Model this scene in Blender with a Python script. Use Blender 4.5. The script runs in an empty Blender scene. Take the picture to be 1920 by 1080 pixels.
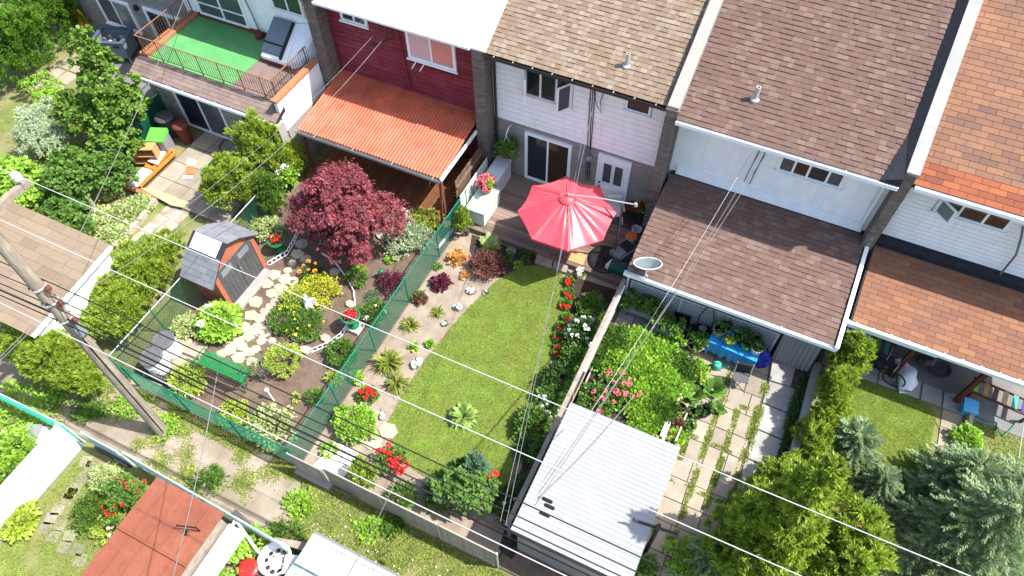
import bpy, math, random
import numpy as np
from mathutils import Matrix, Vector

# ------------------------------------------------------------------ camera, sky, sun, exposure
S = bpy.context.scene
COL = S.collection
CAM_H = 18.5
FPX = 1334.4                                   # focal length in pixels of a 1920 wide picture
def cam_axes(yaw, pitch, roll):
    f = np.array([math.sin(yaw)*math.cos(pitch), math.cos(yaw)*math.cos(pitch), -math.sin(pitch)])
    r = np.array([math.cos(yaw), -math.sin(yaw), 0.0]); u = np.cross(r, f)
    return np.stack([r*math.cos(roll)+u*math.sin(roll), -r*math.sin(roll)+u*math.cos(roll), -f], 1)
CM = cam_axes(*np.radians([-26.5713, 54.9664, -1.2029]))
cd = bpy.data.cameras.new('camera'); cam = bpy.data.objects.new('camera', cd); COL.objects.link(cam)
cd.sensor_width = 36.0; cd.lens = FPX*36/1920; cd.clip_start = 0.1; cd.clip_end = 600
mw = Matrix.Identity(4)
for i in range(3):
    for j in range(3): mw[i][j] = CM[i, j]
mw[2][3] = CAM_H
cam.matrix_world = mw; S.camera = cam

SUN = Vector((0.62, 0.21, 1.0)).normalized()
w = bpy.data.worlds.new('World'); S.world = w; w.use_nodes = True
nt = w.node_tree; bg = nt.nodes['Background']; sky = nt.nodes.new('ShaderNodeTexSky'); sky.sky_type = 'NISHITA'
sky.sun_disc = False; sky.sun_elevation = math.asin(SUN.z); sky.sun_rotation = math.atan2(SUN.x, SUN.y)
sky.air_density = 1.0; sky.dust_density = 2.2; sky.ozone_density = 1.0
bg.inputs[1].default_value = 0.15; nt.links.new(sky.outputs[0], bg.inputs[0])
sl = bpy.data.lights.new('sun', 'SUN'); sl.energy = 4.3; sl.angle = math.radians(0.53); sl.color = (1.0, 0.955, 0.89)
so = bpy.data.objects.new('sun', sl); COL.objects.link(so); so.rotation_euler = SUN.to_track_quat('Z', 'Y').to_euler()
S.view_settings.view_transform = 'Standard'; S.view_settings.look = 'None'; S.view_settings.exposure = 1.3; S.view_settings.gamma = 1.0

RNG = np.random.default_rng(7); random.seed(7)
# ------------------------------------------------------------------ site survey: picture point + known height (or wall plane) -> site metres
def ray(u, v): return CM @ np.array([(u-960)/FPX, -(v-540)/FPX, -1.0])
def G(u, v, z=0.0):
    d = ray(u, v); t = (z-CAM_H)/d[2]; return (float(t*d[0]), float(t*d[1]), float(z))
def FY(u, v, y):
    d = ray(u, v); t = y/d[1]; return (float(t*d[0]), float(y), float(CAM_H+t*d[2]))
def FX(u, v, x):
    d = ray(u, v); t = x/d[0]; return (float(x), float(t*d[1]), float(CAM_H+t*d[2]))
def seen(p, m=0):
    c = CM.T @ (np.array(p, float)-np.array([0, 0, CAM_H]))
    u, v = 960+FPX*c[0]/-c[2], 540-FPX*c[1]/-c[2]
    return -m < u < 1920+m and -m < v < 1080+m

# ------------------------------------------------------------------ materials
MATS = {}
def nodes(name):
    m = bpy.data.materials.new(name); m.use_nodes = True; MATS[name] = m
    n = m.node_tree; return m, n, n.nodes['Principled BSDF'], n.links
def lin(c):                                      # colours written as sRGB 0-255 stay readable; plain tuples < 1.5 are linear
    return tuple(c)
def add_noise(n, scale, detail=4, rough=.6, coord='Object', vec=None, stretch=None):
    tc = n.nodes.new('ShaderNodeTexCoord'); t = n.nodes.new('ShaderNodeTexNoise')
    t.inputs['Scale'].default_value = scale; t.inputs['Detail'].default_value = detail; t.inputs['Roughness'].default_value = rough
    if stretch:
        mp = n.nodes.new('ShaderNodeMapping'); mp.inputs['Scale'].default_value = stretch
        n.links.new(tc.outputs[coord], mp.inputs[0]); n.links.new(mp.outputs[0], t.inputs[0])
    else: n.links.new(tc.outputs[coord], t.inputs[0])
    return t
def ramp(n, fac, stops, interp='LINEAR'):
    r = n.nodes.new('ShaderNodeValToRGB'); r.color_ramp.interpolation = interp
    e = r.color_ramp.elements
    while len(e) < len(stops): e.new(0.5)
    for k, (p, c) in enumerate(stops): e[k].position = p; e[k].color = (*c, 1)
    n.links.new(fac, r.inputs[0]); return r
def mix(n, fac, a, b, mode='MIX'):
    x = n.nodes.new('ShaderNodeMix'); x.data_type = 'RGBA'; x.blend_type = mode
    for k, s in ((0, fac), (6, a), (7, b)):
        if isinstance(s, (int, float)): x.inputs[k].default_value = s
        elif isinstance(s, tuple): x.inputs[k].default_value = (*s, 1)
        else: n.links.new(s, x.inputs[k])
    return x.outputs[2]
def mat(name, c, rough=.7, var=.25, scale=6, metal=0, bump=0, bscale=40, stretch=None, dirt=None, dscale=1.3, damount=.5, spec=.3, coord='Object', rand=0, streak=None):
    """plain surface: base colour with blotchy variation, optional second colour in patches, optional fine relief"""
    m, n, b, l = nodes(name)
    t = add_noise(n, scale, stretch=stretch, coord=coord)
    lo = tuple(max(0, x*(1-var)) for x in c); hi = tuple(min(1, x*(1+var)) for x in c)
    col = ramp(n, t.outputs[0], [(.3, lo), (.7, hi)]).outputs[0]
    if dirt:
        t2 = add_noise(n, dscale, 6, .7, coord=coord); f = ramp(n, t2.outputs[0], [(.5-.12, (0, 0, 0)), (.66, (damount,)*3)])
        col = mix(n, f.outputs[0], col, dirt)
    if streak:
        t4 = add_noise(n, 2.2, 5, .7, coord=coord, stretch=(4, 4, .35)); f4 = ramp(n, t4.outputs[0], [(.5, (0, 0, 0)), (.72, (streak[1],)*3)]); col = mix(n, f4.outputs[0], col, streak[0])
    if rand:
        oi = n.nodes.new('ShaderNodeObjectInfo'); f = ramp(n, oi.outputs['Random'], [(0, (1-rand,)*3), (1, (1+rand,)*3)])
        col = mix(n, 1.0, col, f.outputs[0], 'MULTIPLY')
    l.new(col, b.inputs['Base Color'])
    b.inputs['Roughness'].default_value = rough; b.inputs['Metallic'].default_value = metal; b.inputs['Specular IOR Level'].default_value = spec
    if bump:
        t3 = add_noise(n, bscale, 3, coord=coord, stretch=stretch); bp = n.nodes.new('ShaderNodeBump'); bp.inputs['Strength'].default_value = bump; bp.inputs['Distance'].default_value = .02
        l.new(t3.outputs[0], bp.inputs['Height']); l.new(bp.outputs[0], b.inputs['Normal'])
    return m
def leafmat(name, cols, rough=.5, trans=.48, gain=1.6, worn=None):
    """leaf colour picked per leaf from its own random number (face attribute rnd)"""
    m, n, b, l = nodes(name)
    a = n.nodes.new('ShaderNodeAttribute'); a.attribute_name = 'rnd'
    cols = [tuple(min(.7, x*gain) for x in c) for c in cols]
    k = len(cols); r = ramp(n, a.outputs['Fac'], [(i/max(1, k-1), c) for i, c in enumerate(cols)])
    t = add_noise(n, 2.3, 2); f = ramp(n, t.outputs[0], [(.3, (.8, .8, .8)), (.7, (1.15, 1.15, 1.1))])
    col = mix(n, 1.0, r.outputs[0], f.outputs[0], 'MULTIPLY')
    if worn:
        t2 = add_noise(n, worn[1], 5, .65); f2 = ramp(n, t2.outputs[0], [(.44, (0, 0, 0)), (.66, (worn[2],)*3)]); col = mix(n, f2.outputs[0], col, worn[0])
    l.new(col, b.inputs['Base Color']); b.inputs['Roughness'].default_value = rough; b.inputs['Specular IOR Level'].default_value = .35
    tr = n.nodes.new('ShaderNodeBsdfTranslucent'); l.new(col, tr.inputs[0])
    ms = n.nodes.new('ShaderNodeMixShader'); ms.inputs[0].default_value = trans
    l.new(b.outputs[0], ms.inputs[1]); l.new(tr.outputs[0], ms.inputs[2]); l.new(ms.outputs[0], n.nodes['Material Output'].inputs[0])
    return m
def piecemat(name, cols, rough=.85, grain=.25, gscale=90, stain=None, sscale=.8, bump=.3):
    """shingles, bricks, slabs: each piece gets its own tone (rnd attribute of the mesh + the object's random number)"""
    m, n, b, l = nodes(name)
    a = n.nodes.new('ShaderNodeAttribute'); a.attribute_name = 'rnd'; oi = n.nodes.new('ShaderNodeObjectInfo')
    ad = n.nodes.new('ShaderNodeMath'); ad.operation = 'ADD'; fr = n.nodes.new('ShaderNodeMath'); fr.operation = 'FRACT'
    l.new(a.outputs['Fac'], ad.inputs[0]); l.new(oi.outputs['Random'], ad.inputs[1]); l.new(ad.outputs[0], fr.inputs[0])
    k = len(cols); r = ramp(n, fr.outputs[0], [(i/max(1, k-1), c) for i, c in enumerate(cols)])
    ge = n.nodes.new('ShaderNodeNewGeometry'); t = n.nodes.new('ShaderNodeTexNoise'); t.inputs['Scale'].default_value = gscale; l.new(ge.outputs['Position'], t.inputs[0])
    f = ramp(n, t.outputs[0], [(.3, (1-grain,)*3), (.7, (1+grain,)*3)])
    col = mix(n, 1.0, r.outputs[0], f.outputs[0], 'MULTIPLY')
    if stain:
        t2 = n.nodes.new('ShaderNodeTexNoise'); t2.inputs['Scale'].default_value = sscale; t2.inputs['Detail'].default_value = 5; l.new(ge.outputs['Position'], t2.inputs[0])
        f2 = ramp(n, t2.outputs[0], [(.5, (0, 0, 0)), (.72, (.6, .6, .6))]); col = mix(n, f2.outputs[0], col, stain)
    l.new(col, b.inputs['Base Color']); b.inputs['Roughness'].default_value = rough; b.inputs['Specular IOR Level'].default_value = .2
    if bump:
        bp = n.nodes.new('ShaderNodeBump'); bp.inputs['Strength'].default_value = bump; bp.inputs['Distance'].default_value = .01
        l.new(t.outputs[0], bp.inputs['Height']); l.new(bp.outputs[0], b.inputs['Normal'])
    return m
def glassmat(name, c=(.02, .025, .03), rough=.05):
    m, n, b, l = nodes(name); b.inputs['Base Color'].default_value = (*c, 1); b.inputs['Roughness'].default_value = rough
    b.inputs['Specular IOR Level'].default_value = .4; return m

# ------------------------------------------------------------------ mesh building
class MB:
    def __init__(s): s.v = []; s.f = []; s.r = []
    def add(s, vs, fs, rnd=None):
        o = len(s.v); s.v += [tuple(map(float, p)) for p in vs]; s.f += [tuple(i+o for i in f) for f in fs]
        q = random.random() if rnd is None else rnd
        s.r += [q]*len(fs); return s
    def box(s, x0, x1, y0, y1, z0, z1, rnd=None):
        return s.add([(x0, y0, z0), (x1, y0, z0), (x1, y1, z0), (x0, y1, z0), (x0, y0, z1), (x1, y0, z1), (x1, y1, z1), (x0, y1, z1)],
                     [(3, 2, 1, 0), (4, 5, 6, 7), (0, 1, 5, 4), (1, 2, 6, 5), (2, 3, 7, 6), (3, 0, 4, 7)], rnd)
    def obox(s, c, size, M3=None, rnd=None):
        """box about centre c with size and a 3x3 rotation"""
        h = np.array(size)/2; P = np.array([[x, y, z] for z in (-1, 1) for y in (-1, 1) for x in (-1, 1)])*h
        if M3 is not None: P = P @ np.array(M3).T
        P = P+np.array(c)
        return s.add(P, [(0, 2, 3, 1), (4, 5, 7, 6), (0, 1, 5, 4), (1, 3, 7, 5), (3, 2, 6, 7), (2, 0, 4, 6)], rnd)
    def bar(s, a, b, wd, th, up=(0, 0, 1)):
        """square bar from a to b: wd sideways, th along up"""
        a, b = np.array(a, float), np.array(b, float); d = b-a; L = np.linalg.norm(d); d = d/L
        up = np.array(up, float)
        if abs(d @ up) > .98: up = np.array([0, 1, 0.])
        x = np.cross(d, up); x /= np.linalg.norm(x); z = np.cross(x, d)
        return s.obox((a+b)/2, (wd, L, th), np.stack([x, d, z], 1))
    def prism(s, poly, z0, z1, rnd=None):
        n = len(poly); z0 = [z0]*n if np.isscalar(z0) else z0; z1 = [z1]*n if np.isscalar(z1) else z1
        vs = [(p[0], p[1], z0[i]) for i, p in enumerate(poly)]+[(p[0], p[1], z1[i]) for i, p in enumerate(poly)]
        A = sum(poly[i][0]*poly[(i+1) % n][1]-poly[(i+1) % n][0]*poly[i][1] for i in range(n))
        fs = [tuple(range(n-1, -1, -1)), tuple(range(n, 2*n))]+[(i, (i+1) % n, n+(i+1) % n, n+i) for i in range(n)]
        if A < 0: fs = [tuple(reversed(f)) for f in fs]
        return s.add(vs, fs, rnd)
    def xprism(s, prof, x0, x1, rnd=None):
        """profile of (y, z) points extruded along x"""
        n = len(prof); vs = [(x0, y, z) for y, z in prof]+[(x1, y, z) for y, z in prof]
        A = sum(prof[i][0]*prof[(i+1) % n][1]-prof[(i+1) % n][0]*prof[i][1] for i in range(n))
        fs = [tuple(range(n-1, -1, -1)), tuple(range(n, 2*n))]+[(i, (i+1) % n, n+(i+1) % n, n+i) for i in range(n)]
        if A < 0: fs = [tuple(reversed(f)) for f in fs]
        return s.add(vs, fs, rnd)
    def tube(s, path, r, n=6, caps=True, rnd=None):
        P = [np.array(p, float) for p in path]; R = [r]*len(P) if np.isscalar(r) else r; vs = []; fs = []
        up = np.array([0, 0, 1.]); X = None
        for i, p in enumerate(P):
            d = P[min(i+1, len(P)-1)]-P[max(i-1, 0)]; d = d/(np.linalg.norm(d)+1e-9)
            if X is None:
                X = np.cross(d, up)
                if np.linalg.norm(X) < .05: X = np.array([1., 0, 0])
            X = X-d*(X @ d); X /= np.linalg.norm(X); Y = np.cross(d, X)
            for k in range(n):
                a = 2*math.pi*k/n; vs.append(p+R[i]*(math.cos(a)*X+math.sin(a)*Y))
        for i in range(len(P)-1):
            for k in range(n): fs.append((i*n+k, i*n+(k+1) % n, (i+1)*n+(k+1) % n, (i+1)*n+k))
        if caps: fs += [tuple(range(n-1, -1, -1)), tuple(range((len(P)-1)*n, len(P)*n))]
        return s.add(vs, fs, rnd)
    def lathe(s, prof, c=(0, 0, 0), n=20, rnd=None, closed=True):
        """profile of (radius, z) from bottom to top about a vertical axis"""
        vs = []; fs = []; m = len(prof)
        for r, z in prof:
            for k in range(n): a = 2*math.pi*k/n; vs.append((c[0]+r*math.cos(a), c[1]+r*math.sin(a), c[2]+z))
        for i in range(m-1):
            for k in range(n): fs.append((i*n+k, i*n+(k+1) % n, (i+1)*n+(k+1) % n, (i+1)*n+k))
        if closed: fs += [tuple(range(n-1, -1, -1)), tuple(range((m-1)*n, m*n))]
        return s.add(vs, fs, rnd)
    def mesh(s, name, smooth=False):
        me = bpy.data.meshes.new(name); me.from_pydata(s.v, [], s.f)
        at = me.attributes.new('rnd', 'FLOAT', 'FACE'); at.data.foreach_set('value', np.array(s.r, np.float32))
        if smooth: me.polygons.foreach_set('use_smooth', np.ones(len(s.f), bool))
        me.update(); return me
    def build(s, name, m, parent=None, smooth=False, **tags):
        return link(name, s.mesh(name, smooth), m, parent, **tags)
def link(name, me, m, parent=None, loc=None, rot=None, scl=None, **tags):
    if m is not None and not me.materials: me.materials.append(MATS[m] if isinstance(m, str) else m)
    o = bpy.data.objects.new(name, me); COL.objects.link(o)
    if parent is not None: o.parent = parent
    if loc is not None: o.location = loc
    if rot is not None: o.rotation_euler = rot
    if scl is not None: o.scale = scl
    for k, v in tags.items(): o[k] = v
    return o
def thing(name, label, cat, loc=(0, 0, 0), rz=0, group=None):
    o = bpy.data.objects.new(name, None); COL.objects.link(o); o.location = loc; o.rotation_euler = (0, 0, rz)
    o.empty_display_size = .2; o['label'] = label; o['category'] = cat
    if group: o['group'] = group
    return o
def npmesh(name, V, quads, rnd):
    """V (n,3), quads (m,k) index array, rnd (m,)"""
    me = bpy.data.meshes.new(name); nv = len(V); nf, k = quads.shape
    me.vertices.add(nv); me.vertices.foreach_set('co', np.ascontiguousarray(V, np.float32).ravel())
    me.loops.add(nf*k); me.loops.foreach_set('vertex_index', np.ascontiguousarray(quads, np.int32).ravel())
    me.polygons.add(nf); me.polygons.foreach_set('loop_start', np.arange(0, nf*k, k, dtype=np.int32))
    at = me.attributes.new('rnd', 'FLOAT', 'FACE'); at.data.foreach_set('value', np.ascontiguousarray(rnd, np.float32))
    me.update(calc_edges=True); return me
def unit(a): return a/(np.linalg.norm(a, axis=-1, keepdims=True)+1e-9)
def leaf_mesh(name, P, D, N, L, W, seg=2, prof=None, droop=0.0, fold=.15, rnd=None):
    """n leaf strips: base P, direction D, face normal N, length L, half width W"""
    n = len(P); D = unit(D); Sd = unit(np.cross(D, N)); Nn = np.cross(Sd, D)
    L = np.broadcast_to(L, (n,)); W = np.broadcast_to(W, (n,)); dr = np.broadcast_to(droop, (n,))
    if rnd is None: rnd = RNG.random(n)
    if seg == 1:                                          # kite: base, two sides, tip
        V = np.empty((n, 4, 3)); mid = P+D*(L*.5)[:, None]-np.array([0, 0, 1.])*(dr*L*.25)[:, None]
        V[:, 0] = P; V[:, 1] = mid+Sd*W[:, None]+Nn*(fold*W)[:, None]; V[:, 3] = mid-Sd*W[:, None]+Nn*(fold*W)[:, None]
        V[:, 2] = P+D*L[:, None]-np.array([0, 0, 1.])*(dr*L)[:, None]
        i = np.arange(n)[:, None]*4
        q = np.concatenate([i+np.array([[0, 3, 2]]), i+np.array([[0, 2, 1]])], 0)
        return npmesh(name, V.reshape(-1, 3), q, np.concatenate([rnd, rnd]))
    prof = prof or [.25, 1, .8, .05][:seg+1]
    ts = np.linspace(0, 1, seg+1); V = np.empty((n, seg+1, 2, 3))
    for k, t in enumerate(ts):
        c = P+D*(L*t)[:, None]-np.array([0, 0, 1.])*(dr*L*t*t)[:, None]
        V[:, k, 0] = c+Sd*(W*prof[k])[:, None]; V[:, k, 1] = c-Sd*(W*prof[k])[:, None]
    i = np.arange(n)[:, None]*(2*(seg+1)); q = np.concatenate([i+np.array([[2*k+1, 2*k+3, 2*k+2, 2*k]]) for k in range(seg)], 0)
    return npmesh(name, V.reshape(-1, 3), q, np.tile(rnd, seg))
def rdir(n):
    return unit(RNG.normal(size=(n, 3)))
def clump_points(blobs, n, clumps=60, cr=.28, inner=.35, zmin=None):
    """points gathered in clumps over the outer shell of ellipsoid blobs [(centre, radii)]; returns points and outward normals"""
    A = np.array([b[1][0]*b[1][1]+b[1][0]*b[1][2]+b[1][1]*b[1][2] for b in blobs]); A = A/A.sum()
    Ps, Ns = [], []
    for (c, r), a in zip(blobs, A):
        c = np.array(c, float); r = np.array(r, float); k = max(4, int(clumps*a)); m = max(8, int(n*a))
        d = rdir(k); d[:, 2] = np.where(d[:, 2] < -.35, -d[:, 2], d[:, 2])
        rad = inner+(1-inner)*RNG.random((k, 1))**.5
        cc = d*rad; idx = RNG.integers(0, k, m)
        q = cc[idx]+rdir(m)*(cr*RNG.random((m, 1))**.6*(.5+RNG.random((k, 1))[idx]))
        nn = unit(q/r+1e-6+(q-cc[idx])*1.2)
        Ps.append(c+q*r); Ns.append(nn)
    P = np.concatenate(Ps); N = np.concatenate(Ns)
    if zmin is not None: k = P[:, 2] > zmin; P, N = P[k], N[k]
    return P, N
# ------------------------------------------------------------------ the materials of the place
mat('white_siding', (.84, .85, .85), .55, .04, 2.0, dirt=(.66, .65, .62), damount=.3, dscale=1.1, streak=((.58, .57, .54), .35))
mat('white_paint', (.80, .81, .82), .5, .05, 4)
mat('white_stucco', (.84, .85, .86), .8, .05, 3, bump=.35, bscale=45, streak=((.62, .62, .61), .35))
mat('white_metal', (.34, .345, .35), .4, .05, 2, dirt=(.27, .265, .26), damount=.35, dscale=.9)
mat('red_siding', (.155, .014, .028), .6, .3, 1.6, dirt=(.32, .13, .15), dscale=2.4, damount=.18, stretch=(.4, 1, 6))
mat('red_metal', (.40, .078, .034), .55, .3, 1.2, streak=((.30, .055, .03), .5), dirt=(.42, .19, .12), dscale=2.5, damount=.3)
mat('rust_metal', (.18, .054, .03), .6, .25, 1.4, streak=((.11, .04, .03), .6), dirt=(.24, .085, .045), dscale=.9, damount=.6)
mat('mortar', (.30, .275, .25), .95, .2, 20)
mat('dark_gutter', (.035, .03, .03), .5, .2, 5)
mat('grey_metal', (.36, .35, .34), .4, .12, 3, metal=.3, dirt=(.22, .2, .19), damount=.3)
mat('cap_metal', (.15, .125, .115), .85, .1, 2, dirt=(.3, .26, .24), damount=.4)
mat('pale_metal', (.25, .25, .24), .75, .06, 2, dirt=(.42, .42, .4), damount=.3)
mat('dark_felt', (.02, .022, .028), .9, .3, 8, bump=.2)
mat('slate_paint', (.045, .055, .07), .7, .2, 3)
mat('brown_paint', (.13, .055, .035), .7, .25, 4, stretch=(1, 1, 4))
mat('red_brown', (.12, .03, .018), .75, .25, 3)
mat('orange_wood', (.34, .14, .06), .7, .22, 5, stretch=(1, 6, 1), dirt=(.3, .13, .07), damount=.4)
mat('pine_wood', (.45, .24, .10), .7, .2, 4, stretch=(1, 5, 1))
mat('plywood', (.44, .31, .175), .75, .15, 3, stretch=(5, 1, 1), dirt=(.5, .3, .15), damount=.4)
mat('grey_wood', (.24, .20, .165), .85, .3, 4, stretch=(1, 1, 6), bump=.3, bscale=30)
mat('deck_wood', (.165, .115, .09), .8, .32, 3, stretch=(2, 14, 2), dirt=(.26, .20, .165), dscale=1.2, damount=.5, rand=.32, coord='Generated')
mat('dark_deck', (.13, .05, .022), .7, .3, 3, stretch=(14, 2, 2), rand=.2)
mat('fence_wood', (.12, .075, .05), .85, .3, 3, stretch=(3, 3, .6), rand=.25)
mat('pole_wood', (.255, .215, .17), .9, .3, 5, stretch=(3, 3, .35), bump=.5, bscale=18, dirt=(.15, .12, .1), dscale=2, damount=.5)
mat('concrete', (.28, .26, .23), .9, .18, 1.6, bump=.2, bscale=50, dirt=(.27, .24, .2), dscale=1.1, damount=.6)
mat('slab', (.26, .228, .18), .9, .18, 2.2, bump=.25, bscale=40, dirt=(.20, .165, .12), dscale=1.6, damount=.6, rand=.16)
mat('grey_slab', (.27, .265, .255), .92, .2, 2.5, bump=.4, bscale=30, dirt=(.2, .19, .17), dscale=2, damount=.5, rand=.12)
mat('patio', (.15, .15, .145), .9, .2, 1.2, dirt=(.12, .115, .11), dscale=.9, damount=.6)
mat('flagstone', (.32, .28, .215), .9, .16, 3, bump=.5, bscale=12, dirt=(.36, .3, .22), dscale=2, damount=.5, rand=.15)
mat('stone_edge', (.30, .26, .21), .9, .25, 4, bump=.5, bscale=14, rand=.2)
mat('alley_concrete', (.26, .225, .18), .95, .25, 1.1, bump=.35, bscale=30, dirt=(.17, .135, .095), dscale=.9, damount=.95)
mat('sandy_soil', (.26, .215, .168), 1, .2, 2.5, bump=.8, bscale=22, dirt=(.15, .115, .085), dscale=1.4, damount=.7)
mat('brown_soil', (.095, .066, .048), 1, .35, 3, bump=1, bscale=22, dirt=(.16, .12, .09), dscale=1.2, damount=.6)
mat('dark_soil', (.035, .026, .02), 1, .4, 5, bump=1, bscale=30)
mat('turf', (.13, .20, .035), 1, .3, 2, bump=.6, bscale=60, dirt=(.19, .165, .06), dscale=.9, damount=.5)
mat('wild_turf', (.12, .15, .042), 1, .35, 2, bump=.8, bscale=40, dirt=(.22, .18, .1), dscale=1.1, damount=.8)
mat('far_ground', (.12, .13, .05), 1, .3, .5)
mat('bark', (.16, .12, .09), .95, .35, 8, stretch=(2, 2, .4), bump=.6, bscale=20)
mat('green_vinyl', (.008, .13, .075), .45, .15, 6)
mat('dark_green', (.006, .07, .04), .5, .2, 5)
mat('mint_metal', (.42, .62, .56), .5, .12, 4)
mat('steel_wire', (.30, .295, .28), .5, .15, 8, metal=.4)
mat('galvanized', (.45, .45, .44), .45, .12, 6, metal=.4)
mat('tan_slat', (.27, .235, .185), .8, .2, 4, rand=.15)
mat('white_slat', (.50, .51, .52), .6, .05, 4)
mat('iron', (.06, .035, .025), .7, .3, 6, dirt=(.2, .085, .05), damount=.6)
mat('rail_paint', (.20, .10, .06), .6, .2, 5)
mat('black_cable', (.012, .012, .013), .5, .2, 6)
mat('white_cable', (.36, .36, .36), .4, .05, 6)
mat('grey_cable', (.14, .137, .135), .5, .3, 5)
mat('black_plastic', (.012, .012, .014), .45, .3, 6)
mat('dark_grey_plastic', (.06, .063, .07), .5, .2, 5)
mat('grey_plastic', (.20, .21, .225), .5, .12, 4)
mat('tub_blue', (.06, .085, .125), .5, .15, 4)
mat('tub_grey', (.14, .165, .19), .6, .12, 4)
mat('lid_grey', (.085, .087, .09), .6, .15, 5)
mat('white_plastic', (.58, .59, .60), .4, .04, 4, dirt=(.6, .6, .57), damount=.3)
mat('green_lid', (.10, .52, .055), .4, .08, 4)
mat('teal_plastic', (.04, .36, .26), .4, .1, 4)
mat('lime_plastic', (.22, .50, .06), .4, .1, 4)
mat('orange_plastic', (.62, .16, .03), .45, .1, 4)
mat('terracotta', (.42, .19, .11), .8, .15, 5)
mat('taupe_pot', (.26, .19, .145), .7, .15, 5)
mat('blue_tarp', (.015, .22, .50), .45, .12, 3, bump=.3, bscale=6)
mat('deep_blue', (.012, .03, .34), .5, .2, 4)
mat('sky_blue_plastic', (.10, .42, .70), .5, .06, 4)
mat('yellow_hose', (.62, .30, .015), .5, .15, 5)
mat('green_hose', (.01, .16, .10), .5, .1, 5)
mat('green_paint', (.012, .17, .05), .4, .12, 6)
mat('jade_glaze', (.012, .15, .065), .25, .15, 5)
mat('salmon_paint', (.36, .115, .065), .6, .12, 3, dirt=(.28, .08, .045), damount=.4)
mat('shed_door', (.062, .062, .062), .6, .2, 4, stretch=(1, 4, 1), dirt=(.1, .1, .1), damount=.5)
mat('chalk_white', (.52, .51, .49), .7, .05, 8)
mat('cloth_white', (.72, .73, .80), .9, .06, 3, bump=.4, bscale=7)
mat('cream_cloth', (.68, .60, .42), .9, .1, 4)
mat('red_flower', (.60, .015, .015), .6, .3, 40)
mat('pink_flower', (.72, .12, .20), .6, .35, 40)
mat('white_flower', (.78, .76, .74), .6, .12, 40)
mat('orange_flower', (.75, .26, .02), .6, .3, 40)
mat('yellow_flower', (.80, .62, .05), .6, .2, 40)
mat('blue_flower', (.25, .25, .55), .6, .2, 40)
mat('dish_grey', (.125, .155, .162), .5, .08, 2)
mat('carpet_green', (.085, .27, .09), .95, .12, 1.6, bump=.3, bscale=200, dirt=(.05, .22, .065), dscale=2.5, damount=.5)
mat('bed_timber', (.33, .295, .245), .85, .2, 4, dirt=(.36, .3, .24), damount=.5)
mat('straw', (.45, .33, .17), .9, .3, 20)
mat('mulch_red', (.26, .09, .05), 1, .4, 16, bump=1, bscale=40)
mat('rust_stain', (.42, .14, .05), .9, .3, 9)
mat('fur_tabby', (.13, .105, .085), .95, .4, 14, stretch=(5, 1, 1), dirt=(.04, .035, .03), dscale=9, damount=.7)
mat('fur_white', (.6, .57, .54), .95, .1, 14)
mat('red_vinyl', (.62, .02, .02), .4, .08, 4)
mat('bike_blue', (.02, .05, .16), .35, .2, 5)
mat('rubber', (.02, .02, .02), .8, .2, 5)
mat('floral_cloth', (.70, .72, .72), .8, .05, 3, dirt=(.03, .40, .33), dscale=7, damount=1.0)
glassmat('glass_dull', (.022, .03, .026), .4); glassmat('glass'); glassmat('glass_brown', (.05, .025, .015)); glassmat('glass_pale', (.16, .19, .20), .12); glassmat('glass_grey', (.07, .08, .09), .2)
def canopy_cloth():
    m, n, b, l = nodes('umbrella_cloth'); t = add_noise(n, 3, 3)
    c = ramp(n, t.outputs[0], [(.3, (.68, .045, .07)), (.7, (.76, .06, .085))]).outputs[0]; l.new(c, b.inputs['Base Color']); b.inputs['Roughness'].default_value = .42; b.inputs['Specular IOR Level'].default_value = .7; b.inputs['Sheen Weight'].default_value = .35; b.inputs['Sheen Roughness'].default_value = .4
    tr = n.nodes.new('ShaderNodeBsdfTranslucent'); l.new(c, tr.inputs[0]); ms = n.nodes.new('ShaderNodeMixShader'); ms.inputs[0].default_value = .12
    l.new(b.outputs[0], ms.inputs[1]); l.new(tr.outputs[0], ms.inputs[2]); l.new(ms.outputs[0], n.nodes['Material Output'].inputs[0])
canopy_cloth()
def blind_reflect_mat():  # striped pane colour holds the pink blinds and a painted reflection together
    m, n, b, l = nodes('pink_blind_reflect'); tc = n.nodes.new('ShaderNodeTexCoord'); wv = n.nodes.new('ShaderNodeTexWave'); wv.wave_type = 'BANDS'; wv.bands_direction = 'Z'
    wv.inputs['Scale'].default_value = 9; l.new(tc.outputs['Object'], wv.inputs[0])
    c = ramp(n, wv.outputs[0], [(.2, (.48, .18, .15)), (.6, (.62, .30, .26))]).outputs[0]; l.new(c, b.inputs['Base Color']); b.inputs['Roughness'].default_value = .2
blind_reflect_mat()
mat('pale_blind_reflect', (.60, .42, .42), .25, .08, 3)  # pale pink pane: blind and coloured reflection painted as one tone
piecemat('tan_shingle', [(0.206, 0.148, 0.099), (0.159, 0.114, 0.078), (0.185, 0.137, 0.097), (0.224, 0.178, 0.133), (0.168, 0.116, 0.079), (0.237, 0.195, 0.148), (0.194, 0.137, 0.093)], stain=(.17, .12, .085))
piecemat('brown_shingle', [(0.113, 0.072, 0.059), (0.123, 0.077, 0.064), (0.106, 0.067, 0.055), (0.127, 0.080, 0.066), (0.154, 0.106, 0.086), (0.110, 0.069, 0.057), (0.119, 0.075, 0.062)])
piecemat('orange_shingle', [(0.204, 0.105, 0.061), (0.170, 0.087, 0.056), (0.190, 0.098, 0.059), (0.224, 0.115, 0.066), (0.136, 0.074, 0.053), (0.211, 0.109, 0.062), (0.116, 0.070, 0.056)], stain=(.13, .08, .062), sscale=1.2)
piecemat('fresh_shingle', [(0.256, 0.083, 0.038), (0.224, 0.068, 0.033), (0.272, 0.094, 0.041), (0.192, 0.061, 0.033), (0.152, 0.054, 0.033)])
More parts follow.
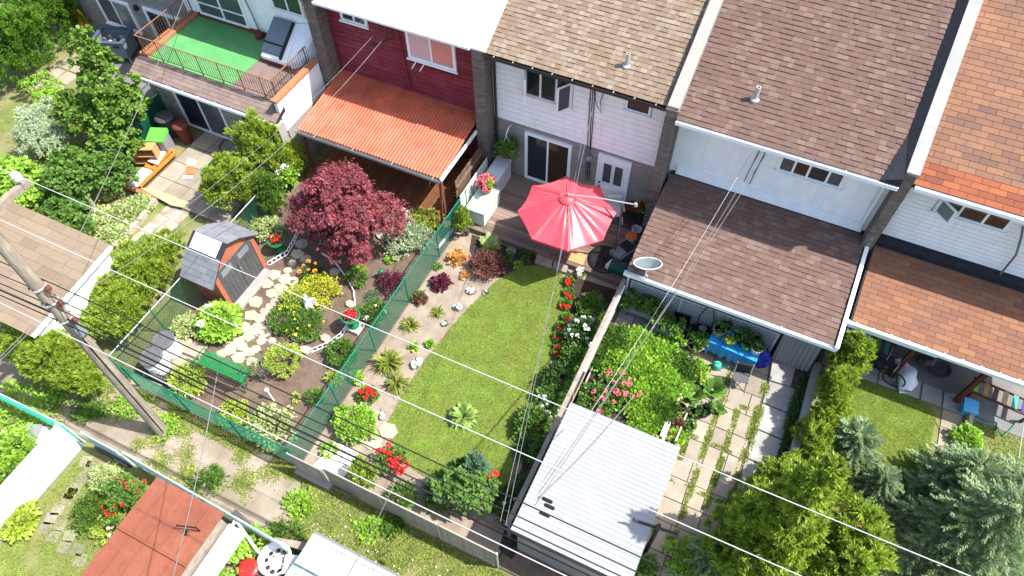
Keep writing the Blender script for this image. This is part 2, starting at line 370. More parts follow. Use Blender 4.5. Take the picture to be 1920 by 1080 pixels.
piecemat('rust_shingle', [(0.205, 0.094, 0.054), (0.169, 0.077, 0.046), (0.220, 0.106, 0.058), (0.185, 0.086, 0.051), (0.149, 0.070, 0.045), (0.208, 0.097, 0.054)], stain=(.15, .085, .062), sscale=1.0)
piecemat('beige_shingle', [(0.207, 0.159, 0.110), (0.184, 0.139, 0.095), (0.221, 0.171, 0.118), (0.199, 0.151, 0.103), (0.153, 0.115, 0.080)], stain=(.19, .14, .105))
piecemat('gravel_shingle', [(.19, .135, .115), (.16, .115, .1), (.21, .155, .13), (.17, .13, .12)], stain=(.06, .05, .045), sscale=2.2)
piecemat('slate_shingle', [(0.150, 0.165, 0.181), (0.128, 0.140, 0.157), (0.173, 0.183, 0.196), (0.143, 0.154, 0.174)], stain=(.16, .165, .175), sscale=3)
piecemat('grey_brick', [(.155, .125, .105), (.12, .10, .09), (.185, .15, .125), (.14, .115, .10), (.20, .175, .155)], gscale=60)
piecemat('pale_brick', [(.28, .255, .235), (.23, .21, .195), (.31, .28, .255), (.25, .23, .215)], gscale=60)
piecemat('speckle_brick', [(.34, .31, .27), (.28, .25, .21), (.38, .35, .31), (.24, .21, .18)], gscale=40, grain=.45)
leafmat('leaf_mid', [(.05, .11, .018), (.075, .15, .024), (.10, .19, .03), (.04, .085, .016)])
leafmat('leaf_bright', [(.11, .20, .022), (.15, .26, .03), (.20, .31, .045), (.09, .16, .02)], gain=2.1)
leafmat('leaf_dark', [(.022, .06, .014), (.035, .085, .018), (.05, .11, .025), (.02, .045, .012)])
leafmat('leaf_cedar', [(.105, .165, .016), (.145, .205, .02), (.19, .245, .03), (.07, .115, .014), (.13, .165, .02)], gain=2.0)
leafmat('leaf_cedar_dark', [(.05, .105, .016), (.075, .14, .02), (.10, .17, .022), (.035, .075, .014)])
leafmat('leaf_hedge', [(.055, .13, .014), (.085, .175, .018), (.11, .21, .022), (.04, .09, .012)])
leafmat('leaf_tree', [(.065, .13, .016), (.10, .18, .024), (.145, .235, .036), (.05, .10, .014), (.12, .19, .03)])
leafmat('leaf_spruce', [(.115, .16, .09), (.145, .19, .112), (.17, .215, .13), (.088, .13, .068), (.195, .22, .10)], gain=2.4)
leafmat('leaf_spruce_dark', [(.03, .058, .044), (.045, .078, .06), (.06, .095, .075)])
leafmat('leaf_maple', [(.10, .018, .026), (.145, .028, .04), (.20, .042, .055), (.07, .016, .022), (.17, .06, .07), (.25, .04, .048), (.21, .085, .09)], trans=.42, gain=1.5)
leafmat('leaf_plum', [(.07, .015, .03), (.10, .02, .045), (.13, .03, .055), (.05, .012, .022)])
leafmat('leaf_barberry', [(.12, .035, .03), (.16, .06, .045), (.075, .025, .02), (.20, .09, .07), (.09, .05, .025)])
leafmat('leaf_caramel', [(.45, .21, .055), (.52, .29, .09), (.38, .15, .04), (.55, .36, .16)])
leafmat('leaf_yellow', [(.34, .34, .03), (.40, .40, .045), (.28, .29, .025), (.22, .26, .02)])
leafmat('leaf_lime', [(.20, .28, .03), (.26, .34, .045), (.30, .36, .07), (.16, .22, .025)])
leafmat('leaf_variegated', [(.16, .24, .05), (.36, .40, .20), (.22, .30, .09), (.42, .44, .26), (.12, .2, .04)])
leafmat('leaf_hosta', [(.20, .27, .07), (.12, .2, .035), (.30, .36, .15), (.16, .24, .05), (.09, .16, .03)])
leafmat('leaf_daylily', [(.11, .16, .02), (.15, .20, .025), (.075, .115, .016), (.22, .22, .05), (.19, .13, .05)])
leafmat('leaf_silver', [(.30, .36, .24), (.22, .29, .17), (.36, .40, .30), (.16, .22, .10)])
leafmat('leaf_blue', [(.055, .11, .06), (.08, .145, .08), (.11, .18, .11), (.045, .09, .04)])
leafmat('grass_blade', [(.12, .215, .022), (.15, .25, .028), (.175, .275, .036), (.095, .17, .018), (.225, .27, .045), (.28, .27, .08)], trans=.5, worn=((.34, .31, .09), .55, .55))
leafmat('weed_blade', [(.10, .165, .025), (.14, .21, .03), (.18, .24, .04), (.08, .13, .02), (.26, .25, .09), (.33, .28, .14)], trans=.5, gain=1.9)
leafmat('leaf_dry', [(.42, .20, .08), (.50, .26, .12), (.34, .15, .06)])
# ------------------------------------------------------------------ builders shared by the buildings and gardens
def box_part(name, m, parent, *xyz, **t): return MB().box(*xyz).build(name, m, parent, **t)
def shingles(roof, x0, x1, y0, z0, s, length, tab, expo, m, lam=False, single=300, th=.015, m2=None, rows2=0):
    """courses of shingle tabs up a slope (rise s per metre of y) starting at the eave line y0, z0; each tab is a thin wedge lying on the one below"""
    cs = 1/math.hypot(1, s); ey, ez = cs, s*cs; ny, nz = -s*cs, cs
    tabs = []
    n = int(length/expo)
    for r in range(n):
        x = x0-(random.random()*tab if lam else (r % 2)*tab/2)
        while x < x1-.01:
            wd = tab*random.choice([.6, .8, 1, 1.25]) if lam else tab
            a, b = max(x, x0), min(x+wd, x1)
            if b-a > .03: tabs.append((a, b, r, (random.random() < .5)*.013 if lam else 0))
            x += wd
    def wedge(a, b, r, e):
        g = .002 if lam else .004
        o = r*expo; P = []
        for t, h0, h1 in ((0, 0.002, th+e), (expo*1.06, 0.001, .004)):
            for h in (h0, h1): P.append((y0+ey*(o+t)+ny*h, z0+ez*(o+t)+nz*h))
        v = [(xx, *P[k]) for xx in (a+g, b-g) for k in range(4)]
        return v, [(1, 5, 7, 3), (0, 4, 5, 1), (0, 1, 3, 2), (4, 6, 7, 5), (2, 3, 7, 6)]
    def ok(t): return seen(((t[0]+t[1])/2, y0+ey*t[2]*expo, z0+ez*t[2]*expo), 15)
    vis = [t for t in tabs if ok(t)]
    vis.sort(key=lambda t: (y0+ey*t[2]*expo)**2+((t[0]+t[1])/2)**2+(CAM_H-z0-ez*t[2]*expo)**2)
    one = set(id(t) for t in vis[:single])
    rest = MB(); rest2 = MB(); cache = {}
    for t in tabs:
        mm = m2 if (m2 and t[2] < rows2) else m
        if id(t) in one:
            a, b, r, e = t; key = (round(b-a, 3), e, mm)
            if key not in cache:
                v, f = wedge(0, b-a, 0, e); mb = MB(); mb.add([(p[0], p[1]-y0, p[2]-z0) for p in v], f, 0); cache[key] = mb.mesh('shingle')
            link('shingle', cache[key], mm, roof, loc=(a, y0+ey*r*expo, z0+ez*r*expo))
        else:
            v, f = wedge(*t); (rest2 if mm == m2 else rest).add(v, f)
    if rest.v: rest.build('shingle_courses', m, roof, kind='stuff')
    if rest2.v: rest2.build('shingle_courses', m2, roof, kind='stuff')
def bricks(parent, org, U, Vv, w, h, m, nrm, bl=.21, bh=.072, gap=.012, d=.012, holes=()):
    """courses of bricks standing a little proud of the mortar"""
    org, U, Vv, nrm = [np.array(a, float) for a in (org, U, Vv, nrm)]; mb = MB(); r = 0; z = 0
    while z < h-.02:
        x = -(r % 2)*bl/2; zh = min(bh, h-z)
        while x < w:
            a, b = max(x, 0), min(x+bl-gap, w)
            if b-a > .03 and not any(hx0-.005 < b and a < hx1+.005 and hz0-.005 < z+zh-gap and z < hz1+.005 for hx0, hx1, hz0, hz1 in holes):
                dd = d*(.7+.6*random.random()); q = [org+U*xx+Vv*zz for xx, zz in ((a, z), (b, z), (b, z+zh-gap), (a, z+zh-gap))]
                mb.add([*q, *[p+nrm*dd for p in q]], [(4, 5, 6, 7), (0, 1, 5, 4), (1, 2, 6, 5), (2, 3, 7, 6), (3, 0, 4, 7)])
            x += bl
        z += bh; r += 1
    if np.dot(np.cross(U, Vv), nrm) < 0: mb.f = [tuple(reversed(f)) for f in mb.f]
    return mb.build('brick_courses', m, parent, kind='stuff')
def boards(parent, x0, x1, y, z0, z1, m, step=.2, holes=(), name='siding_board'):
    """overlapping lap siding, each board an object, cut at the openings; the wall face is y, boards stand towards -y"""
    n = max(1, round((z1-z0)/step)); step = (z1-z0)/n
    for k in range(n):
        a, b = z0+k*step, z0+(k+1)*step; spans = [(x0, x1)]
        for hx0, hx1, hz0, hz1 in holes:
            if hz0 < b-.02 and a+.02 < hz1:
                spans = [s for sp in spans for s in ((sp[0], min(sp[1], hx0)), (max(sp[0], hx1), sp[1])) if s[1]-s[0] > .02]
        for s0, s1 in spans:
            MB().xprism([(y+.012, a), (y-.034, a+.002), (y-.026, b-.016), (y+.012, b-.016)], s0, s1).build(name, m, parent)
def window(parent, x0, x1, z0, z1, y, cuts=(), m='white_paint', glass='glass', fw=.07, sill=True, depth=.07, name='window', bars=()):
    """framed window on a wall facing -y; cuts are the x of mullions; each pane its own child"""
    f = MB(); yo = y-depth; zi = y+.02
    f.box(x0, x1, yo, zi, z1-fw, z1); f.box(x0, x1, yo, zi, z0, z0+fw); f.box(x0, x0+fw, yo, zi, z0+fw, z1-fw); f.box(x1-fw, x1, yo, zi, z0+fw, z1-fw)
    xs = [x0+fw, *cuts, x1-fw]
    for c in cuts: f.box(c-.03, c+.03, yo+.01, zi, z0+fw, z1-fw)
    for bz in bars: f.box(x0+fw, x1-fw, yo+.012, zi, bz-.02, bz+.02)
    if sill: f.box(x0-.05, x1+.05, yo-.05, yo, z0-.03, z0+.03)
    o = f.build(name, m, parent)
    gl = glass if isinstance(glass, (list, tuple)) else [glass]*(len(xs)-1)
    for k in range(len(xs)-1):
        MB().box(xs[k]+(.03 if k else 0), xs[k+1]-(.03 if k < len(xs)-2 else 0), y-.03, y-.018, z0+fw, z1-fw).build('pane', gl[k], o)
    return o
def sash(parent, hinge, wd, z0, z1, ang, m='white_paint', glass='glass_pale'):
    """casement standing open: hinge (x, y), swung by ang"""
    o = MB(); fw = .05
    o.box(0, wd, -.02, .02, 0, fw); o.box(0, wd, -.02, .02, z1-z0-fw, z1-z0); o.box(0, fw, -.02, .02, fw, z1-z0-fw); o.box(wd-fw, wd, -.02, .02, fw, z1-z0-fw)
    s = o.build('open_sash', m, parent); s.location = (hinge[0], hinge[1], z0); s.rotation_euler = (0, 0, ang)
    MB().box(fw, wd-fw, -.006, .006, fw, z1-z0-fw).build('pane', glass, s); return s
def gutter(parent, x0, x1, y, z, m, w=.11, h=.11, hang=.6, hm=None, name='gutter'):
    g = MB(); t = .012; g.box(x0, x1, y-w, y-w+t, z-h, z); g.box(x0, x1, y-t, y, z-h, z-.02); g.box(x0, x1, y-w+t, y-t, z-h, z-h+t)
    g.box(x0, x0+t, y-w+t, y-t, z-h+t, z-.02); g.box(x1-t, x1, y-w+t, y-t, z-h+t, z-.02)
    o = g.build(name, m, parent)
    x = x0+hang/2
    while x < x1: MB().box(x-.015, x+.015, y-w-.006, y+.01, z+.001, z+.016).build('gutter_hanger', hm or m, o); x += hang
    return o
def corrugated(parent, x0, x1, prof, period, amp, m, along='y', sheet=.9, name='roof_sheet'):
    """corrugated sheets; prof = two (y, z) ends of the slope; waves across x (along='y') or across y (along='x')"""
    (ya, za), (yb, zb) = prof; th = .006
    if along == 'y':
        n = max(1, round((x1-x0)/sheet)); wdt = (x1-x0)/n
        for k in range(n):
            a, b = x0+k*wdt, x0+(k+1)*wdt+(.03 if k < n-1 else 0); m_ = max(8, int((b-a)/period*8)); mb = MB(); vs = []; fs = []
            for i in range(m_+1):
                x = a+(b-a)*i/m_; h = amp*math.sin(2*math.pi*x/period)+.003*k*0+(.004 if k % 2 else 0)
                vs += [(x, ya, za+h), (x, yb, zb+h), (x, ya, za+h-th), (x, yb, zb+h-th)]
            for i in range(m_):
                o = 4*i; fs += [(o, o+4, o+5, o+1), (o+2, o+3, o+7, o+6), (o, o+2, o+6, o+4), (o+1, o+5, o+7, o+3)]
            mb.add(vs, fs); mb.build(name, m, parent, smooth=False)
def link_fence(name, label, pts, h, mesh_m, post_m, pitch=.06, r=.004, post=1.9, group=None, slats=None, rail_m=None, z0=0.02, top=True, spost=.028):
    """chain-link fence along a path: round posts, a top rail, woven diagonal wires, optional privacy slats"""
    t = thing(name, label, 'fence', (pts[0][0], pts[0][1], 0), 0, group); ox, oy = pts[0]
    for si, ((xa, ya), (xb, yb)) in enumerate(zip(pts[:-1], pts[1:])):
        xa, xb, ya, yb = xa-ox, xb-ox, ya-oy, yb-oy; L = math.hypot(xb-xa, yb-ya); d = np.array([(xb-xa)/L, (yb-ya)/L, 0]); A = np.array([xa, ya, 0.])
        n = max(1, round(L/post))
        for k in range(0 if si == 0 else 1, n+1):
            p = A+d*(L*k/n); MB().tube([p, p+np.array([0, 0, h+.05])], spost, 8).build('post', post_m, t)
        if top: MB().tube([A+np.array([0, 0, h]), A+d*L+np.array([0, 0, h])], .02, 7).build('top_rail', rail_m or post_m, t)
        mb = MB(); hh = h-z0-.01; st = pitch*1.414
        for sg in (1, -1):
            s = -hh if sg == 1 else 0
            while s < (L if sg == 1 else L+hh):
                a0, a1 = s, s+sg*hh; za, zb = 0., hh
                lo, hi = (a0, a1)
                if sg == 1:
                    if lo < 0: za = -lo; lo = 0
                    if hi > L: zb = hh-(hi-L); hi = L
                else:
                    if lo > L: za = lo-L; lo = L
                    if hi < 0: zb = hh+hi; hi = 0
                if zb > za+.01:
                    off = np.array([-d[1], d[0], 0])*(.003*sg)
                    mb.tube([A+d*lo+off+np.array([0, 0, z0+za]), A+d*hi+off+np.array([0, 0, z0+zb])], r, 3, caps=False)
                s += st
        mb.build('wire_mesh', mesh_m, t)
        if slats:
            sp, sw, sm, one = slats; k = 0; x = sp/2; nrm = np.array([-d[1], d[0], 0]); M3 = np.stack([d, nrm, [0, 0, 1]], 1); sh = None; rest = MB()
            while x < L-sw/2:
                if one: 
                    if sh is None: sh = MB().obox((0, 0, 0), (sw, .004, hh-.03), M3).mesh('slat')
                    link('slat', sh, sm, t, loc=tuple(A+d*x+np.array([0, 0, z0+hh/2])))
                else: rest.obox(A+d*x+np.array([0, 0, z0+hh/2]), (sw, .004, hh-.03), M3)
                x += sp
            if rest.v: rest.build('slats', sm, t, kind='stuff')
    return t
def cable(name, label, pts, r, m, sag=0.0, seg=14, group=None, cat='cable', n=5):
    P = []
    for a, b in zip(pts[:-1], pts[1:]):
        a, b = np.array(a, float), np.array(b, float)
        for k in range(seg): t = k/seg; P.append(a+(b-a)*t-np.array([0, 0, sag*4*t*(1-t)]))
    P.append(np.array(pts[-1], float)); base = P[0]
    o = MB().tube([p-base for p in P], r, n).build(name, m, None, smooth=True); o.location = tuple(base); o['label'] = label; o['category'] = cat
    if group: o['group'] = group
    return o
# ---- plants
BLOSSOM = {}
def blossom_mesh(kind):
    if kind not in BLOSSOM:
        n = 26; d = rdir(n); d[:, 2] = np.abs(d[:, 2]); P = d*.5; BLOSSOM[kind] = leaf_mesh('blossom', P*.6, unit(d+rdir(n)*.6), rdir(n), .75, .34, seg=1); BLOSSOM[kind].materials.append(MATS[kind])
    return BLOSSOM[kind]
def blossoms(t, pts, kind, size):
    for p in pts:
        s = size*random.uniform(.75, 1.25); link('blossom', blossom_mesh(kind), None, t, loc=tuple(float(x) for x in p), rot=(0, 0, random.uniform(0, 6.28)), scl=(s, s, s*.7))
def mound(name, label, u, v, r, h, m, n=900, leaf=.07, wid=.42, cat='shrub', z=0, rx=None, clumps=40, cr=.3, flowers=None, group=None, seg=1, up=.3, inner=.5, stem=True, lean=(0, 0), at=None):
    """leafy mound: short stem and clumps of leaves over an ellipsoid"""
    p = at or G(u, v, z+h*.45); t = thing(name, label, cat, (p[0], p[1], z), 0, group); rx = rx or r
    n = int(n*2.1); clumps = int(clumps*1.8)
    P, N = clump_points([((lean[0], lean[1], h*.46), (rx, r, h*.54))], n, clumps, cr, inner, zmin=.015)
    D = unit(N+rdir(len(P))*.75+np.array([0, 0, up])); L = leaf*RNG.uniform(.6, 1.3, len(P))
    link('foliage', leaf_mesh('foliage', P, D, unit(N+np.array([0, 0, .8])+rdir(len(P))*.4), L, L*wid, seg, droop=.15), m, t)
    if stem:
        s = MB()
        for k in range(4): a = k*1.6+random.random(); s.tube([(.02*math.cos(a), .02*math.sin(a), 0), (rx*.4*math.cos(a), r*.4*math.sin(a), h*.55)], [.015, .006], 5)
        s.build('stem', 'bark', t)
    if flowers:
        kind, cnt, size = flowers; d = rdir(cnt); d[:, 2] = np.abs(d[:, 2])*.9+.1; d = unit(d)
        blossoms(t, np.stack([d[:, 0]*rx*.95+lean[0], d[:, 1]*r*.95+lean[1], h*.46+d[:, 2]*h*.6], 1), kind, size)
    return t
def rosette(name, label, u, v, r, h, m, n=70, wid=.3, droop=.5, cat='plant', z=0, elev=(.3, 1.2), flowers=None, group=None, seg=3, at=None, layers=1):
    """leaves arching out from one crown (hostas, daylilies)"""
    p = at or G(u, v, z+h*.4); t = thing(name, label, cat, (p[0], p[1], z), 0, group)
    a = RNG.random(n)*6.283; e = RNG.uniform(*elev, n); L = r*RNG.uniform(.75, 1.25, n)/np.maximum(.35, np.cos(e*.8))*.85
    D = np.stack([np.cos(a)*np.cos(e), np.sin(a)*np.cos(e), np.sin(e)], 1); P = np.stack([np.cos(a), np.sin(a), 0*a], 1)*(RNG.random((n, 1))*.18*r)+np.array([0, 0, .01])
    prof = [.35, .95, .85, .06] if wid > .12 else [.8, 1, .75, .05]
    link('foliage', leaf_mesh('foliage', P, D, np.tile([0, 0, 1.], (n, 1)), L, L*wid*.5, seg, prof, droop*RNG.uniform(.6, 1.3, n)), m, t)
    if flowers:
        kind, cnt, size = flowers; an = RNG.random(cnt)*6.283; rr = r*.75*RNG.random(cnt)**.5; hh = h*RNG.uniform(.9, 1.25, cnt); s = MB()
        for k in range(cnt): s.tube([(0, 0, .02), (rr[k]*math.cos(an[k]), rr[k]*math.sin(an[k]), hh[k])], .005, 4)
        s.build('stem', 'leaf_mid', t); blossoms(t, np.stack([rr*np.cos(an), rr*np.sin(an), hh], 1), kind, size)
    return t
def lobed(blobs, lim=.38):
    """break big smooth ellipsoids into an uneven heap of smaller lobes"""
    out = []
    for c, r in blobs:
        c, r = np.array(c, float), np.array(r, float)
        if max(r) < lim: out.append((c, r)); continue
        out.append((c, r*.8)); k = int(5+7*max(r))
        for d in rdir(k):
            d[2] = abs(d[2])-.25; d = d/np.linalg.norm(d); out.append((c+d*r*random.uniform(.62, .86), r*random.uniform(.27, .48)*np.array([1, 1, 1.15])))
    return out
def cedar(name, label, at, blobs, m='leaf_cedar', n=5000, leaf=.16, clumps=140, cr=.2, cat='tree', trunk=True, group=None, wid=.12, dry=0):
    """arborvitae: flat upright sprays over tall ellipsoids"""
    t = thing(name, label, cat, (at[0], at[1], 0), 0, group)
    P, N = clump_points(lobed(blobs), int(n*1.6), int(clumps*2.2), cr+.05, .5, zmin=.03); k = len(P)
    D = unit(N*np.array([1, 1, .5])+np.array([0, 0, .55])+rdir(k)*.5); L = leaf*RNG.uniform(.5, 1.25, k)
    Ps, Ds, Ls = [P], [D], [L]
    for j in (1, 2):                                   # fan of side sprigs
        sd = unit(np.cross(D, N)); Ps.append(P+D*(L*.2)[:, None]); Ds.append(unit(D+sd*(.7 if j == 1 else -.7)+rdir(k)*.15)); Ls.append(L*.72)
    P3, D3, L3 = np.concatenate(Ps), np.concatenate(Ds), np.concatenate(Ls); rn = np.tile(RNG.random(k), 3)
    Nm = unit(np.tile(N, (3, 1))+rdir(3*k)*.45+np.array([.3, .1, .7]))
    link('crown', leaf_mesh('crown', P3, D3, Nm, L3, L3*wid, 1, rnd=rn), m, t)
    if dry:
        q, nn = clump_points([dry], 260, 5, .6, .3); link('dry_sprays', leaf_mesh('dry_sprays', q, unit(nn+rdir(len(q))*.8), rdir(len(q)), .13, .016, 1), 'leaf_dry', t)
    if trunk:
        s = MB(); c, r = blobs[0]; 
        for j in range(3): a = j*2.1; s.tube([(c[0]+.05*math.cos(a), c[1]+.05*math.sin(a), 0), (c[0]+.12*math.cos(a), c[1]+.12*math.sin(a), c[2]*.5), (c[0]+.25*r[0]*math.cos(a), c[1]+.25*r[1]*math.sin(a), c[2]*1.25)], [.06, .05, .02], 6)
        s.build('trunk', 'bark', t)
    return t
def spruce(name, label, at, h, r, m='leaf_spruce', levels=14, cat='tree', group=None, seedz=.25, dense=1.0, twig=.17):
    """whorls of drooping branches carrying bottle-brush twigs"""
    t = thing(name, label, cat, (at[0], at[1], 0), 0, group); tr = MB(); tr.tube([(0, 0, 0), (0, 0, h*.5), (0, 0, h)], [.035*h/2+.03, .03, .008], 7)
    tp, td, tl = [], [], []; br = MB()
    for i in range(levels):
        f = i/(levels-1); z = seedz+(h-seedz)*f**.95; R = r*(1-f)**.85*random.uniform(.88, 1.1)+.06; nb = max(4, int(9*(1-f*.5)*dense)); ph = random.random()*6.28
        for k in range(nb):
            a = ph+6.283*k/nb+random.uniform(-.2, .2); Rk = R*random.uniform(.8, 1.12); rise = .25+.55*f
            def pt(s, a=a, Rk=Rk, rise=rise, z=z): return np.array([Rk*s*math.cos(a), Rk*s*math.sin(a), z+Rk*(rise*s-.42*s*s)])
            br.tube([pt(0), pt(.5), pt(1)], [.014, .01, .004], 4, caps=False)
            m_ = max(2, int(Rk/.24*dense))
            for j in range(m_):
                s = .18+.82*(j+random.random()*.6)/m_; c = pt(s); dv = unit(pt(min(1, s+.05))-pt(s-.05)); sd = np.array([-math.sin(a), math.cos(a), 0])
                for q in (-1, 1):
                    tp.append(c); td.append(unit(dv*.9+sd*q*random.uniform(.5, 1)+np.array([0, 0, random.uniform(-.05, .5)]))); tl.append(twig*random.uniform(.7, 1.2)*(1.1-.3*s))
            tp.append(pt(.9)); td.append(unit(pt(1)-pt(.9))); tl.append(twig*1.3)
    tp, td, tl = np.array(tp), np.array(td), np.array(tl); nt_ = len(tp); nn = 56
    s = np.tile(np.linspace(.08, 1, nn), nt_); i = np.repeat(np.arange(nt_), nn); ang = RNG.random(nt_*nn)*6.283
    D = td[i]; X = unit(np.cross(D, np.array([0.1, .2, 1.]))); Y = np.cross(D, X); side = X*np.cos(ang)[:, None]+Y*np.sin(ang)[:, None]
    P = tp[i]+D*(tl[i]*s)[:, None]; DD = unit(D*.9+side); L = .058*RNG.uniform(.8, 1.2, len(P))*(twig/.2)**.5
    link('crown', leaf_mesh('crown', P, DD, unit(side+np.array([0, 0, .6])), L, .018, 1, rnd=np.repeat(RNG.random(nt_), nn)), m, t)
    br.build('branch_whorls', 'bark', t, kind='stuff'); tr.build('trunk', 'bark', t); return t
def broadleaf(name, label, at, blobs, m, n=6000, leaf=.1, wid=.38, clumps=150, cr=.24, base=(0, 0), trunk_r=.09, limbs=7, cat='tree', group=None, inner=.5, up=.35, droop=.2, seg=1, star=0, trunk_m='bark', lob=.55):
    t = thing(name, label, cat, (at[0], at[1], 0), 0, group); P, N = clump_points(lobed(blobs, lob), n, int(clumps*1.4), cr+.04, inner, zmin=.05); k = len(P)
    D = unit(N*.7+rdir(k)*.9+np.array([0, 0, up-.25])); Nm = unit(N*.5+np.array([0, 0, 1.])+rdir(k)*.5); L = leaf*RNG.uniform(.6, 1.3, k); rn = RNG.random(k)
    if star:                                            # palmate leaf: three narrow lobes
        S_ = unit(np.cross(D, Nm)); P = np.tile(P, (3, 1)); D = np.concatenate([D, unit(D+S_*.9), unit(D-S_*.9)]); Nm = np.tile(Nm, (3, 1)); L = np.concatenate([L, L*.8, L*.8]); rn = np.tile(rn, 3)
    link('crown', leaf_mesh('crown', P, D, Nm, L, L*wid, seg, droop=droop, rnd=rn), m, t)
    s = MB(); c0 = np.array(blobs[0][0]); s.tube([(base[0], base[1], 0), (base[0]*.7+c0[0]*.3, base[1]*.7+c0[1]*.3, c0[2]*.45), (base[0]*.4+c0[0]*.6, base[1]*.4+c0[1]*.6, c0[2]*.75)], [trunk_r, trunk_r*.8, trunk_r*.55], 8)
    s.build('trunk', trunk_m, t); lm = MB(); st = np.array([base[0]*.7+c0[0]*.3, base[1]*.7+c0[1]*.3, c0[2]*.45])
    for j in range(limbs):
        c, r = blobs[j % len(blobs)]; d = rdir(1)[0]; d[2] = abs(d[2])*.5; e = np.array(c)+d*np.array(r)*.75
        lm.tube([st, (st+e)/2+np.array([0, 0, .12]), e], [trunk_r*.45, trunk_r*.3, trunk_r*.1], 5)
    lm.build('limb', trunk_m, t); return t
def scatter(poly, n):
    """random points inside a ground polygon"""
    poly = np.array([p[:2] for p in poly]); lo, hi = poly.min(0), poly.max(0); out = []
    tot = 0
    while tot < n:
        q = lo+(hi-lo)*RNG.random((n*2, 2)); ins = np.zeros(len(q), bool); j = len(poly)-1
        for i in range(len(poly)):
            xi, yi = poly[i]; xj, yj = poly[j]; c = ((yi > q[:, 1]) != (yj > q[:, 1])) & (q[:, 0] < (xj-xi)*(q[:, 1]-yi)/(yj-yi+1e-12)+xi); ins ^= c; j = i
        q = q[ins]; out.append(q); tot += len(q)
        if tot == 0 and len(out) > 20: break
    return np.concatenate(out)[:n]
def grass(name, label, poly, n, h, m, z=0.0, patch=None, wd=.006, kind='stuff', sub=None):
    q = scatter(poly, n)
    if patch:                                           # keep blades where a lattice noise is high: bare spots between tufts
        cs, th = patch; f = sum(np.sin(q[:, 0]*cs*a+ph)*np.cos(q[:, 1]*cs*b+ph*1.7) for a, b, ph in ((1, 1.1, .3), (1.9, 1.6, 2.1), (3.1, 2.7, 4.0), (5.2, 4.7, 1.1)))/2; q = q[f+RNG.normal(0, .25, len(q)) > th]
    k = len(q); P = np.concatenate([q, np.full((k, 1), z)], 1); D = unit(rdir(k)*np.array([1, 1, .3])+np.array([0, 0, .9])); L = h*RNG.uniform(.5, 1.4, k)
    o = link(name, leaf_mesh(name, P, D, unit(rdir(k)+np.array([0, 0, .3])), L, wd*RNG.uniform(.7, 1.3, k), 1, droop=.35), m, sub); o['kind'] = kind
    if not sub: o['label'] = label; o['category'] = 'grass'
    return o
def sheet(name, m, poly, z, th=.05, parent=None, kind='structure'):
    o = MB().prism([p[:2] for p in poly], z-th, z).build(name, m, parent)
    if parent is None: o['kind'] = kind
    return o
# ------------------------------------------------------------------ ground
sheet('ground', 'far_ground', [(-160, -120), (160, -120), (160, 160), (-160, 160)], -.06, .3)
sheet('alley', 'alley_concrete', [(-34, 1.9), (-6.8, 1.95), (-6.8, 3.75), (-34, 3.7)], -.02, .03)
sheet('alley_verge', 'wild_turf', [(-6.795, -3), (12, -3), (12, 3.72), (-6.795, 3.72)], -.02, .03)
sheet('lower_garden_soil', 'wild_turf', [(-34, -8), (-6.8, -8), (-6.8, 1.895), (-34, 1.895)], -.02, .03)
sheet('sandy_bed', 'sandy_soil', [(-8.46, 3.8), (-2.56, 3.8), (-2.56, 13.3), (-8.46, 13.3)], 0, .05)
sheet('garden_soil', 'brown_soil', [(-14.6, 3.8), (-8.465, 3.8), (-8.465, 15.9), (-14.6, 15.9)], 0, .05)
sheet('left_lawn', 'wild_turf', [(-34, 3.8), (-14.605, 3.8), (-14.605, 16.1), (-34, 16.1)], 0, .05)
sheet('yard_base', 'brown_soil', [(-2.5, 3.8), (3.45, 3.8), (3.45, 12.7), (-2.5, 12.7)], 0, .05)
sheet('side_garden', 'wild_turf', [(3.5, 3.8), (12, 3.8), (12, 13.4), (3.5, 13.4)], 0, .05)
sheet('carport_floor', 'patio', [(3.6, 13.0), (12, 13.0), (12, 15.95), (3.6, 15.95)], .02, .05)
LAWN = [G(u, v) for u, v in [(928, 532), (955, 517), (985, 500), (1020, 497), (1048, 508), (1062, 540), (1061, 590), (1047, 640), (1022, 700), (1003, 757), (988, 808), (968, 862), (950, 905), (915, 925), (860, 912), (815, 898), (770, 872), (738, 828), (729, 792), (757, 742), (797, 684), (848, 612), (888, 572), (912, 550)]]
sheet('lawn', 'turf', LAWN, .014, .03)
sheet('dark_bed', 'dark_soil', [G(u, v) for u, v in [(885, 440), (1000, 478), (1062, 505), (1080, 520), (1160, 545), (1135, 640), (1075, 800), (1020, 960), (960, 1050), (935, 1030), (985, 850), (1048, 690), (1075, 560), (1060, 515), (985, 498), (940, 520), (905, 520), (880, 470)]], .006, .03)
sheet('walk_joint_bed', 'brown_soil', [G(u, v) for u, v in [(430, 640), (520, 560), (560, 500), (600, 470), (600, 560), (520, 640), (480, 690)]], .005, .02)

# ------------------------------------------------------------------ the row of houses
YW, YE, ZE, SL = 16.0, 15.5, 5.33, .5            # wall face, eave line, eave height, roof slope
def roofz(y, ze=ZE): return ze+SL*(y-YE)
def house(name, label, x0, x1, wall_m, soffit='white_paint', roof_m='dark_felt', y=YW, ze=ZE, ye=YE):
    t = thing(name, label, 'house', ((x0+x1)/2, y, 0))
    core = MB().box(x0, x1, y, y+10, 0, 5.2).build('wall', wall_m, t); 
    rf = MB().xprism([(ye, ze+SL*(ye-YE)-.14), (ye, ze+SL*(ye-YE)), (21.5, roofz(21.5, ze)), (27.5, ze), (27.5, ze-.14), (21.5, roofz(21.5, ze)-.14)], x0, x1).build('roof', roof_m, t)
    return t, rf
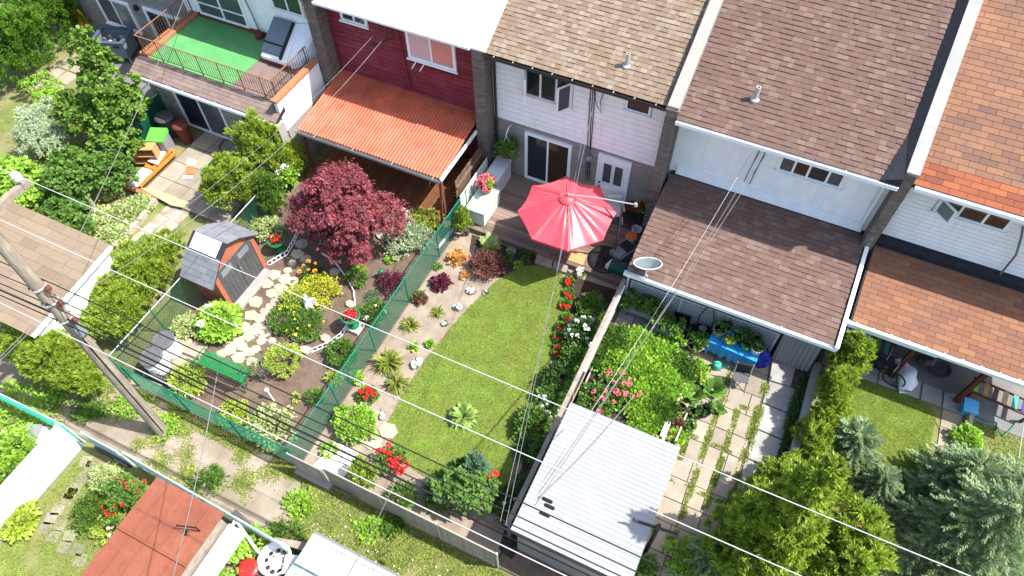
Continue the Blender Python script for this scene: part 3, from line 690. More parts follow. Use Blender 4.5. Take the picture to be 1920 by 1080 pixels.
# -- white house
wt, wr = house('white_row_house', 'row house with white siding over grey brick and tan shingle roof', -8.5, -2.86, 'mortar', ze=5.39)
H_w = [(-7.42, -5.8, 3.86, 4.94), (-4.2, -3.38, 4.44, 4.96)]
boards(wt, -8.5, -2.88, 15.99, 2.6, 5.22, 'white_siding', .2, H_w)
bricks(wt, (-8.5, 16, 0), (1, 0, 0), (0, 0, 1), 5.62, 2.6, 'pale_brick', (0, -1, 0), holes=[(1.1, 2.8, .2, 2.4), (3.76, 4.75, .2, 2.42)])
w1 = window(wt, -7.4, -5.82, 3.88, 4.92, 15.99, (-6.87, -6.35))
sash(wt, (-7.36, 15.9), .52, 3.94, 4.88, -1.15); sash(wt, (-5.86, 15.9), .5, 3.94, 4.88, math.pi+1.0, glass='glass_grey')
window(wt, -4.18, -3.4, 4.46, 4.94, 15.99, glass='glass_dull')
window(wt, -7.38, -5.72, .24, 2.36, 15.99, (-6.55,), name='patio_door', glass=['glass', 'glass_brown'], sill=False, fw=.1)
dr = MB().box(-4.72, -3.77, 15.93, 16.0, .24, 2.38).build('door', 'white_paint', wt)
for xx in (-4.44, -4.06):
    MB().box(xx-.13, xx+.13, 15.912, 15.928, 1.32, 2.12).build('pane', 'glass_grey', dr)
    MB().box(xx-.15, xx+.15, 15.915, 15.929, .5, 1.05).build('panel', 'white_siding', dr)
MB().lathe([(.005, -.035), (.035, -.025), (.035, .025), (.005, .035)], (-4.65, 15.88, 1.05), 10).build('handle', 'black_plastic', dr)
MB().lathe([(.005, -.03), (.03, -.02), (.03, .02), (.005, .03)], (-4.65, 15.89, 1.25), 10).build('lock', 'black_plastic', dr)
df = MB(); df.box(-4.8, -4.722, 15.92, 16.01, .24, 2.46); df.box(-3.768, -3.69, 15.92, 16.01, .24, 2.46); df.box(-4.722, -3.768, 15.92, 16.01, 2.382, 2.46); df.build('door_frame', 'white_paint', wt)
gutter(wt, -8.46, -2.88, 15.5, 5.38, 'dark_gutter', hang=.62, hm='grey_metal')
MB().tube([(-8.4, 15.45, 5.25), (-8.4, 15.75, 5.0), (-8.4, 15.9, 4.9), (-8.4, 15.9, .3)], .045, 8).build('downspout', 'dark_gutter', wt)
shingles(wr, -8.5, -2.86, YE-.03, 5.393, SL, 6.4, .19, .145, 'tan_shingle', lam=True)
def on_roof(u, v, ze):
    d = ray(u, v); t = (ze-SL*YE-CAM_H)/(d[2]-SL*d[1]); return (float(t*d[0]), float(t*d[1]), float(CAM_H+t*d[2]))
def vent(u, v, ze, t):
    p = on_roof(u, v, ze); MB().lathe([(.12, -.04), (.12, .03), (.065, .06), (.065, .42), (.045, .42), (.045, .34)], p, 14).build('vent_pipe', 'galvanized', t)
    MB().lathe([(.044, .335), (.02, .336)], p, 10).build('vent_throat', 'black_plastic', t)
vent(1175, 124, 5.39, wt)
# cable run and meter on the wall
for k, (a, b, c) in enumerate([((1108, 160), (1103, 240), (1098, 330)), ((1112, 165), (1107, 240), (1105, 335)), ((1116, 165), (1110, 250), (1100, 340))]):
    MB().tube([FY(*a, 15.93), FY(*b, 15.93), FY(*c, 15.93)], .013, 5).build('cable_run', 'black_cable', wt)
MB().tube([FY(1112, 163, 15.92), FY(1118, 195, 15.85), FY(1127, 212, 15.86), FY(1126, 190, 15.9), FY(1134, 168, 15.92)], .012, 5).build('cable_loop', 'black_cable', wt)
MB().lathe([(.02, 0), (.09, .01), (.09, .12), (.03, .14)], FY(1104, 300, 15.85), 12).build('meter', 'grey_metal', wt)
# -- red house
mat('roof_white', (.42, .425, .43), .4, .03, 1, dirt=(.33, .33, .33), dscale=.6, damount=.4)
rt, rr = house('red_row_house', 'row house with worn crimson siding and bare white metal roof', -14.55, -8.92, 'red_siding', roof_m='roof_white', ze=5.46)
H_r = [(-11.55, -9.75, 3.92, 5.06), (-13.98, -12.92, 4.62, 5.12)]
boards(rt, -14.55, -8.92, 15.99, 2.3, 5.22, 'red_siding', .18, H_r)
window(rt, -11.53, -9.77, 3.94, 5.04, 15.99, (-10.66,), glass=['pale_blind_reflect', 'pink_blind_reflect'], fw=.1)
for xx in (-11.25, -10.95): MB().bar((xx, 15.95, 3.9), (xx-.08, 15.72, 3.72), .03, .03).build('sill_bracket', 'white_paint', rt)
window(rt, -13.96, -12.94, 4.64, 5.1, 15.99, (-13.45,), fw=.09)
gutter(rt, -14.52, -8.95, 15.5, 5.45, 'white_paint', hang=1.2, h=.08)
for k in range(7): MB().xprism([(15.46, 5.446), (15.46, 5.456), (21, 8.226), (21, 8.216)], -14.5+k*.8, -13.72+k*.8).build('roof_sheet', 'roof_white', rr)
MB().tube([(-11.85, 15.92, 5.15), (-11.75, 15.9, 4.3), (-11.65, 15.92, 2.7)], .03, 6).build('downpipe', 'red_siding', rt)
for q in ((728, 45, 700, 85), (735, 48, 725, 75)): MB().tube([FY(q[0], q[1], 15.93), FY((q[0]+q[2])/2+8, (q[1]+q[3])/2+12, 15.86), FY(q[2], q[3], 15.93)], .014, 5).build('cable_loop', 'black_cable', rt)
# corrugated canopy over the red house's deck
ct = thing('patio_canopy', 'orange red corrugated metal canopy over the brown deck', 'canopy', (-11.7, 13.1, 0))
corrugated(ct, -14.5, -8.98, ((13.1, 2.12), (15.96, 2.52)), .115, .016, 'red_metal')
gutter(ct, -14.5, -8.98, 13.1, 2.1, 'grey_metal', hang=1.5)
MB().box(-8.97, -8.9, 13.02, 15.5, 2.1, 2.2).build('edge_trim', 'white_paint', ct)
for xx in (-14.4, -9.05): MB().box(xx-.05, xx+.05, 13.12, 13.22, .3, 2.1).build('post', 'brown_paint', ct)
for k in range(9): MB().box(-14.4+k*.66, -14.34+k*.66, 13.12, 15.9, 2.02+.0, 2.08).build('rafter', 'brown_paint', ct)
MB().bar((-9.0, 13.1, 2.05), (-8.95, 12.75, 0), .07, .07).build('brace', 'red_brown', ct)
dk = thing('brown_deck', 'low brown plank deck beneath the corrugated canopy', 'deck', (-11.7, 13.2, 0))
for k in range(38): MB().box(-14.4+k*.143, -14.265+k*.143, 12.75, 15.9, .24, .28).build('deck_board', 'dark_deck', dk)
MB().box(-14.4, -8.98, 12.72, 12.75, .02, .28).build('skirt', 'brown_paint', dk)
# -- grey stucco house
gt, gr = house('stucco_row_house', 'row house with pale stucco wall and dark brown shingle roof', -2.52, 3.3, 'white_stucco', ze=5.42, ye=15.24)
window(gt, .4, 2.16, 3.93, 4.56, 16.0, (.82, 1.22, 1.74), glass=['glass_grey', 'glass_brown', 'glass', 'glass_grey'], m='white_paint')
MB().box(-2.5, 3.28, 15.3, 16.0, 5.1, 5.17).build('soffit', 'white_paint', gt)
gutter(gt, -2.52, 3.28, 15.24, 5.26, 'white_paint', hang=9)
MB().tube([(3.12, 15.2, 5.2), (3.12, 15.8, 5.0), (3.12, 15.9, 2.8)], .04, 7).build('downspout', 'white_paint', gt)
shingles(gr, -2.52, 3.06, 15.21, 5.278, SL, 7.4, .23, .15, 'brown_shingle', lam=True)
MB().prism([(2.8, 15.2), (3.29, 15.2), (3.29, 21.2), (3.06, 21.2), (3.06, 16.4)], [roofz(y, 5.42)-.03 for y in (15.2, 15.2, 21.2, 21.2, 16.4)], [5.295, 5.52, roofz(21.2, 5.42)+.26, roofz(21.2, 5.42)+.03, roofz(16.4, 5.42)+.03]).build('flashing', 'dark_felt', gr)
vent(1415, 187, 5.42, gt)
for q in ((1435, 285, 1405, 345), (1425, 280, 1395, 340)): MB().tube([FY(q[0], q[1], 15.93), FY((q[0]+q[2])/2, (q[1]+q[3])/2, 15.9), FY(q[2], q[3], 15.95)], .013, 5).build('cable_run', 'black_cable', gt)
# lean-to at the back of the stucco house
et = thing('lean_to', 'brown shingled lean-to with white gutters behind the stucco house', 'extension', (.5, 12.4, 0))
eb = MB().box(-2.42, 3.42, 12.78, 15.98, 0, 1.9).build('wall', 'slate_paint', et)
es = .17; eZ = 2.04; eY = 12.28
er = MB().xprism([(eY, eZ-.12), (eY, eZ), (15.99, eZ+es*(15.99-eY)), (15.99, eZ+es*(15.99-eY)-.12)], -2.45, 3.42).build('roof', 'dark_felt', et)
shingles(er, -2.45, 3.38, eY-.02, eZ+.003, es, 3.72, .25, .165, 'brown_shingle', lam=True)
gutter(et, -2.5, 3.5, eY, eZ, 'white_paint', hang=9, w=.12, h=.13)
MB().bar((3.47, eY-.1, eZ+.02), (3.47, 15.5, eZ+.02+es*(15.5-eY)), .1, .12).build('fascia', 'white_paint', et)
MB().bar((3.47, 15.5, eZ+.56), (3.47, 15.5, 3.1), .08, .08).build('downspout', 'pale_metal', et)
MB().xprism([(15.9, eZ+es*3.6), (15.99, eZ+es*3.6), (15.99, 2.95), (15.96, 2.95)], -2.3, 3.2).build('flashing', 'white_paint', et)
MB().tube([(-2.4, 12.22, 1.95), (-2.42, 12.5, 1.6), (-2.42, 12.62, 1.5), (-2.42, 12.62, .25)], .04, 7).build('downspout', 'white_paint', et)
MB().box(-2.4, 3.35, 12.7, 12.775, 1.6, 1.75).build('header', 'slate_paint', et)
# white lattice skirting: each lath crossing is real
lt = thing('lattice_screen', 'white diagonal lattice screen along the lean-to', 'lattice', (-.1, 12.68, 0))
lx0, lx1, lz0, lz1 = -2.3, 2.1, .15, 1.15
for sg in (1, -1):
    mb = MB(); s = lx0-(lz1-lz0) if sg == 1 else lx0
    while s < (lx1 if sg == 1 else lx1+(lz1-lz0)):
        a0, a1, za, zb = s, s+sg*(lz1-lz0), lz0, lz1
        if sg == 1:
            if a0 < lx0: za += lx0-a0; a0 = lx0
            if a1 > lx1: zb -= a1-lx1; a1 = lx1
        else:
            if a0 > lx1: za += a0-lx1; a0 = lx1
            if a1 < lx0: zb -= lx0-a1; a1 = lx0
        if zb-za > .02: yy = 12.66+.006*sg; mb.bar((a0, yy, za), (a1, yy, zb),   .011, .026, up=(0, 0, 1))
        s += .115
    mb.build('lath_layer', 'white_slat', lt)
for a, b in (((lx0, lz0), (lx1, lz0)), ((lx0, lz1), (lx1, lz1))): MB().box(a[0]-.03, b[0]+.03, 12.635, 12.65, a[1]-.02, a[1]+.03).build('rail', 'white_slat', lt)
for xx in (lx0, -.75, .65, lx1): MB().box(xx-.03, xx+.03, 12.63, 12.646, lz0, lz1).build('stile', 'white_slat', lt)
# -- orange roofed house
ot, orf = house('orange_roof_house', 'row house with narrow white siding and worn orange shingle roof', 3.6, 9.6, 'brown_paint', ze=5.24)
boards(ot, 3.62, 9.6, 15.99, 2.82, 5.22, 'white_siding', .145, [(4.44, 6.24, 4.15, 4.8)])
window(ot, 4.46, 6.22, 4.17, 4.78, 15.99, (5.05, 5.65), glass=['glass', 'glass_brown', 'glass_brown'], m='white_paint')
sash(ot, (4.5, 15.9), .52, 4.22, 4.72, -.75, m='white_paint')
gutter(ot, 3.66, 9.6, 15.5, 5.22, 'white_paint', hang=9, w=.13)
shingles(orf, 3.6, 9.6, YE-.03, 5.243, SL, 7.4, .41, .165, 'orange_shingle', m2='fresh_shingle', rows2=4)
MB().tube([(8.1, 15.9, 2.8), (7.8, 15.85, 3.6), (7.85, 15.85, 4.1)], .035, 6).build('service_mast', 'grey_cable', ot)
MB().tube([FY(1918, 425, 15.85), FY(1915, 445, 15.8), FY(1905, 478, 15.8), FY(1875, 515, 15.85)], .03, 6).build('conduit', 'grey_cable', ot)
# carport roof
kt = thing('carport', 'orange shingled carport with white gutter over the dim patio', 'carport', (6.5, 13.2, 0))
ks = .2; kY = 13.22; kZ = 2.12
kr = MB().xprism([(kY, kZ-.1), (kY, kZ), (15.8, kZ+ks*(15.8-kY)), (15.8, kZ+ks*(15.8-kY)-.1)], 3.62, 9.6).build('roof', 'dark_felt', kt)
shingles(kr, 3.66, 9.6, kY-.02, kZ+.003, ks, 2.55, .41, .165, 'rust_shingle')
MB().box(3.62, 9.6, 15.72, 15.985, 2.66, 2.8).build('flashing', 'dark_felt', kt)
gutter(kt, 3.56, 9.6, kY-.005, kZ, 'white_paint', w=.14, hang=.45)
MB().box(3.56, 5.9, kY-.16, kY-.147, kZ-.13, kZ+.03).build('gutter_cover', 'white_paint', kt)
for px, py in ((5.48, 13.42), (7.25, 13.38)): MB().box(px-.06, px+.06, py-.06, py+.06, .02, kZ-.02).build('post', 'red_brown', kt)
MB().box(3.62, 9.6, 13.36, 13.46, kZ-.2, kZ-.03).build('beam', 'red_brown', kt)
# -- house with the roof terrace
lt_ = thing('terrace_house', 'pale house with a green carpeted roof terrace and brick lower storey', 'house', (-18, 13.2, 0))
LX0, LX1 = -21.3, -15.02
MB().box(LX0, LX1, 13.2, 16.2, 0, 2.6).build('lower_wall', 'mortar', lt_)
MB().box(LX0-.2, LX1, 16.2, 26, 0, 5.3).build('upper_wall', 'white_stucco', lt_)
MB().xprism([(15.5, 5.3), (15.5, 5.44), (21.5, 8.4), (21.5, 8.26)], LX0-.3, LX1).build('roof', 'dark_felt', lt_)
bricks(lt_, (LX0, 13.2, 0), (1, 0, 0), (0, 0, 1), LX1-LX0, 2.45, 'speckle_brick', (0, -1, 0), bl=.24, bh=.085, holes=[(1.2, 3.42, -.1, 2.2)])
bricks(lt_, (LX0, 13.2, 0), (0, 1, 0), (0, 0, 1), 3.0, 2.45, 'speckle_brick', (-1, 0, 0), bl=.24, bh=.085)
window(lt_, -20.1, -17.92, .12, 2.12, 13.19, (-19.0,), name='patio_door', glass=['glass', 'glass_grey'], sill=False, fw=.09)
MB().box(-17.0, -16.4, 13.12, 13.18, .9, 2.0).build('shutter', 'red_brown', lt_)
gl = MB()
for k in range(5): gl.bar((-16.3+k*.12, 13.14, .9), (-16.3+k*.12, 13.14, 2.0), .02, .02)
for k in range(3): gl.bar((-16.32, 13.14, 1.0+k*.45), (-15.8, 13.14, 1.0+k*.45), .02, .02)
gl.build('window_grille', 'white_paint', lt_)
awn = MB()
for k in range(22): a = -20.15+k*.105; awn.add([(a, 13.1, 2.28), (a+.105, 13.1, 2.28), (a+.105, 12.98, 2.08), (a+.0525, 12.965, 2.03), (a, 12.98, 2.08)], [(0, 4, 3, 2, 1)])
awn.build('awning_valance', 'cream_cloth', lt_)
# terrace: deck slab, sloped shingled rim, parapets
MB().box(LX0, LX1, 13.35, 16.2, 2.601, 2.7).build('terrace_slab', 'gravel_shingle', lt_)
rim = MB().xprism([(12.78, 2.32), (12.78, 2.42), (13.35, 2.7), (13.35, 2.5)], LX0-.05, LX1+.02).build('terrace_rim', 'dark_felt', lt_)
shingles(rim, LX0-.05, LX1+.02, 12.77, 2.425, .49, .62, .33, .15, 'gravel_shingle', single=120)
gutter(lt_, LX0-.1, LX1+.05, 12.78, 2.4, 'white_paint', hang=.7)
MB().box(-20.9, -17.25, 13.42, 16.15, 2.704, 2.716).build('terrace_carpet', 'carpet_green', lt_)
MB().box(LX0+.02, -20.92, 13.42, 16.19, 2.705, 2.82).build('terrace_curb', 'orange_wood', lt_)
MB().box(-20.9, -16.0, 16.12, 16.19, 2.72, 2.86).build('wall_base', 'red_brown', lt_)
window(lt_, -20.75, -18.5, 2.86, 4.9, 16.19, (-19.6,), name='terrace_door', glass=['glass_grey', 'glass_grey'], sill=False, m='white_paint', bars=(3.35,))
window(lt_, -17.0, -15.7, 4.1, 5.0, 16.19, (-16.35,), m='white_paint')
MB().tube([(-18.0, 16.1, 2.8), (-18.05, 16.08, 3.6), (-18.2, 16.05, 4.6)], .035, 6).build('vent_stack', 'grey_metal', lt_)
MB().lathe([(.16, 0), (.16, .14), (.09, .28), (.09, .3)], (-17.98, 16.0, 2.72), 8).build('stack_base', 'red_brown', lt_)
MB().box(-15.14, -15.005, 13.1, 15.45, 1.8, 3.02).build('parapet', 'white_paint', lt_)
MB().box(-15.2, -14.96, 13.05, 15.46, 3.02, 3.1).build('parapet_cap', 'orange_wood', lt_)
MB().box(-15.3, -14.96, 12.75, 13.08, 0, 2.3).build('corner_pier', 'mortar', lt_)
bricks(lt_, (-15.3, 12.75, 0), (1, 0, 0), (0, 0, 1), .34, 2.3, 'grey_brick', (0, -1, 0))
# sloping bulkhead on the terrace
bk = thing('roof_bulkhead', 'white sloping roof bulkhead with a strapped grey lid on the terrace', 'hatch', (-16.4, 15.3, 2.7))
MB().prism([(-17.05, 14.95), (-16.0, 14.95), (-16.0, 16.15), (-17.05, 16.15)], 2.86, [2.98, 2.98, 3.75, 3.75]).build('box', 'white_paint', bk)
MB().box(-17.07, -15.9, 14.93, 16.14, 2.7, 2.858).build('curb', 'red_brown', bk)
MB().prism([(-17.07, 15.05), (-16.3, 15.05), (-16.3, 16.1), (-17.07, 16.1)], [3.05, 3.05, 3.722, 3.722], [3.13, 3.13, 3.80, 3.80]).build('lid', 'tub_grey', bk)
MB().prism([(-17.09, 15.3), (-16.28, 15.3), (-16.28, 15.34), (-17.09, 15.34)], [3.2, 3.2, 3.23, 3.23], [3.31, 3.31, 3.335, 3.335]).build('strap', 'black_plastic', bk)
MB().prism([(-16.285, 14.98), (-16.2, 14.98), (-16.2, 16.1), (-16.285, 16.1)], [3.0, 3.0, 3.73, 3.73], [3.09, 3.09, 3.79, 3.79]).build('hinge_rail', 'black_plastic', bk)
MB().prism([(-15.98, 14.95), (-15.6, 15.3), (-15.2, 16.15), (-15.98, 16.15)], 2.705, [2.95, 2.95, 3.9, 3.8]).build('side_flashing', 'white_paint', bk)
# iron railing round the terrace
rg = thing('terrace_railing', 'rusty wrought iron railing round the green terrace', 'railing', (-18, 13.4, 2.7))
def rail_run(a, b, h0=.12, h1=.85, step=.11):
    a, b = np.array(a, float), np.array(b, float); L = np.linalg.norm(b-a); n = int(L/step)
    for hh, r in ((h1, .022), (h0, .014)): MB().bar(a+np.array([0, 0, hh]), b+np.array([0, 0, hh]), .035 if hh > .5 else .02, .02).build('rail', 'rail_paint' if hh > .5 else 'iron', rg)
    mb = None
    for k in range(n+1):
        p = a+(b-a)*k/n; q = p+np.array([0, 0, h1])
        if k % 8 == 0: MB().bar(p, q, .03, .03).build('post', 'iron', rg)
        else: MB().bar(p+np.array([0, 0, h0]), q, .014, .014).build('baluster', 'iron', rg)
rail_run((-21.1, 13.45, 2.7), (-15.25, 13.45, 2.7)); rail_run((-21.1, 13.45, 2.7), (-21.1, 16.1, 2.7)); rail_run((-15.35, 13.5, 2.7), (-15.35, 15.4, 2.7), .3, .85)
# -- brick house at the far corner
nt_ = thing('grey_brick_house', 'grey brick house wall with wide white framed glazing', 'house', (-25, 16.2, 0))
MB().box(-29.2, -21.55, 16.2, 26, 0, 5.3).build('wall', 'mortar', nt_)
bricks(nt_, (-29.2, 16.2, 0), (1, 0, 0), (0, 0, 1), 7.6, 4.2, 'pale_brick', (0, -1, 0), holes=[(2.6, 4.5, .75, 2.2), (5.2, 7.6, 0, 2.3)])
window(nt_, -26.6, -24.75, .8, 2.15, 16.19, (-25.7,), glass=['glass_grey', 'glass_pale'], fw=.1)
window(nt_, -23.95, -21.75, .05, 2.25, 16.19, (-22.8,), name='patio_door', glass=['glass', 'glass_brown'], sill=False, fw=.12)
MB().lathe([(.03, 0), (.1, .05), (.08, .2), (.03, .25)], (-24.3, 16.1, 2.0), 8).build('wall_lamp', 'black_plastic', nt_)
# -- party walls between the houses
def party(label, x0, x1, cap_m, up=.3, capw=.06, brick_front=True, y0=15.47, side=None, ext=None):
    t = thing('party_wall', label, 'wall', ((x0+x1)/2, y0, 0)); 
    MB().xprism([(y0, 0), (y0, ZE+up-.05), (21.5, roofz(21.5)+up-.05), (21.5, 0)], x0+.01, x1-.01).build('pier', 'mortar', t)
    bricks(t, (x0+.01, y0, 0), (1, 0, 0), (0, 0, 1), x1-x0-.02, ZE+up-.15, 'grey_brick', (0, -1, 0))
    for nx, xx in ((1, x1-.01), (-1, x0+.01)): bricks(t, (xx, y0, 0), (0, 1, 0), (0, 0, 1), .5, ZE-.15, 'grey_brick', (nx, 0, 0))
    ys = [y0-.03, 16.6, 18.9, 21.4]
    for a, b in zip(ys[:-1], ys[1:]):
        za, zb = ZE+SL*(a-YE)+up-.03, ZE+SL*(b-YE)+up-.03
        MB().prism([(x0-capw, a), (x1+capw, a), (x1+capw, b-.008), (x0-capw, b-.008)], [za-.06, za-.06, zb-.06, zb-.06], [za, za, zb, zb]).build('cap', cap_m, t)
    return t
party('brick party wall capped in white metal next to the crimson siding', -8.92, -8.5, 'white_paint', .2)
party('brick party wall with taupe metal cap beside the tan shingle roof', -2.86, -2.52, 'cap_metal', .3, capw=.02, y0=15.3)
party('brick party wall with pale grey metal cap by the orange shingle roof', 3.3, 3.6, 'pale_metal', .3, capw=.015)
party('brick party wall between the roof terrace and the crimson siding', -14.98, -14.55, 'grey_brick', .3)
for o in list(COL.objects):
    if o.type == 'EMPTY' and o.get('category') and o.children:
        for c in o.children:
            if c.matrix_parent_inverse == Matrix.Identity(4) and not c.get('_rel'): c.matrix_parent_inverse = Matrix.Translation(o.location).inverted()
SITE_DONE = set(o.name for o in COL.objects)
# ------------------------------------------------------------------ garden of the white house
def site(t):
    inv = Matrix.Translation(t.location).inverted()
    for c in t.children: c.matrix_parent_inverse = inv
    return t
LC = np.mean(np.array(LAWN), 0)
grass('lawn_grass', 'mown green grass of the tongue shaped lawn', [(LC[0]+(p[0]-LC[0])*(1.03+.03*math.sin(i*2.3)), LC[1]+(p[1]-LC[1])*(1.012+.012*math.sin(i*1.7))) for i, p in enumerate(LAWN)], 150000, .042, 'grass_blade', .012, wd=.007)
wd_ = thing('timber_deck', 'weathered grey brown timber deck under the red umbrella', 'deck', (-5.5, 14.5, 0))
for k in range(20):
    y = 13.12+k*.143
    for a, b in ((-8.4, -5.2+.4*(k % 3)), (-5.19+.4*(k % 3), -2.56)): MB().box(a, b, y, y+.128, .17, .21).build('deck_board', 'deck_wood', wd_)
MB().box(-8.4, -2.56, 13.09, 13.117, .0, .205).build('skirt_board', 'deck_wood', wd_); site(wd_)
st = thing('deck_step', 'pale slab and plank step at the front edge of the timber deck', 'step', G(1040, 490, .1))
MB().prism([G(*p, .12)[:2] for p in [(1008, 470), (1038, 480), (1034, 502), (1003, 491)]], .02, .12).build('slab', 'slab', st)
MB().prism([G(*p, .12)[:2] for p in [(1040, 481), (1067, 491), (1062, 511), (1036, 503)]], .02, .12).build('slab', 'slab', st)
MB().prism([G(*p, .23)[:2] for p in [(1070, 468), (1100, 478), (1093, 497), (1063, 487)]], .214, .235).build('plank', 'pine_wood', st); site(st)
def deckbox(label, x0, x1, y0, y1, h, m, lid):
    t = thing('storage_box', label, 'box', ((x0+x1)/2, (y0+y1)/2, .21)); MB().box(x0+.03, x1-.03, y0+.03, y1-.03, .212, h).build('body', m, t)
    MB().prism([(x0, y0), (x1, y0), (x1, y1), (x0, y1)], h+.002, [h+.06, h+.06, h+.08, h+.08]).build('lid', lid, t)
    MB().box(x0+.1, x1-.1, y0+.018, y0+.029, .32, h-.08).build('front_panel', m, t); MB().box((x0+x1)/2-.05, (x0+x1)/2+.05, y0-.02, y0-.001, h-.02, h+.03).build('latch', 'grey_plastic', t); site(t)
mat('sage_plastic', (.50, .56, .50), .55, .06, 3); mat('sage_lid', (.34, .44, .40), .5, .08, 3)
deckbox('sage green deck storage box carrying the pink flower pot', -8.32, -7.62, 13.3, 14.55, .8, 'sage_plastic', 'sage_lid')
deckbox('plain pale grey box behind the sage storage box', -8.35, -7.8, 14.62, 15.8, .95, 'tub_pale' if mat('tub_pale', (.50, .53, .55), .6, .06, 3) else '', 'tub_pale')
def pot(name, label, at, r, h, m, plant=None, flowers=None, n=160, leaf=.09, ph=None, cat='pot plant', group=None, soil=True, wid=.4, pr=None):
    t = thing(name, label, cat, at, 0, group)
    MB().lathe([(r*.72, 0), (r*.78, .02), (r, h), (r*1.08, h), (r*1.08, h+.03), (r*.95, h+.03), (r*.92, h-.02)], n=18).build('pot', m, t, smooth=False)
    if soil: MB().lathe([(r*.9, h-.06), (r*.9, h-.02)], n=14).build('soil', 'dark_soil', t)
    if plant:
        ph = ph or r*1.6; pr = pr or r*1.5; P, N = clump_points([((0, 0, h+ph*.45), (pr, pr, ph*.55))], n, 16, .35, .4, zmin=h*.7)
        D = unit(N+rdir(len(P))*.7+np.array([0, 0, .3])); L = leaf*RNG.uniform(.6, 1.3, len(P)); link('foliage', leaf_mesh('foliage', P, D, unit(N+np.array([0, 0, .8])), L, L*wid, 1, droop=.2), plant, t)
        if flowers: kind, c, s = flowers; d = rdir(c); d[:, 2] = np.abs(d[:, 2])+.2; d = unit(d); blossoms(t, np.stack([d[:, 0]*pr, d[:, 1]*pr, h+ph*.45+d[:, 2]*ph*.6], 1), kind, s)
    return t
pot('flower_pot', 'pot of pink and yellow flowers on the sage storage box', (-8.0, 14.25, .88), .2, .2, 'terracotta', 'leaf_lime', ('pink_flower', 16, .11), 260, .09, .35)
hb = thing('hanging_basket', 'round bushy hanging basket beside the patio door of the white house', 'basket', FY(950, 282, 15.55)); 
P, N = clump_points([((0, 0, 0), (.36, .36, .42))], 1500, 40, .3, .6); D = unit(N+rdir(len(P))*.7-np.array([0, 0, .3])); link('foliage', leaf_mesh('foliage', P, D, N, .09*RNG.uniform(.6, 1.3, len(P)), .025, 1), 'leaf_mid', hb)
MB().lathe([(.1, -.3), (.2, -.2), (.22, 0)], n=12).build('bowl', 'brown_paint', hb); 
for k in range(3): MB().tube([(.2*math.cos(k*2.1), .2*math.sin(k*2.1), 0), (0, 0, .75)], .006, 4).build('chain', 'white_paint', hb)
MB().tube([(0, 0, .75), (0, .2, .85), (0, .38, .8)], .015, 5).build('bracket', 'white_paint', hb); blossoms(hb, rdir(7)*.34, 'red_flower', .06)
# red cantilever umbrella
uc = np.array([-4.87, 13.58]); ut = thing('patio_umbrella', 'large red octagonal cantilever umbrella over the timber deck', 'umbrella', (-3.42, 14.0, .21))
zt, ze_, R8 = 2.72, 2.08, 1.5; rim = []; cp = MB(); NS = 8
for k in range(NS):
    a0, a1 = [2*math.pi*(k+j)/NS+.42 for j in (0, 1)]; rows = []
    for i in range(9):
        f = .09+.91*i/8; row = []
        for j in range(25):
            g = j/24; a = a0+(a1-a0)*g; rr = R8*f*math.cos((a1-a0)/2)/math.cos(a-(a0+a1)/2); sag = .07*f*f*math.sin(math.pi*g)+.011*math.sin(5*math.pi*g+k)*(1-f*.55)*math.sin(math.pi*g)+.05*(math.exp(-((g-.1)/.05)**2)+math.exp(-((g-.9)/.05)**2))*(1-.55*f)*min(1, f*4)
            rr2 = rr*(1-.03*math.sin(math.pi*g)*f); row.append((uc[0]+rr2*math.cos(a), uc[1]+rr2*math.sin(a), zt-.02-(zt-ze_)*f**1.15-sag))
        rows.append(row)
    vs = [p for r_ in rows for p in r_]; fs = [(i*25+j, (i+1)*25+j, (i+1)*25+j+1, i*25+j+1) for i in range(8) for j in range(24)]
    fc = MB(); fc.add(vs, fs); fc.build('canopy_panel', 'umbrella_cloth', ut, smooth=True)
    fc = MB(); e = [rows[8][j] for j in range(0, 25, 4)]; fc.add([*e, *[(p[0], p[1], p[2]-.07) for p in e]], [(j, 7+j, 8+j, j+1) for j in range(6)]); fc.build('valance', 'umbrella_cloth', ut)
    MB().tube([(rows[i][0][0], rows[i][0][1], rows[i][0][2]+.004) for i in range(9)], .007, 4).build('seam', 'umbrella_cloth', ut)
    MB().tube([(uc[0]+.1*math.cos(a0), uc[1]+.1*math.sin(a0), zt-.07), (uc[0]+R8*.5*math.cos(a0), uc[1]+R8*.5*math.sin(a0), zt-.07-(zt-ze_)*.5**1.15), (uc[0]+R8*math.cos(a0), uc[1]+R8*math.sin(a0), ze_-.04)], .014, 5).build('rib', 'grey_metal', ut)
MB().lathe([(.26, -.07), (.2, .0), (.1, .035), (.03, .05)], (uc[0], uc[1], zt), 16).build('vent_cap', 'umbrella_cloth', ut)
MB().lathe([(.03, 0), (.045, .02), (.03, .1), (.01, .12)], (uc[0], uc[1], zt+.05), 10).build('finial', 'grey_metal', ut)
mx, my = -3.30, 14.02
MB().tube([(uc[0], uc[1], zt+.1), ((uc[0]+mx)/2, (uc[1]+my)/2, zt+.12), (mx+.35, my+.1, zt+.02)], .02, 8).build('arm', 'pale_metal', ut)
MB().tube([(mx, my, .25), (mx, my, zt-.05)], .035, 8).build('mast', 'dark_grey_plastic', ut); MB().bar((mx, my, 1.7), (mx-.5, my-.12, 2.45), .04, .03).build('strut', 'dark_grey_plastic', ut)
MB().lathe([(.03, 0), (.06, .02), (.05, .12)], (mx+.36, my+.1, zt-.05), 8).build('arm_end', 'pale_metal', ut)
MB().lathe([(.55, 0), (.55, .05), (.48, .08), (.08, .09), (.07, .2)], (mx-.2, my-.28, .213), 28).build('base', 'black_plastic', ut); site(ut)
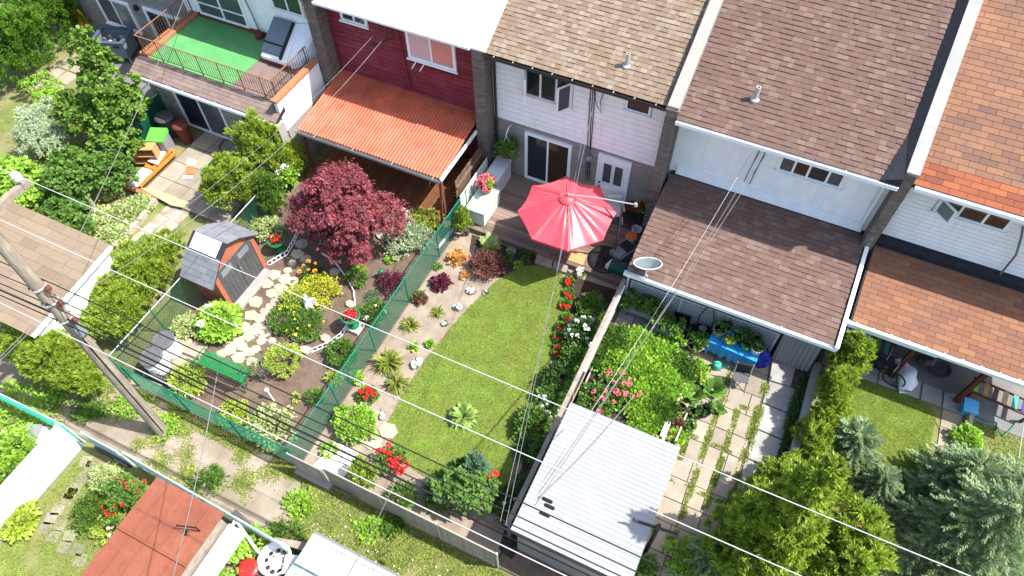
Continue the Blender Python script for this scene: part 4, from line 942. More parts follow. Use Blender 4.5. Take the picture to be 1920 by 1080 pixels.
# things round the umbrella base
ch = thing('garden_chair', 'white moulded plastic armchair beside the umbrella mast', 'chair', G(1150, 412, .25), .5)
MB().prism([(-.24, -.22), (.24, -.22), (.2, .22), (-.2, .22)], .4, .44).build('seat', 'white_plastic', ch)
MB().prism([(-.22, .22), (.22, .22), (.24, .3), (-.24, .3)], .42, [.85, .85, .9, .9]).build('backrest', 'white_plastic', ch)
for sx in (-1, 1):
    MB().bar((sx*.27, -.2, .62), (sx*.27, .26, .64), .05, .03).build('armrest', 'white_plastic', ch)
    for sy in (-.2, .22): MB().bar((sx*.22, sy*.9, .42), (sx*.27, sy*1.15, 0), .045, .045).build('leg', 'white_plastic', ch)
def bucket(name, label, at, r, h, m, lid=None, cat='bucket'):
    t = thing(name, label, cat, at); MB().lathe([(r*.8, 0), (r, h), (r*1.06, h), (r*1.06, h+.03), (r*.94, h+.03), (r*.74, .03)], n=20).build('body', m, t)
    if lid: MB().lathe([(r*1.02, 0), (r*1.02, .03), (r*.8, .04), (.02, .045)], (0, 0, h+.032), 20).build('lid', lid, t)
    MB().tube([(r*1.05*math.cos(a), r*1.05*math.sin(a), h-.02-.08*math.sin(a)) for a in np.linspace(0, math.pi, 9)], .006, 4).build('handle', 'steel_wire', t); return t
bucket('bucket', 'white bucket with an orange lid beside the lean-to', G(1182, 455, .25), .18, .3, 'white_plastic', 'orange_plastic')
bucket('bucket', 'open pale bucket behind the orange lidded one', G(1192, 440, .25), .16, .28, 'white_plastic')
gk = thing('cooker', 'grey portable cooker with black top next to the orange lidded bucket', 'grill', G(1170, 470, .4), -.45)
MB().box(-.25, .25, -.4, .35, -.19, .12).build('body', 'grey_plastic', gk); MB().box(-.2, .2, -.05, .3, .122, .16).build('top_plate', 'black_plastic', gk)
for sx in (-.21, .21): MB().tube([(sx, -.38, .14), (sx, -.3, .2), (sx, -.1, .2), (sx, -.05, .14)], .012, 5).build('handle', 'black_plastic', gk)
tb = thing('side_table', 'round black table partly hidden behind the white armchair', 'table', G(1185, 415, .25)); MB().lathe([(.4, .42), (.42, .44), (.42, .46), (.02, .465)], n=24).build('top', 'black_plastic', tb)
for k in range(4): MB().bar((.1*math.cos(k*1.57), .1*math.sin(k*1.57), .43), (.32*math.cos(k*1.57), .32*math.sin(k*1.57), 0), .03, .03).build('leg', 'black_plastic', tb)
tg = thing('barrel_planter', 'brown wooden panel box beneath the hanging topiary by the door', 'planter', (-3.15, 15.7, .21)); 
for k in range(5): MB().box(-.42+k*.17, -.26+k*.17, -.12, .2, .002, .62).build('plank', 'red_brown', tg)
pot('topiary', 'small leafy topiary on a tall dark stand near the white door', (-2.95, 15.35, .21), .11, 1.0, 'black_plastic', 'leaf_mid', ('red_flower', 3, .07), 200, .08, .32, soil=False)
tl = thing('tool_pile', 'dark mesh crate and orange white striped bag at the deck corner', 'crate', G(1160, 505, .3)); 
MB().box(-.3, .42, -.2, .2, .0, .18).build('crate', 'dark_green', tl); MB().prism([(-.42, -.12), (-.3, -.16), (-.2, .15), (-.32, .18)], -.05, .16).build('bag', 'chalk_white', tl); MB().prism([(-.29, -.16), (-.2, -.18), (-.1, .12), (-.19, .15)], -.05, .17).build('stripe', 'orange_plastic', tl)
# fences of this garden
link_fence('mesh_fence', 'long green chain link fence between the two middle gardens', [(-8.5, 3.85), (-8.5, 13.7)], 1.2, 'green_vinyl', 'green_vinyl', r=.0048, pitch=.062)
wf = thing('board_fence', 'short brown vertical board screen beside the corrugated canopy', 'fence', (-8.72, 14.5, 0))
for k in range(13): MB().box(-8.74, -8.715, 13.5+k*.15, 13.635+k*.15, .1, 1.72+.02*(k % 2)).build('board', 'fence_wood', wf)
for z in (.4, 1.4): MB().box(-8.714, -8.66, 13.5, 15.45, z, z+.08).build('rail', 'fence_wood', wf)
site(wf)
pn = thing('screen_panel', 'translucent pale green panel leaning between the box and board fence', 'panel', (-8.55, 13.9, 0)); MB().bar((-8.5, 13.35, .75), (-8.5, 15.3, .75), .02, 1.1).build('sheet', 'sage_plastic', pn); site(pn)
rf_ = thing('rail_fence', 'weathered grey rail fence with wire between the lawn garden and paved yard', 'fence', (-2.52, 8, 0))
for k in range(7): y = 4.6+k*1.33; MB().box(-2.56, -2.48, y-.04, y+.04, 0, 1.16).build('post', 'grey_wood', rf_)
MB().bar((-2.52, 4.5, 1.19), (-2.52, 12.55, 1.19), .12, .05).build('top_rail', 'grey_wood', rf_); MB().bar((-2.47, 4.5, .5), (-2.47, 12.5, .5), .03, .07).build('lower_rail', 'grey_wood', rf_)
MB().bar((-2.44, 9.2, 1.12), (-2.44, 12.4, 1.1), .05, .09).build('cap_rail', 'white_paint', rf_)
mb = MB()
for k in range(50): mb.tube([(-2.52, 4.55+k*.16, .05), (-2.52, 4.55+k*.16, 1.15)], .004, 3, caps=False)
for k in range(8): mb.tube([(-2.52, 4.5, .1+k*.14), (-2.52, 12.5, .1+k*.14)], .004, 3, caps=False)
mb.build('wire_mesh', 'dark_grey_plastic', rf_); site(rf_)
dp = thing('drain_pipe', 'white drain pipe lying along the green chain link fence', 'pipe', G(838, 445)); a, b = np.array(G(856, 421, .1)), np.array(G(820, 466, .06)); MB().tube([a, b], .055, 10).build('pipe', 'white_plastic', dp); MB().tube([a+np.array([0, .02, 0]), a+np.array([0, .12, .02])], .065, 10).build('collar', 'white_plastic', dp); site(dp)
# left bed
cedar('dwarf_cedar', 'small bright conical cedar below the sage storage box', G(873, 440), [((0, 0, .5), (.3, .3, .55)), ((0, 0, .95), (.18, .18, .42))], 'leaf_cedar', 900, .12, 50, cat='shrub')
rosette('hosta', 'pale edged hosta at the corner of the timber deck', 920, 457, .42, .35, 'leaf_hosta', 70, .42, .45)
mound('heuchera', 'large caramel coloured heuchera in the sandy bed', 857, 484, .26, .25, 'leaf_caramel', 260, .1, .5, cat='plant')
mound('barberry', 'loose dark red barberry bush by the top of the lawn', 912, 497, .48, .55, 'leaf_barberry', 1500, .06, .4, rx=.55, clumps=50, cr=.35, inner=.3)
mound('heuchera', 'small caramel heuchera below the barberry', 872, 516, .14, .13, 'leaf_caramel', 110, .07, .5, cat='plant')
mound('heuchera', 'round plum purple heuchera in the sandy bed', 827, 530, .27, .25, 'leaf_plum', 280, .1, .5, cat='plant')
rosette('daylily', 'fine green tuft next to the green fence above the plum heuchera', 820, 498, .22, .25, 'leaf_mid', 110, .08, .5)
mound('sedum', 'green and pink mottled sedum below the plum heuchera', 788, 561, .2, .2, 'leaf_barberry', 120, .09, .4, cat='plant'); mound('sedum', 'green sedum tuft beside the mottled pink one', 786, 556, .16, .2, 'leaf_mid', 70, .1, .4, cat='plant')
DL = [(819, 582, .34, 60, 'daylily clump nearest the plum heuchera'), (769, 607, .42, 80, 'dark shadowed daylily clump between plum heuchera and big daylilies'), (728, 678, .6, 150, 'broadest daylily clump of the sandy bed'), (743, 717, .5, 120, 'daylily clump just below the broadest one')]
for u, v, r, n, lb in DL: rosette('daylily', lb, u, v, r, .4, 'leaf_daylily', n, .07, .75, elev=(.25, 1.35), group='daylilies in the sandy bed')
WF = [(884, 545, .1, 'white begonia nearest the barberry bush'), (858, 577, .1, 'white begonia by the lawn edge beside the first daylily'), (834, 607, .07, 'tiny white begonia between two daylilies'), (781, 682, .13, 'white begonia beside the broadest daylily'), (715, 778, .11, 'white begonia above the pale stepping stones'), (910, 549, .06, 'tiny pale flower at the lawn tip')]
for u, v, s, lb in WF: t = mound('begonia', lb, u, v, s, s*1.1, 'leaf_blue', 40, .06, .5, cat='flower', stem=False, flowers=('white_flower', 7, s*.8), group='white begonias edging the lawn')
for u, v, r, lb in [(805, 645, .1, 'little green sprout at the lawn edge above white begonia'), (776, 650, .11, 'lone seedling right of the green urn fence'), (670, 708, .2, 'leafy seedling clump against the green fence'), (617, 845, .2, 'light green weed clump beside the white slabs at the gate'), (740, 668, .08, 'low sprout near the broadest daylily')]:
    mound('seedling', lb.replace('right of', 'beyond'), u, v, r, r, 'leaf_bright', 70, .1, .4, cat='plant', stem=False)
def geranium(label, u, v, pts, r=.25, m='leaf_mid', fl='red_flower', s=.1):
    t = mound('geranium', label, u, v, r, r*1.1, m, 160, .1, .5, cat='flower', stem=True); x, y = t.location[0], t.location[1]
    q = []
    for a, b in pts: g = G(a, b, r*1.25); q.append((g[0]-x+random.uniform(-.03, .03), g[1]-y+random.uniform(-.03, .03), r*random.uniform(.95, 1.35)))
    blossoms(t, q, fl, s); return t
geranium('red geranium alone in the sandy bed below the daylilies', 690, 741, [(679, 734), (690, 726), (697, 732), (700, 740), (690, 738), (686, 745)], .24)
geranium('red geraniums at the near lawn corner beside the rounded cedar', 735, 862, [(712, 846), (727, 836), (727, 855), (735, 860), (731, 852), (741, 871), (738, 864), (752, 884), (760, 874), (745, 862), (735, 868), (726, 848), (747, 875), (741, 877)], .36, s=.12)
geranium('red geranium in the shade by the blue green shrub', 905, 893, [(905, 902), (910, 888), (916, 897), (903, 893), (925, 890)], .22, s=.12)
mound('boxwood', 'oval bright green clipped bush in the sandy bed', 666, 794, .5, .62, 'leaf_bright', 1700, .08, .36, rx=.62, clumps=70, cr=.2, inner=.75)
cedar('globe_cedar', 'upright rounded dwarf cedar beside the gate slabs', G(692, 905), [((0, 0, .55), (.42, .36, .6))], 'leaf_cedar', 1300, .11, 60, cat='shrub')
rosette('hosta', 'big pale edged hosta standing alone in the lawn', 868, 779, .46, .4, 'leaf_hosta', 330, .17, .6, elev=(.15, 1.3))
for (u, v, a, b, rt_), lb in zip([(728, 808, .3, .24, .3), (697, 827, .34, .26, -.2)], ['pale flat stone with pointed corner beside the lawn', 'pale flat stone between the oval bush and lawn']):
    t = MB().prism([(a*math.cos(k*1.05+rt_), b*math.sin(k*1.05+rt_)) for k in range(6)], 0, .035).build('stepping_stone', 'flagstone'); t.location = G(u, v, .0); t['label'] = lb; t['category'] = 'stone'
gs = thing('gate_slabs', 'white painted slabs inside the alley gate', 'paving', G(630, 860)); 
for q in ([(622, 828), (650, 838), (636, 866), (606, 856)], [(652, 839), (672, 848), (660, 876), (638, 867)], [(605, 857), (658, 877), (645, 896), (585, 876)]): MB().prism([G(*p)[:2] for p in q], .0, .05).build('slab', 'chalk_white', gs)
site(gs)
# bed by the deck and the shaded side bed
for u, v, r, m, lb in [(958, 470, .12, 'leaf_silver', 'pale herb nearest the hosta in the dark soil'), (975, 468, .12, 'leaf_blue', 'blue green herb in the dark soil by the deck'), (953, 484, .13, 'leaf_mid', 'leafy herb in the dark soil near the barberry'), (988, 476, .17, 'leaf_mid', 'broad green herb beside the deck step'), (985, 488, .13, 'leaf_mid', 'round green herb at the lawn tip'), (1000, 474, .17, 'leaf_dark', 'dark herb touching the deck step slab'), (972, 496, .12, 'leaf_bright', 'light green herb in the dark soil by the lawn')]:
    mound('herb', lb, u, v, r, r*1.1, m, 90, .07, .4, cat='plant', stem=False)
RS = [(1066, 528, 'red rose by the cream flower below the deck'), (1067, 552, 'red rose halfway along the narrow border'), (1060, 572, 'dark red rose above the white rose bush'), (1062, 598, 'red rose pair left of the white rose bush'), (1052, 615, 'red roses at the lawn edge beside the white rose bush'), (1048, 632, 'bright red rose at the widest part of the lawn'), (1048, 648, 'red rose under the white rose bush'), (1066, 672, 'red rose cluster at the lower end of the border'), (1046, 663, 'low red bloom beside the lower rose cluster')]
for u, v, lb in RS: geranium(lb.replace(' left of', ' next to'), u, v, [(u-4, v+1), (u+3, v-3), (u+2, v+5)], .14, s=.085)
mound('cream_lily', 'cream flower in the dark bed below the deck', 1088, 513, .14, .18, 'leaf_mid', 50, .08, .3, cat='flower', flowers=('white_flower', 5, .12))
mound('boxwood', 'round green bush in the shaded bed below the lean-to', 1110, 576, .45, .5, 'leaf_mid', 1100, .07, .35, clumps=50, inner=.6)
mound('rose_bush', 'large white rose bush along the rail fence', 1092, 628, .62, .75, 'leaf_dark', 1500, .08, .4, rx=.5, flowers=('white_flower', 24, .075), inner=.4)
mound('perennial', 'dark leafy perennial below the white rose bush', 1082, 668, .45, .6, 'leaf_mid', 800, .1, .32)
mound('perennial', 'leafy perennial against the rail fence by the lower roses', 1050, 715, .5, .6, 'leaf_dark', 900, .1, .3)
mound('perennial', 'mid green perennial where the lawn narrows', 1035, 750, .4, .55, 'leaf_mid', 700, .11, .28, flowers=('white_flower', 6, .07))
mound('phlox', 'white flowering phlox at the lower side bed', 1030, 770, .3, .5, 'leaf_mid', 300, .09, .25, cat='plant', flowers=('white_flower', 12, .08))
mound('perennial', 'bright peony foliage beside the lower lawn edge', 998, 795, .42, .55, 'leaf_mid', 800, .15, .2, flowers=('pink_flower', 3, .08))
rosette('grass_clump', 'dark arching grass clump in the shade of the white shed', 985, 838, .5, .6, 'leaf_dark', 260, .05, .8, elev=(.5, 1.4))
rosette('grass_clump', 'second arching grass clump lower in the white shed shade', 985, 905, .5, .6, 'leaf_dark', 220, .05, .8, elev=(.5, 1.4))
mound('euonymus', 'yellowish leafy shrub pressed against the white shed', 1015, 850, .5, .5, 'leaf_cedar_dark', 900, .06, .4, rx=.3)
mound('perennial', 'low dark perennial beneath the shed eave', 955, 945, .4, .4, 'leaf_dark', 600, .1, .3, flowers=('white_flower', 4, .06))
broadleaf('hydrangea', 'big blue green leafy shrub leaning over the tan slatted fence', G(872, 945), [((0, 0, .75), (.85, .5, .55)), ((-.45, .05, .6), (.5, .4, .45)), ((.35, .3, .6), (.5, .45, .45))], 'leaf_mid', 2600, .15, .3, 60, trunk_r=.04, limbs=9, cat='shrub', droop=.5)
mound('lupin', 'upright blue green plant at the lower lawn edge', 893, 878, .26, .85, 'leaf_blue', 420, .15, .35, cat='plant')
mound('cabbage', 'dusky blue green low plant beside the upright one', 870, 885, .28, .3, 'leaf_dark', 260, .16, .4, cat='plant')
mound('fern', 'feathery green clump inside the tan slatted fence', 825, 925, .42, .4, 'leaf_mid', 520, .16, .12, cat='plant')
mound('fern', 'narrow green clump between globe cedar and the tan fence', 755, 930, .32, .35, 'leaf_mid', 420, .14, .12, cat='plant')
# ------------------------------------------------------------------ garden of the crimson house
mp = G(645, 385, 1.9)
broadleaf('red_maple', 'spreading dark red japanese maple in front of the corrugated canopy', (mp[0], mp[1]), [((0, 0, 1.75), (1.45, 1.3, .9)), ((-1.05, -.4, 1.35), (.8, .8, .6)), ((1.0, .4, 1.45), (.9, .8, .65)), ((.3, -.85, 1.15), (1.0, .65, .6)), ((-.45, .55, 2.05), (.85, .75, .6)), ((.1, .1, 2.45), (.75, .65, .45)), ((.7, -.4, 1.8), (.6, .6, .5)), ((-.7, .1, 1.9), (.6, .6, .5))], 'leaf_maple', 24000, .1, .18, 460, .26, base=(.15, -.1), trunk_r=.1, limbs=12, star=1, droop=.35, up=.2, inner=.6, lob=.95)
# grey roofed shed
sh = thing('garden_shed', 'salmon garden shed with slate grey roof and charcoal double doors', 'shed', (-13.95, 8.05, 0))
sx0, sx1, sy0, sy1 = -14.5, -13.42, 7.15, 8.98
prof = [(sy0, 0.04), (sy0, 1.45), (7.62, 1.98), (8.05, 2.2), (8.5, 1.98), (sy1, 1.5), (sy1, .04)]
MB().xprism(prof, sx0, sx1-.03).build('wall', 'salmon_paint', sh)
fr = MB(); fr.box(sx1-.03, sx1+.03, sy0-.01, sy0+.14, .04, 1.5); fr.box(sx1-.03, sx1+.03, sy1-.14, sy1+.01, .04, 1.5); fr.build('corner_trim', 'salmon_paint', sh)
gb = MB(); gb.add([(sx1-.02, sy0+.14, 1.4), (sx1-.02, sy1-.14, 1.45), (sx1-.02, 8.45, 1.95), (sx1-.02, 8.05, 2.14), (sx1-.02, 7.66, 1.95)], [(0, 1, 2, 3, 4)]); gb.build('gable_face', 'salmon_paint', sh)
for a, b in ((sy0+.15, 8.055), (8.065, sy1-.15)):
    d = MB().box(sx1-.028, sx1+.012, a, b, .06, 1.62).build('door', 'shed_door', sh)
    for k in range(5): yy = a+(b-a)*(k+.5)/5; MB().box(sx1+.013, sx1+.022, yy-.07, yy+.07, .08, 1.2).build('door_board', 'shed_door', d)
    MB().box(sx1+.013, sx1+.02, a+.15, b-.15, 1.28, 1.52).build('pane', 'glass_pale', d)
MB().tube([(sx1+.03, 8.1, .85), (sx1+.07, 8.1, .88), (sx1+.07, 8.1, 1.02), (sx1+.03, 8.1, 1.05)], .012, 5).build('handle', 'pale_metal', sh)
MB().box(sx1-.1, sx1+.35, sy0+.1, sy1-.1, .0, .05).build('doorstep', 'grey_slab', sh)
def slope(name, y0, z0, y1, z1, m, nrow, kids=True):
    L = math.hypot(y1-y0, z1-z0); r = MB().add([(sx0-.08, y0, z0), (sx1+.1, y0, z0), (sx1+.1, y1, z1), (sx0-.08, y1, z1), (sx0-.08, y0, z0-.05), (sx1+.1, y0, z0-.05), (sx1+.1, y1, z1-.05), (sx0-.08, y1, z1-.05)], [(0, 1, 2, 3), (7, 6, 5, 4), (0, 4, 5, 1), (1, 5, 6, 2), (2, 6, 7, 3), (3, 7, 4, 0)]).build(name, 'dark_felt', sh)
    if kids:
        ey, ez = (y1-y0)/L, (z1-z0)/L; s_ = 1 if y1 > y0 else -1; ny, nz = -ez*s_, ey*s_; ex = L/nrow
        for i in range(nrow):
            x = sx0-.08-(i % 2)*.15
            while x < sx1+.09:
                a, b = max(x, sx0-.08), min(x+.3, sx1+.1); x += .3
                if b-a < .04: continue
                P = []
                for t_, h0, h1 in ((i*ex, .002, .014), (i*ex+ex*.99, .002, .005)):
                    for h in (h0, h1): P.append((y0+ey*t_+ny*h, z0+ez*t_+nz*h))
                v = [(xx, *P[k]) for xx in (a+.004, b-.004) for k in range(4)]; f = [(1, 5, 7, 3), (0, 4, 5, 1), (0, 1, 3, 2), (4, 6, 7, 5), (2, 3, 7, 6)]
                MB().add(v, f if s_ == 1 else [tuple(reversed(q)) for q in f]).build('shingle', m, r)
    return r
slope('roof', 6.92, 1.36, 7.6, 2.03, 'slate_shingle', 5); slope('roof', 7.6, 2.035, 8.05, 2.28, 'white_paint', 1, False); slope('roof', 9.2, 1.45, 8.52, 2.03, 'slate_shingle', 5); slope('roof', 8.52, 2.035, 8.05, 2.28, 'slate_shingle', 3)
MB().xprism([(7.58, 2.06), (8.02, 2.3), (8.02, 2.315), (7.58, 2.075)], sx0+.05, sx1-.05).build('roof_sheet', 'chalk_white', sh); site(sh)
# flagstone path
fp = thing('flagstone_path', 'winding path of pale irregular flagstones below the shed doors', 'path', G(470, 620))
FS = [(480, 567, 1.1), (473, 592, 1), (497, 585, .7), (488, 598, .8), (482, 617, 1.1), (457, 615, 1), (507, 601, .9), (499, 623, .95), (466, 631, 1), (447, 643, 1), (430, 637, .8), (432, 655, 1), (456, 651, .8), (468, 661, .75), (481, 656, .7), (417, 664, .85), (449, 671, 1), (473, 678, .9), (490, 640, .7), (516, 515, 1), (534, 524, 1), (528, 541, 1), (502, 534, .9), (551, 528, .8), (557, 478, 1), (567, 458, 1), (548, 494, .8), (574, 487, .8), (516, 567, .8), (523, 552, .8), (540, 507, .7), (509, 551, .8), (600, 525, .8), (627, 510, .8), (440, 622, .6), (510, 640, .6), (505, 575, .6)]
for u, v, s in FS:
    c = G(u, v); k = random.randint(5, 7); a0 = random.random()*6.28; poly = [(c[0]+.25*s*random.uniform(.75, 1.12)*math.cos(a0+6.283*i/k), c[1]+.23*s*random.uniform(.75, 1.12)*math.sin(a0+6.283*i/k)) for i in range(k)]
    MB().prism(poly, 0, .03+random.random()*.015).build('flagstone', 'flagstone', fp)
site(fp)
q = scatter([G(*p) for p in [(420, 640), (480, 560), (520, 510), (600, 480), (620, 530), (530, 600), (500, 690), (430, 690)]], 2600)
grass('path_weeds', 'small weeds growing between the flagstones', [G(*p) for p in [(420, 640), (480, 560), (520, 510), (560, 490), (560, 540), (530, 600), (500, 690), (430, 690)]], 5000, .05, 'weed_blade', .005, patch=(2.2, .35), wd=.012)
# urns, statues, bench, barrels
def urn(label, u, v, z, base):
    c = G(u, v, z); t = thing('garden_urn', label, 'urn', (c[0], c[1], 0)); z0 = .16 if base else .0
    if base: MB().box(-.24, .24, -.2, .2, 0, .155).build('plinth', 'chalk_white', t)
    MB().lathe([(.17, z0), (.17, z0+.04), (.07, z0+.1), (.06, z0+.18), (.14, z0+.26), (.24, z0+.42), (.25, z0+.5), (.3, z0+.52), (.3, z0+.56), (.25, z0+.56), (.22, z0+.48)], n=22).build('bowl', 'jade_glaze', t, smooth=True)
    MB().lathe([(.24, z0+.44), (.24, z0+.5)], n=16).build('soil', 'brown_soil', t)
    P, N = clump_points([((0, 0, z0+.55), (.2, .2, .14))], 160, 10, .4); link('foliage', leaf_mesh('foliage', P, unit(N+rdir(len(P))*.6), N, .08, .03, 1), 'leaf_mid', t)
    blossoms(t, [(.14*math.cos(a), .14*math.sin(a)*.8, z0+.66) for a in (0, .9, 2, 3.4, 4.6, 5.6)], 'red_flower', .1); return t
urn('green glazed urn of red flowers on a white plinth by the green fence', 657, 592, .7, True)
urn('green glazed pot of red flowers between shed and maple', 518, 452, .5, False)
def statue(label, u, v, h, bird=False):
    c = G(u, v, h*.4); t = thing('statue', label, 'statue', (c[0], c[1], 0)); s = h/.8
    MB().lathe([(.16*s, 0), (.16*s, .06*s), (.12*s, .1*s), (.13*s, .3*s), (.09*s, .45*s), (.11*s, .55*s), (.05*s, .62*s)], n=14).build('figure', 'chalk_white', t, smooth=True)
    MB().lathe([(.02*s, 0), (.07*s, .04*s), (.075*s, .1*s), (.04*s, .16*s), (.005, .17*s)], (.02, -.02, .62*s), 12).build('head', 'chalk_white', t, smooth=True)
    for sx in (-1, 1): MB().prism([(sx*.05*s, .05*s), (sx*.2*s, .14*s), (sx*.17*s, .19*s), (sx*.04*s, .12*s)], .28*s, .58*s).build('wing', 'chalk_white', t)
    MB().bar((0, -.08*s, .48*s), (.1*s, -.16*s, .4*s), .05*s, .05*s).build('arm', 'chalk_white', t); return t
statue('white angel statue among the yellow flowering bushes', 578, 572, .8); statue('white stone animal statue below the corrugated canopy', 760, 405, .7)
fg = thing('frog_figure', 'small green glazed garden figure in the bare soil', 'ornament', G(718, 520)); MB().lathe([(.1, 0), (.13, .08), (.1, .22), (.12, .28), (.08, .36), (.01, .4)], n=12).build('body', 'jade_glaze', fg, smooth=True)
for sx in (-.08, .08): MB().lathe([(.01, 0), (.035, .02), (.03, .06), (.005, .07)], (sx, -.05, .34), 8).build('eye', 'jade_glaze', fg)
bn = thing('garden_bench', 'green perforated metal bench facing the flagstones', 'bench', (-12.0, 5.3, 0), .03)
st_ = MB()
for k in range(12): st_.bar((-.8, -.2+k*.038, .44), (.8, -.2+k*.038, .44), .022, .012)
for k in range(30): st_.bar((-.8+k*.055, -.22, .447), (-.8+k*.055, .24, .447), .012, .008)
st_.build('seat', 'green_paint', bn)
bk_ = MB()
for k in range(9): bk_.bar((-.8, -.26-.012*k, .52+.045*k), (.8, -.26-.012*k, .52+.045*k), .012, .025)
for k in range(30): bk_.bar((-.8+k*.055, -.25, .5), (-.8+k*.055, -.37, .92), .012, .008)
bk_.build('backrest', 'green_paint', bn)
for sx in (-1, 1):
    MB().tube([(sx*.82, .24, 0), (sx*.82, .22, .44), (sx*.82, .2, .62), (sx*.82, -.28, .64)], .022, 6).build('armrest', 'green_paint', bn); MB().tube([(sx*.82, -.34, 0), (sx*.82, -.24, .44), (sx*.82, -.38, .94)], .022, 6).build('leg', 'green_paint', bn)
for lb, u, v in (('white barrel with grey lid nearer the shed', 305, 637), ('white barrel with grey lid nearer the utility pole', 282, 668)):
    c = G(u, v, .8); t = thing('barrel', lb, 'barrel', (c[0], c[1], 0), 0, 'white barrels by the boundary fence')
    MB().lathe([(.27, 0), (.3, .1), (.31, .4), (.3, .72), (.3, .76)], n=22).build('drum', 'white_plastic', t, smooth=True); MB().lathe([(.32, .74), (.33, .76), (.33, .8), (.28, .82), (.26, .81), (.02, .815)], n=22).build('lid', 'lid_grey', t)
    for z in (.2, .55): MB().lathe([(.306, z), (.32, z+.015), (.306, z+.03)], n=22, closed=False).build('hoop', 'white_plastic', t)
for lb, poly in (('long pale slab beside the nearer barrel', [(322, 622), (390, 650), (374, 674), (318, 652)]), ('pale slab in front of the barrels', [(318, 656), (372, 678), (352, 708), (300, 688)]), ('pale slab between utility pole and black pipe', [(248, 702), (306, 722), (292, 745), (246, 728)])):
    o = MB().prism([tuple(np.array(G(*p)[:2])-np.array(G(*poly[0])[:2])) for p in poly], .0, .06).build('paving_slab', 'slab'); o.location = G(*poly[0]); o['label'] = lb; o['category'] = 'slab'
bp = thing('corrugated_pipe', 'black corrugated pipe lying beside the barrels', 'pipe', G(300, 709, .2)); a, b = np.array(G(276, 700, .2)), np.array(G(328, 720, .2)); n_ = 26
MB().tube([a+(b-a)*i/n_ for i in range(n_+1)], [.085 if i % 2 else .105 for i in range(n_+1)], 10).build('pipe', 'black_plastic', bp)
for e, s in ((a, -1), (b, 1)): MB().tube([e, e+(b-a)/np.linalg.norm(b-a)*.06*s], .115, 10).build('end_collar', 'dark_grey_plastic', bp)
site(bp)
def scroll(label, pts, m='white_paint', r=.09):
    P = [np.array(G(*p)) for p in pts]; t = thing('scroll_edging', label, 'edging', tuple(P[0])); L = [np.linalg.norm(b-a) for a, b in zip(P[:-1], P[1:])]; tot = sum(L); n = int(tot/(r*1.7)); mb = MB(); o = P[0]
    for k in range(n+1):
        s = tot*k/n; i = 0
        while i < len(L)-1 and s > L[i]: s -= L[i]; i += 1
        d = (P[i+1]-P[i])/L[i]; c = P[i]+d*min(s, L[i])-o; MB().tube([c+d*r*math.cos(a)+np.array([0, 0, r+.04+r*math.sin(a)]) for a in np.linspace(0, 6.283, 11)], .011, 5, caps=False).build('scroll', m, t)
    MB().tube([p-o+np.array([0, 0, .03]) for p in P], .01, 5).build('bottom_rail', m, t); MB().tube([p-o+np.array([0, 0, .03+2*r]) for p in P], .01, 5).build('top_rail', m, t); return t
scroll('white scrollwork edging by the shed pot', [(563, 432), (553, 455), (540, 478), (508, 497)]); scroll('white scrollwork edging running down from the plinth urn', [(655, 612), (640, 632), (618, 648), (582, 663)])
scroll('curved white edging below the maple crown', [(605, 478), (628, 493), (650, 522), (664, 548), (667, 572)], r=.05)
for lb, u, v in (('pale stone at the end of the scroll edging', 575, 658), ('pale stone midway along the scroll edging', 612, 636), ('pale stone under the curved white edging', 658, 572), ('pale stone at the foot of the maple', 562, 460), ('flat stone near the stone animal statue', 735, 455), ('small pale stone below the statue', 716, 446)):
    o = MB().prism([(.2*math.cos(k*1.05)*random.uniform(.8, 1.1), .14*math.sin(k*1.05)*random.uniform(.8, 1.1)) for k in range(6)], 0, .1).build('edging_stone', 'flagstone'); o.location = G(u, v); o['label'] = lb; o['category'] = 'stone'
# planting
mound('spirea', 'golden yellow spirea behind the angel statue', 603, 542, .55, .55, 'leaf_yellow', 1500, .06, .4, rx=.65)
mound('potentilla', 'green bush with yellow flowers below the angel statue', 575, 608, .55, .5, 'leaf_mid', 1300, .06, .4, flowers=('yellow_flower', 10, .045)); mound('potentilla', 'green bush with yellow flowers nearest the flagstones', 535, 600, .5, .5, 'leaf_mid', 1200, .06, .4, flowers=('yellow_flower', 7, .045)); mound('potentilla', 'yellow green bush touching the angel statue', 556, 562, .45, .55, 'leaf_lime', 900, .06, .4, flowers=('yellow_flower', 6, .045))
mound('boxwood', 'round golden green clipped ball near the bench', 532, 676, .5, .72, 'leaf_lime', 2000, .05, .4, clumps=80, cr=.18, inner=.8)
mound('boxwood', 'round mid green bush between ball bush and green fence', 640, 661, .42, .5, 'leaf_mid', 1000, .07, .4)
rosette('daylily', 'daylily with orange blooms in the maple shade', 580, 508, .5, .6, 'leaf_dark', 160, .06, .7, flowers=('orange_flower', 7, .07))
rosette('grass_clump', 'lime green grass tuft below the maple', 672, 498, .3, .45, 'leaf_lime', 120, .07, .4); mound('perennial', 'fine green perennial under the lime tuft', 668, 522, .32, .4, 'leaf_mid', 420, .09, .2)
mound('lambs_ear', 'pale silvery plant mass below the corrugated canopy', 768, 442, .6, .5, 'leaf_silver', 1100, .1, .28, rx=.75); mound('perennial', 'lime green perennial clump next to the stone animal', 795, 412, .45, .5, 'leaf_lime', 700, .08, .3, rx=.6); mound('phlox', 'pale variegated plants by the canopy brace', 745, 470, .35, .35, 'leaf_silver', 400, .08, .3)
mound('seedling', 'small lime seedling in the bare soil', 730, 488, .12, .14, 'leaf_bright', 60, .08, .4, stem=False, cat='plant')
mound('barberry', 'dark purple barberry against the green fence', 735, 529, .38, .5, 'leaf_plum', 700, .06, .4); mound('fescue', 'small blue green tussock beside the green fence', 699, 555, .2, .2, 'leaf_blue', 160, .09, .12, cat='plant')
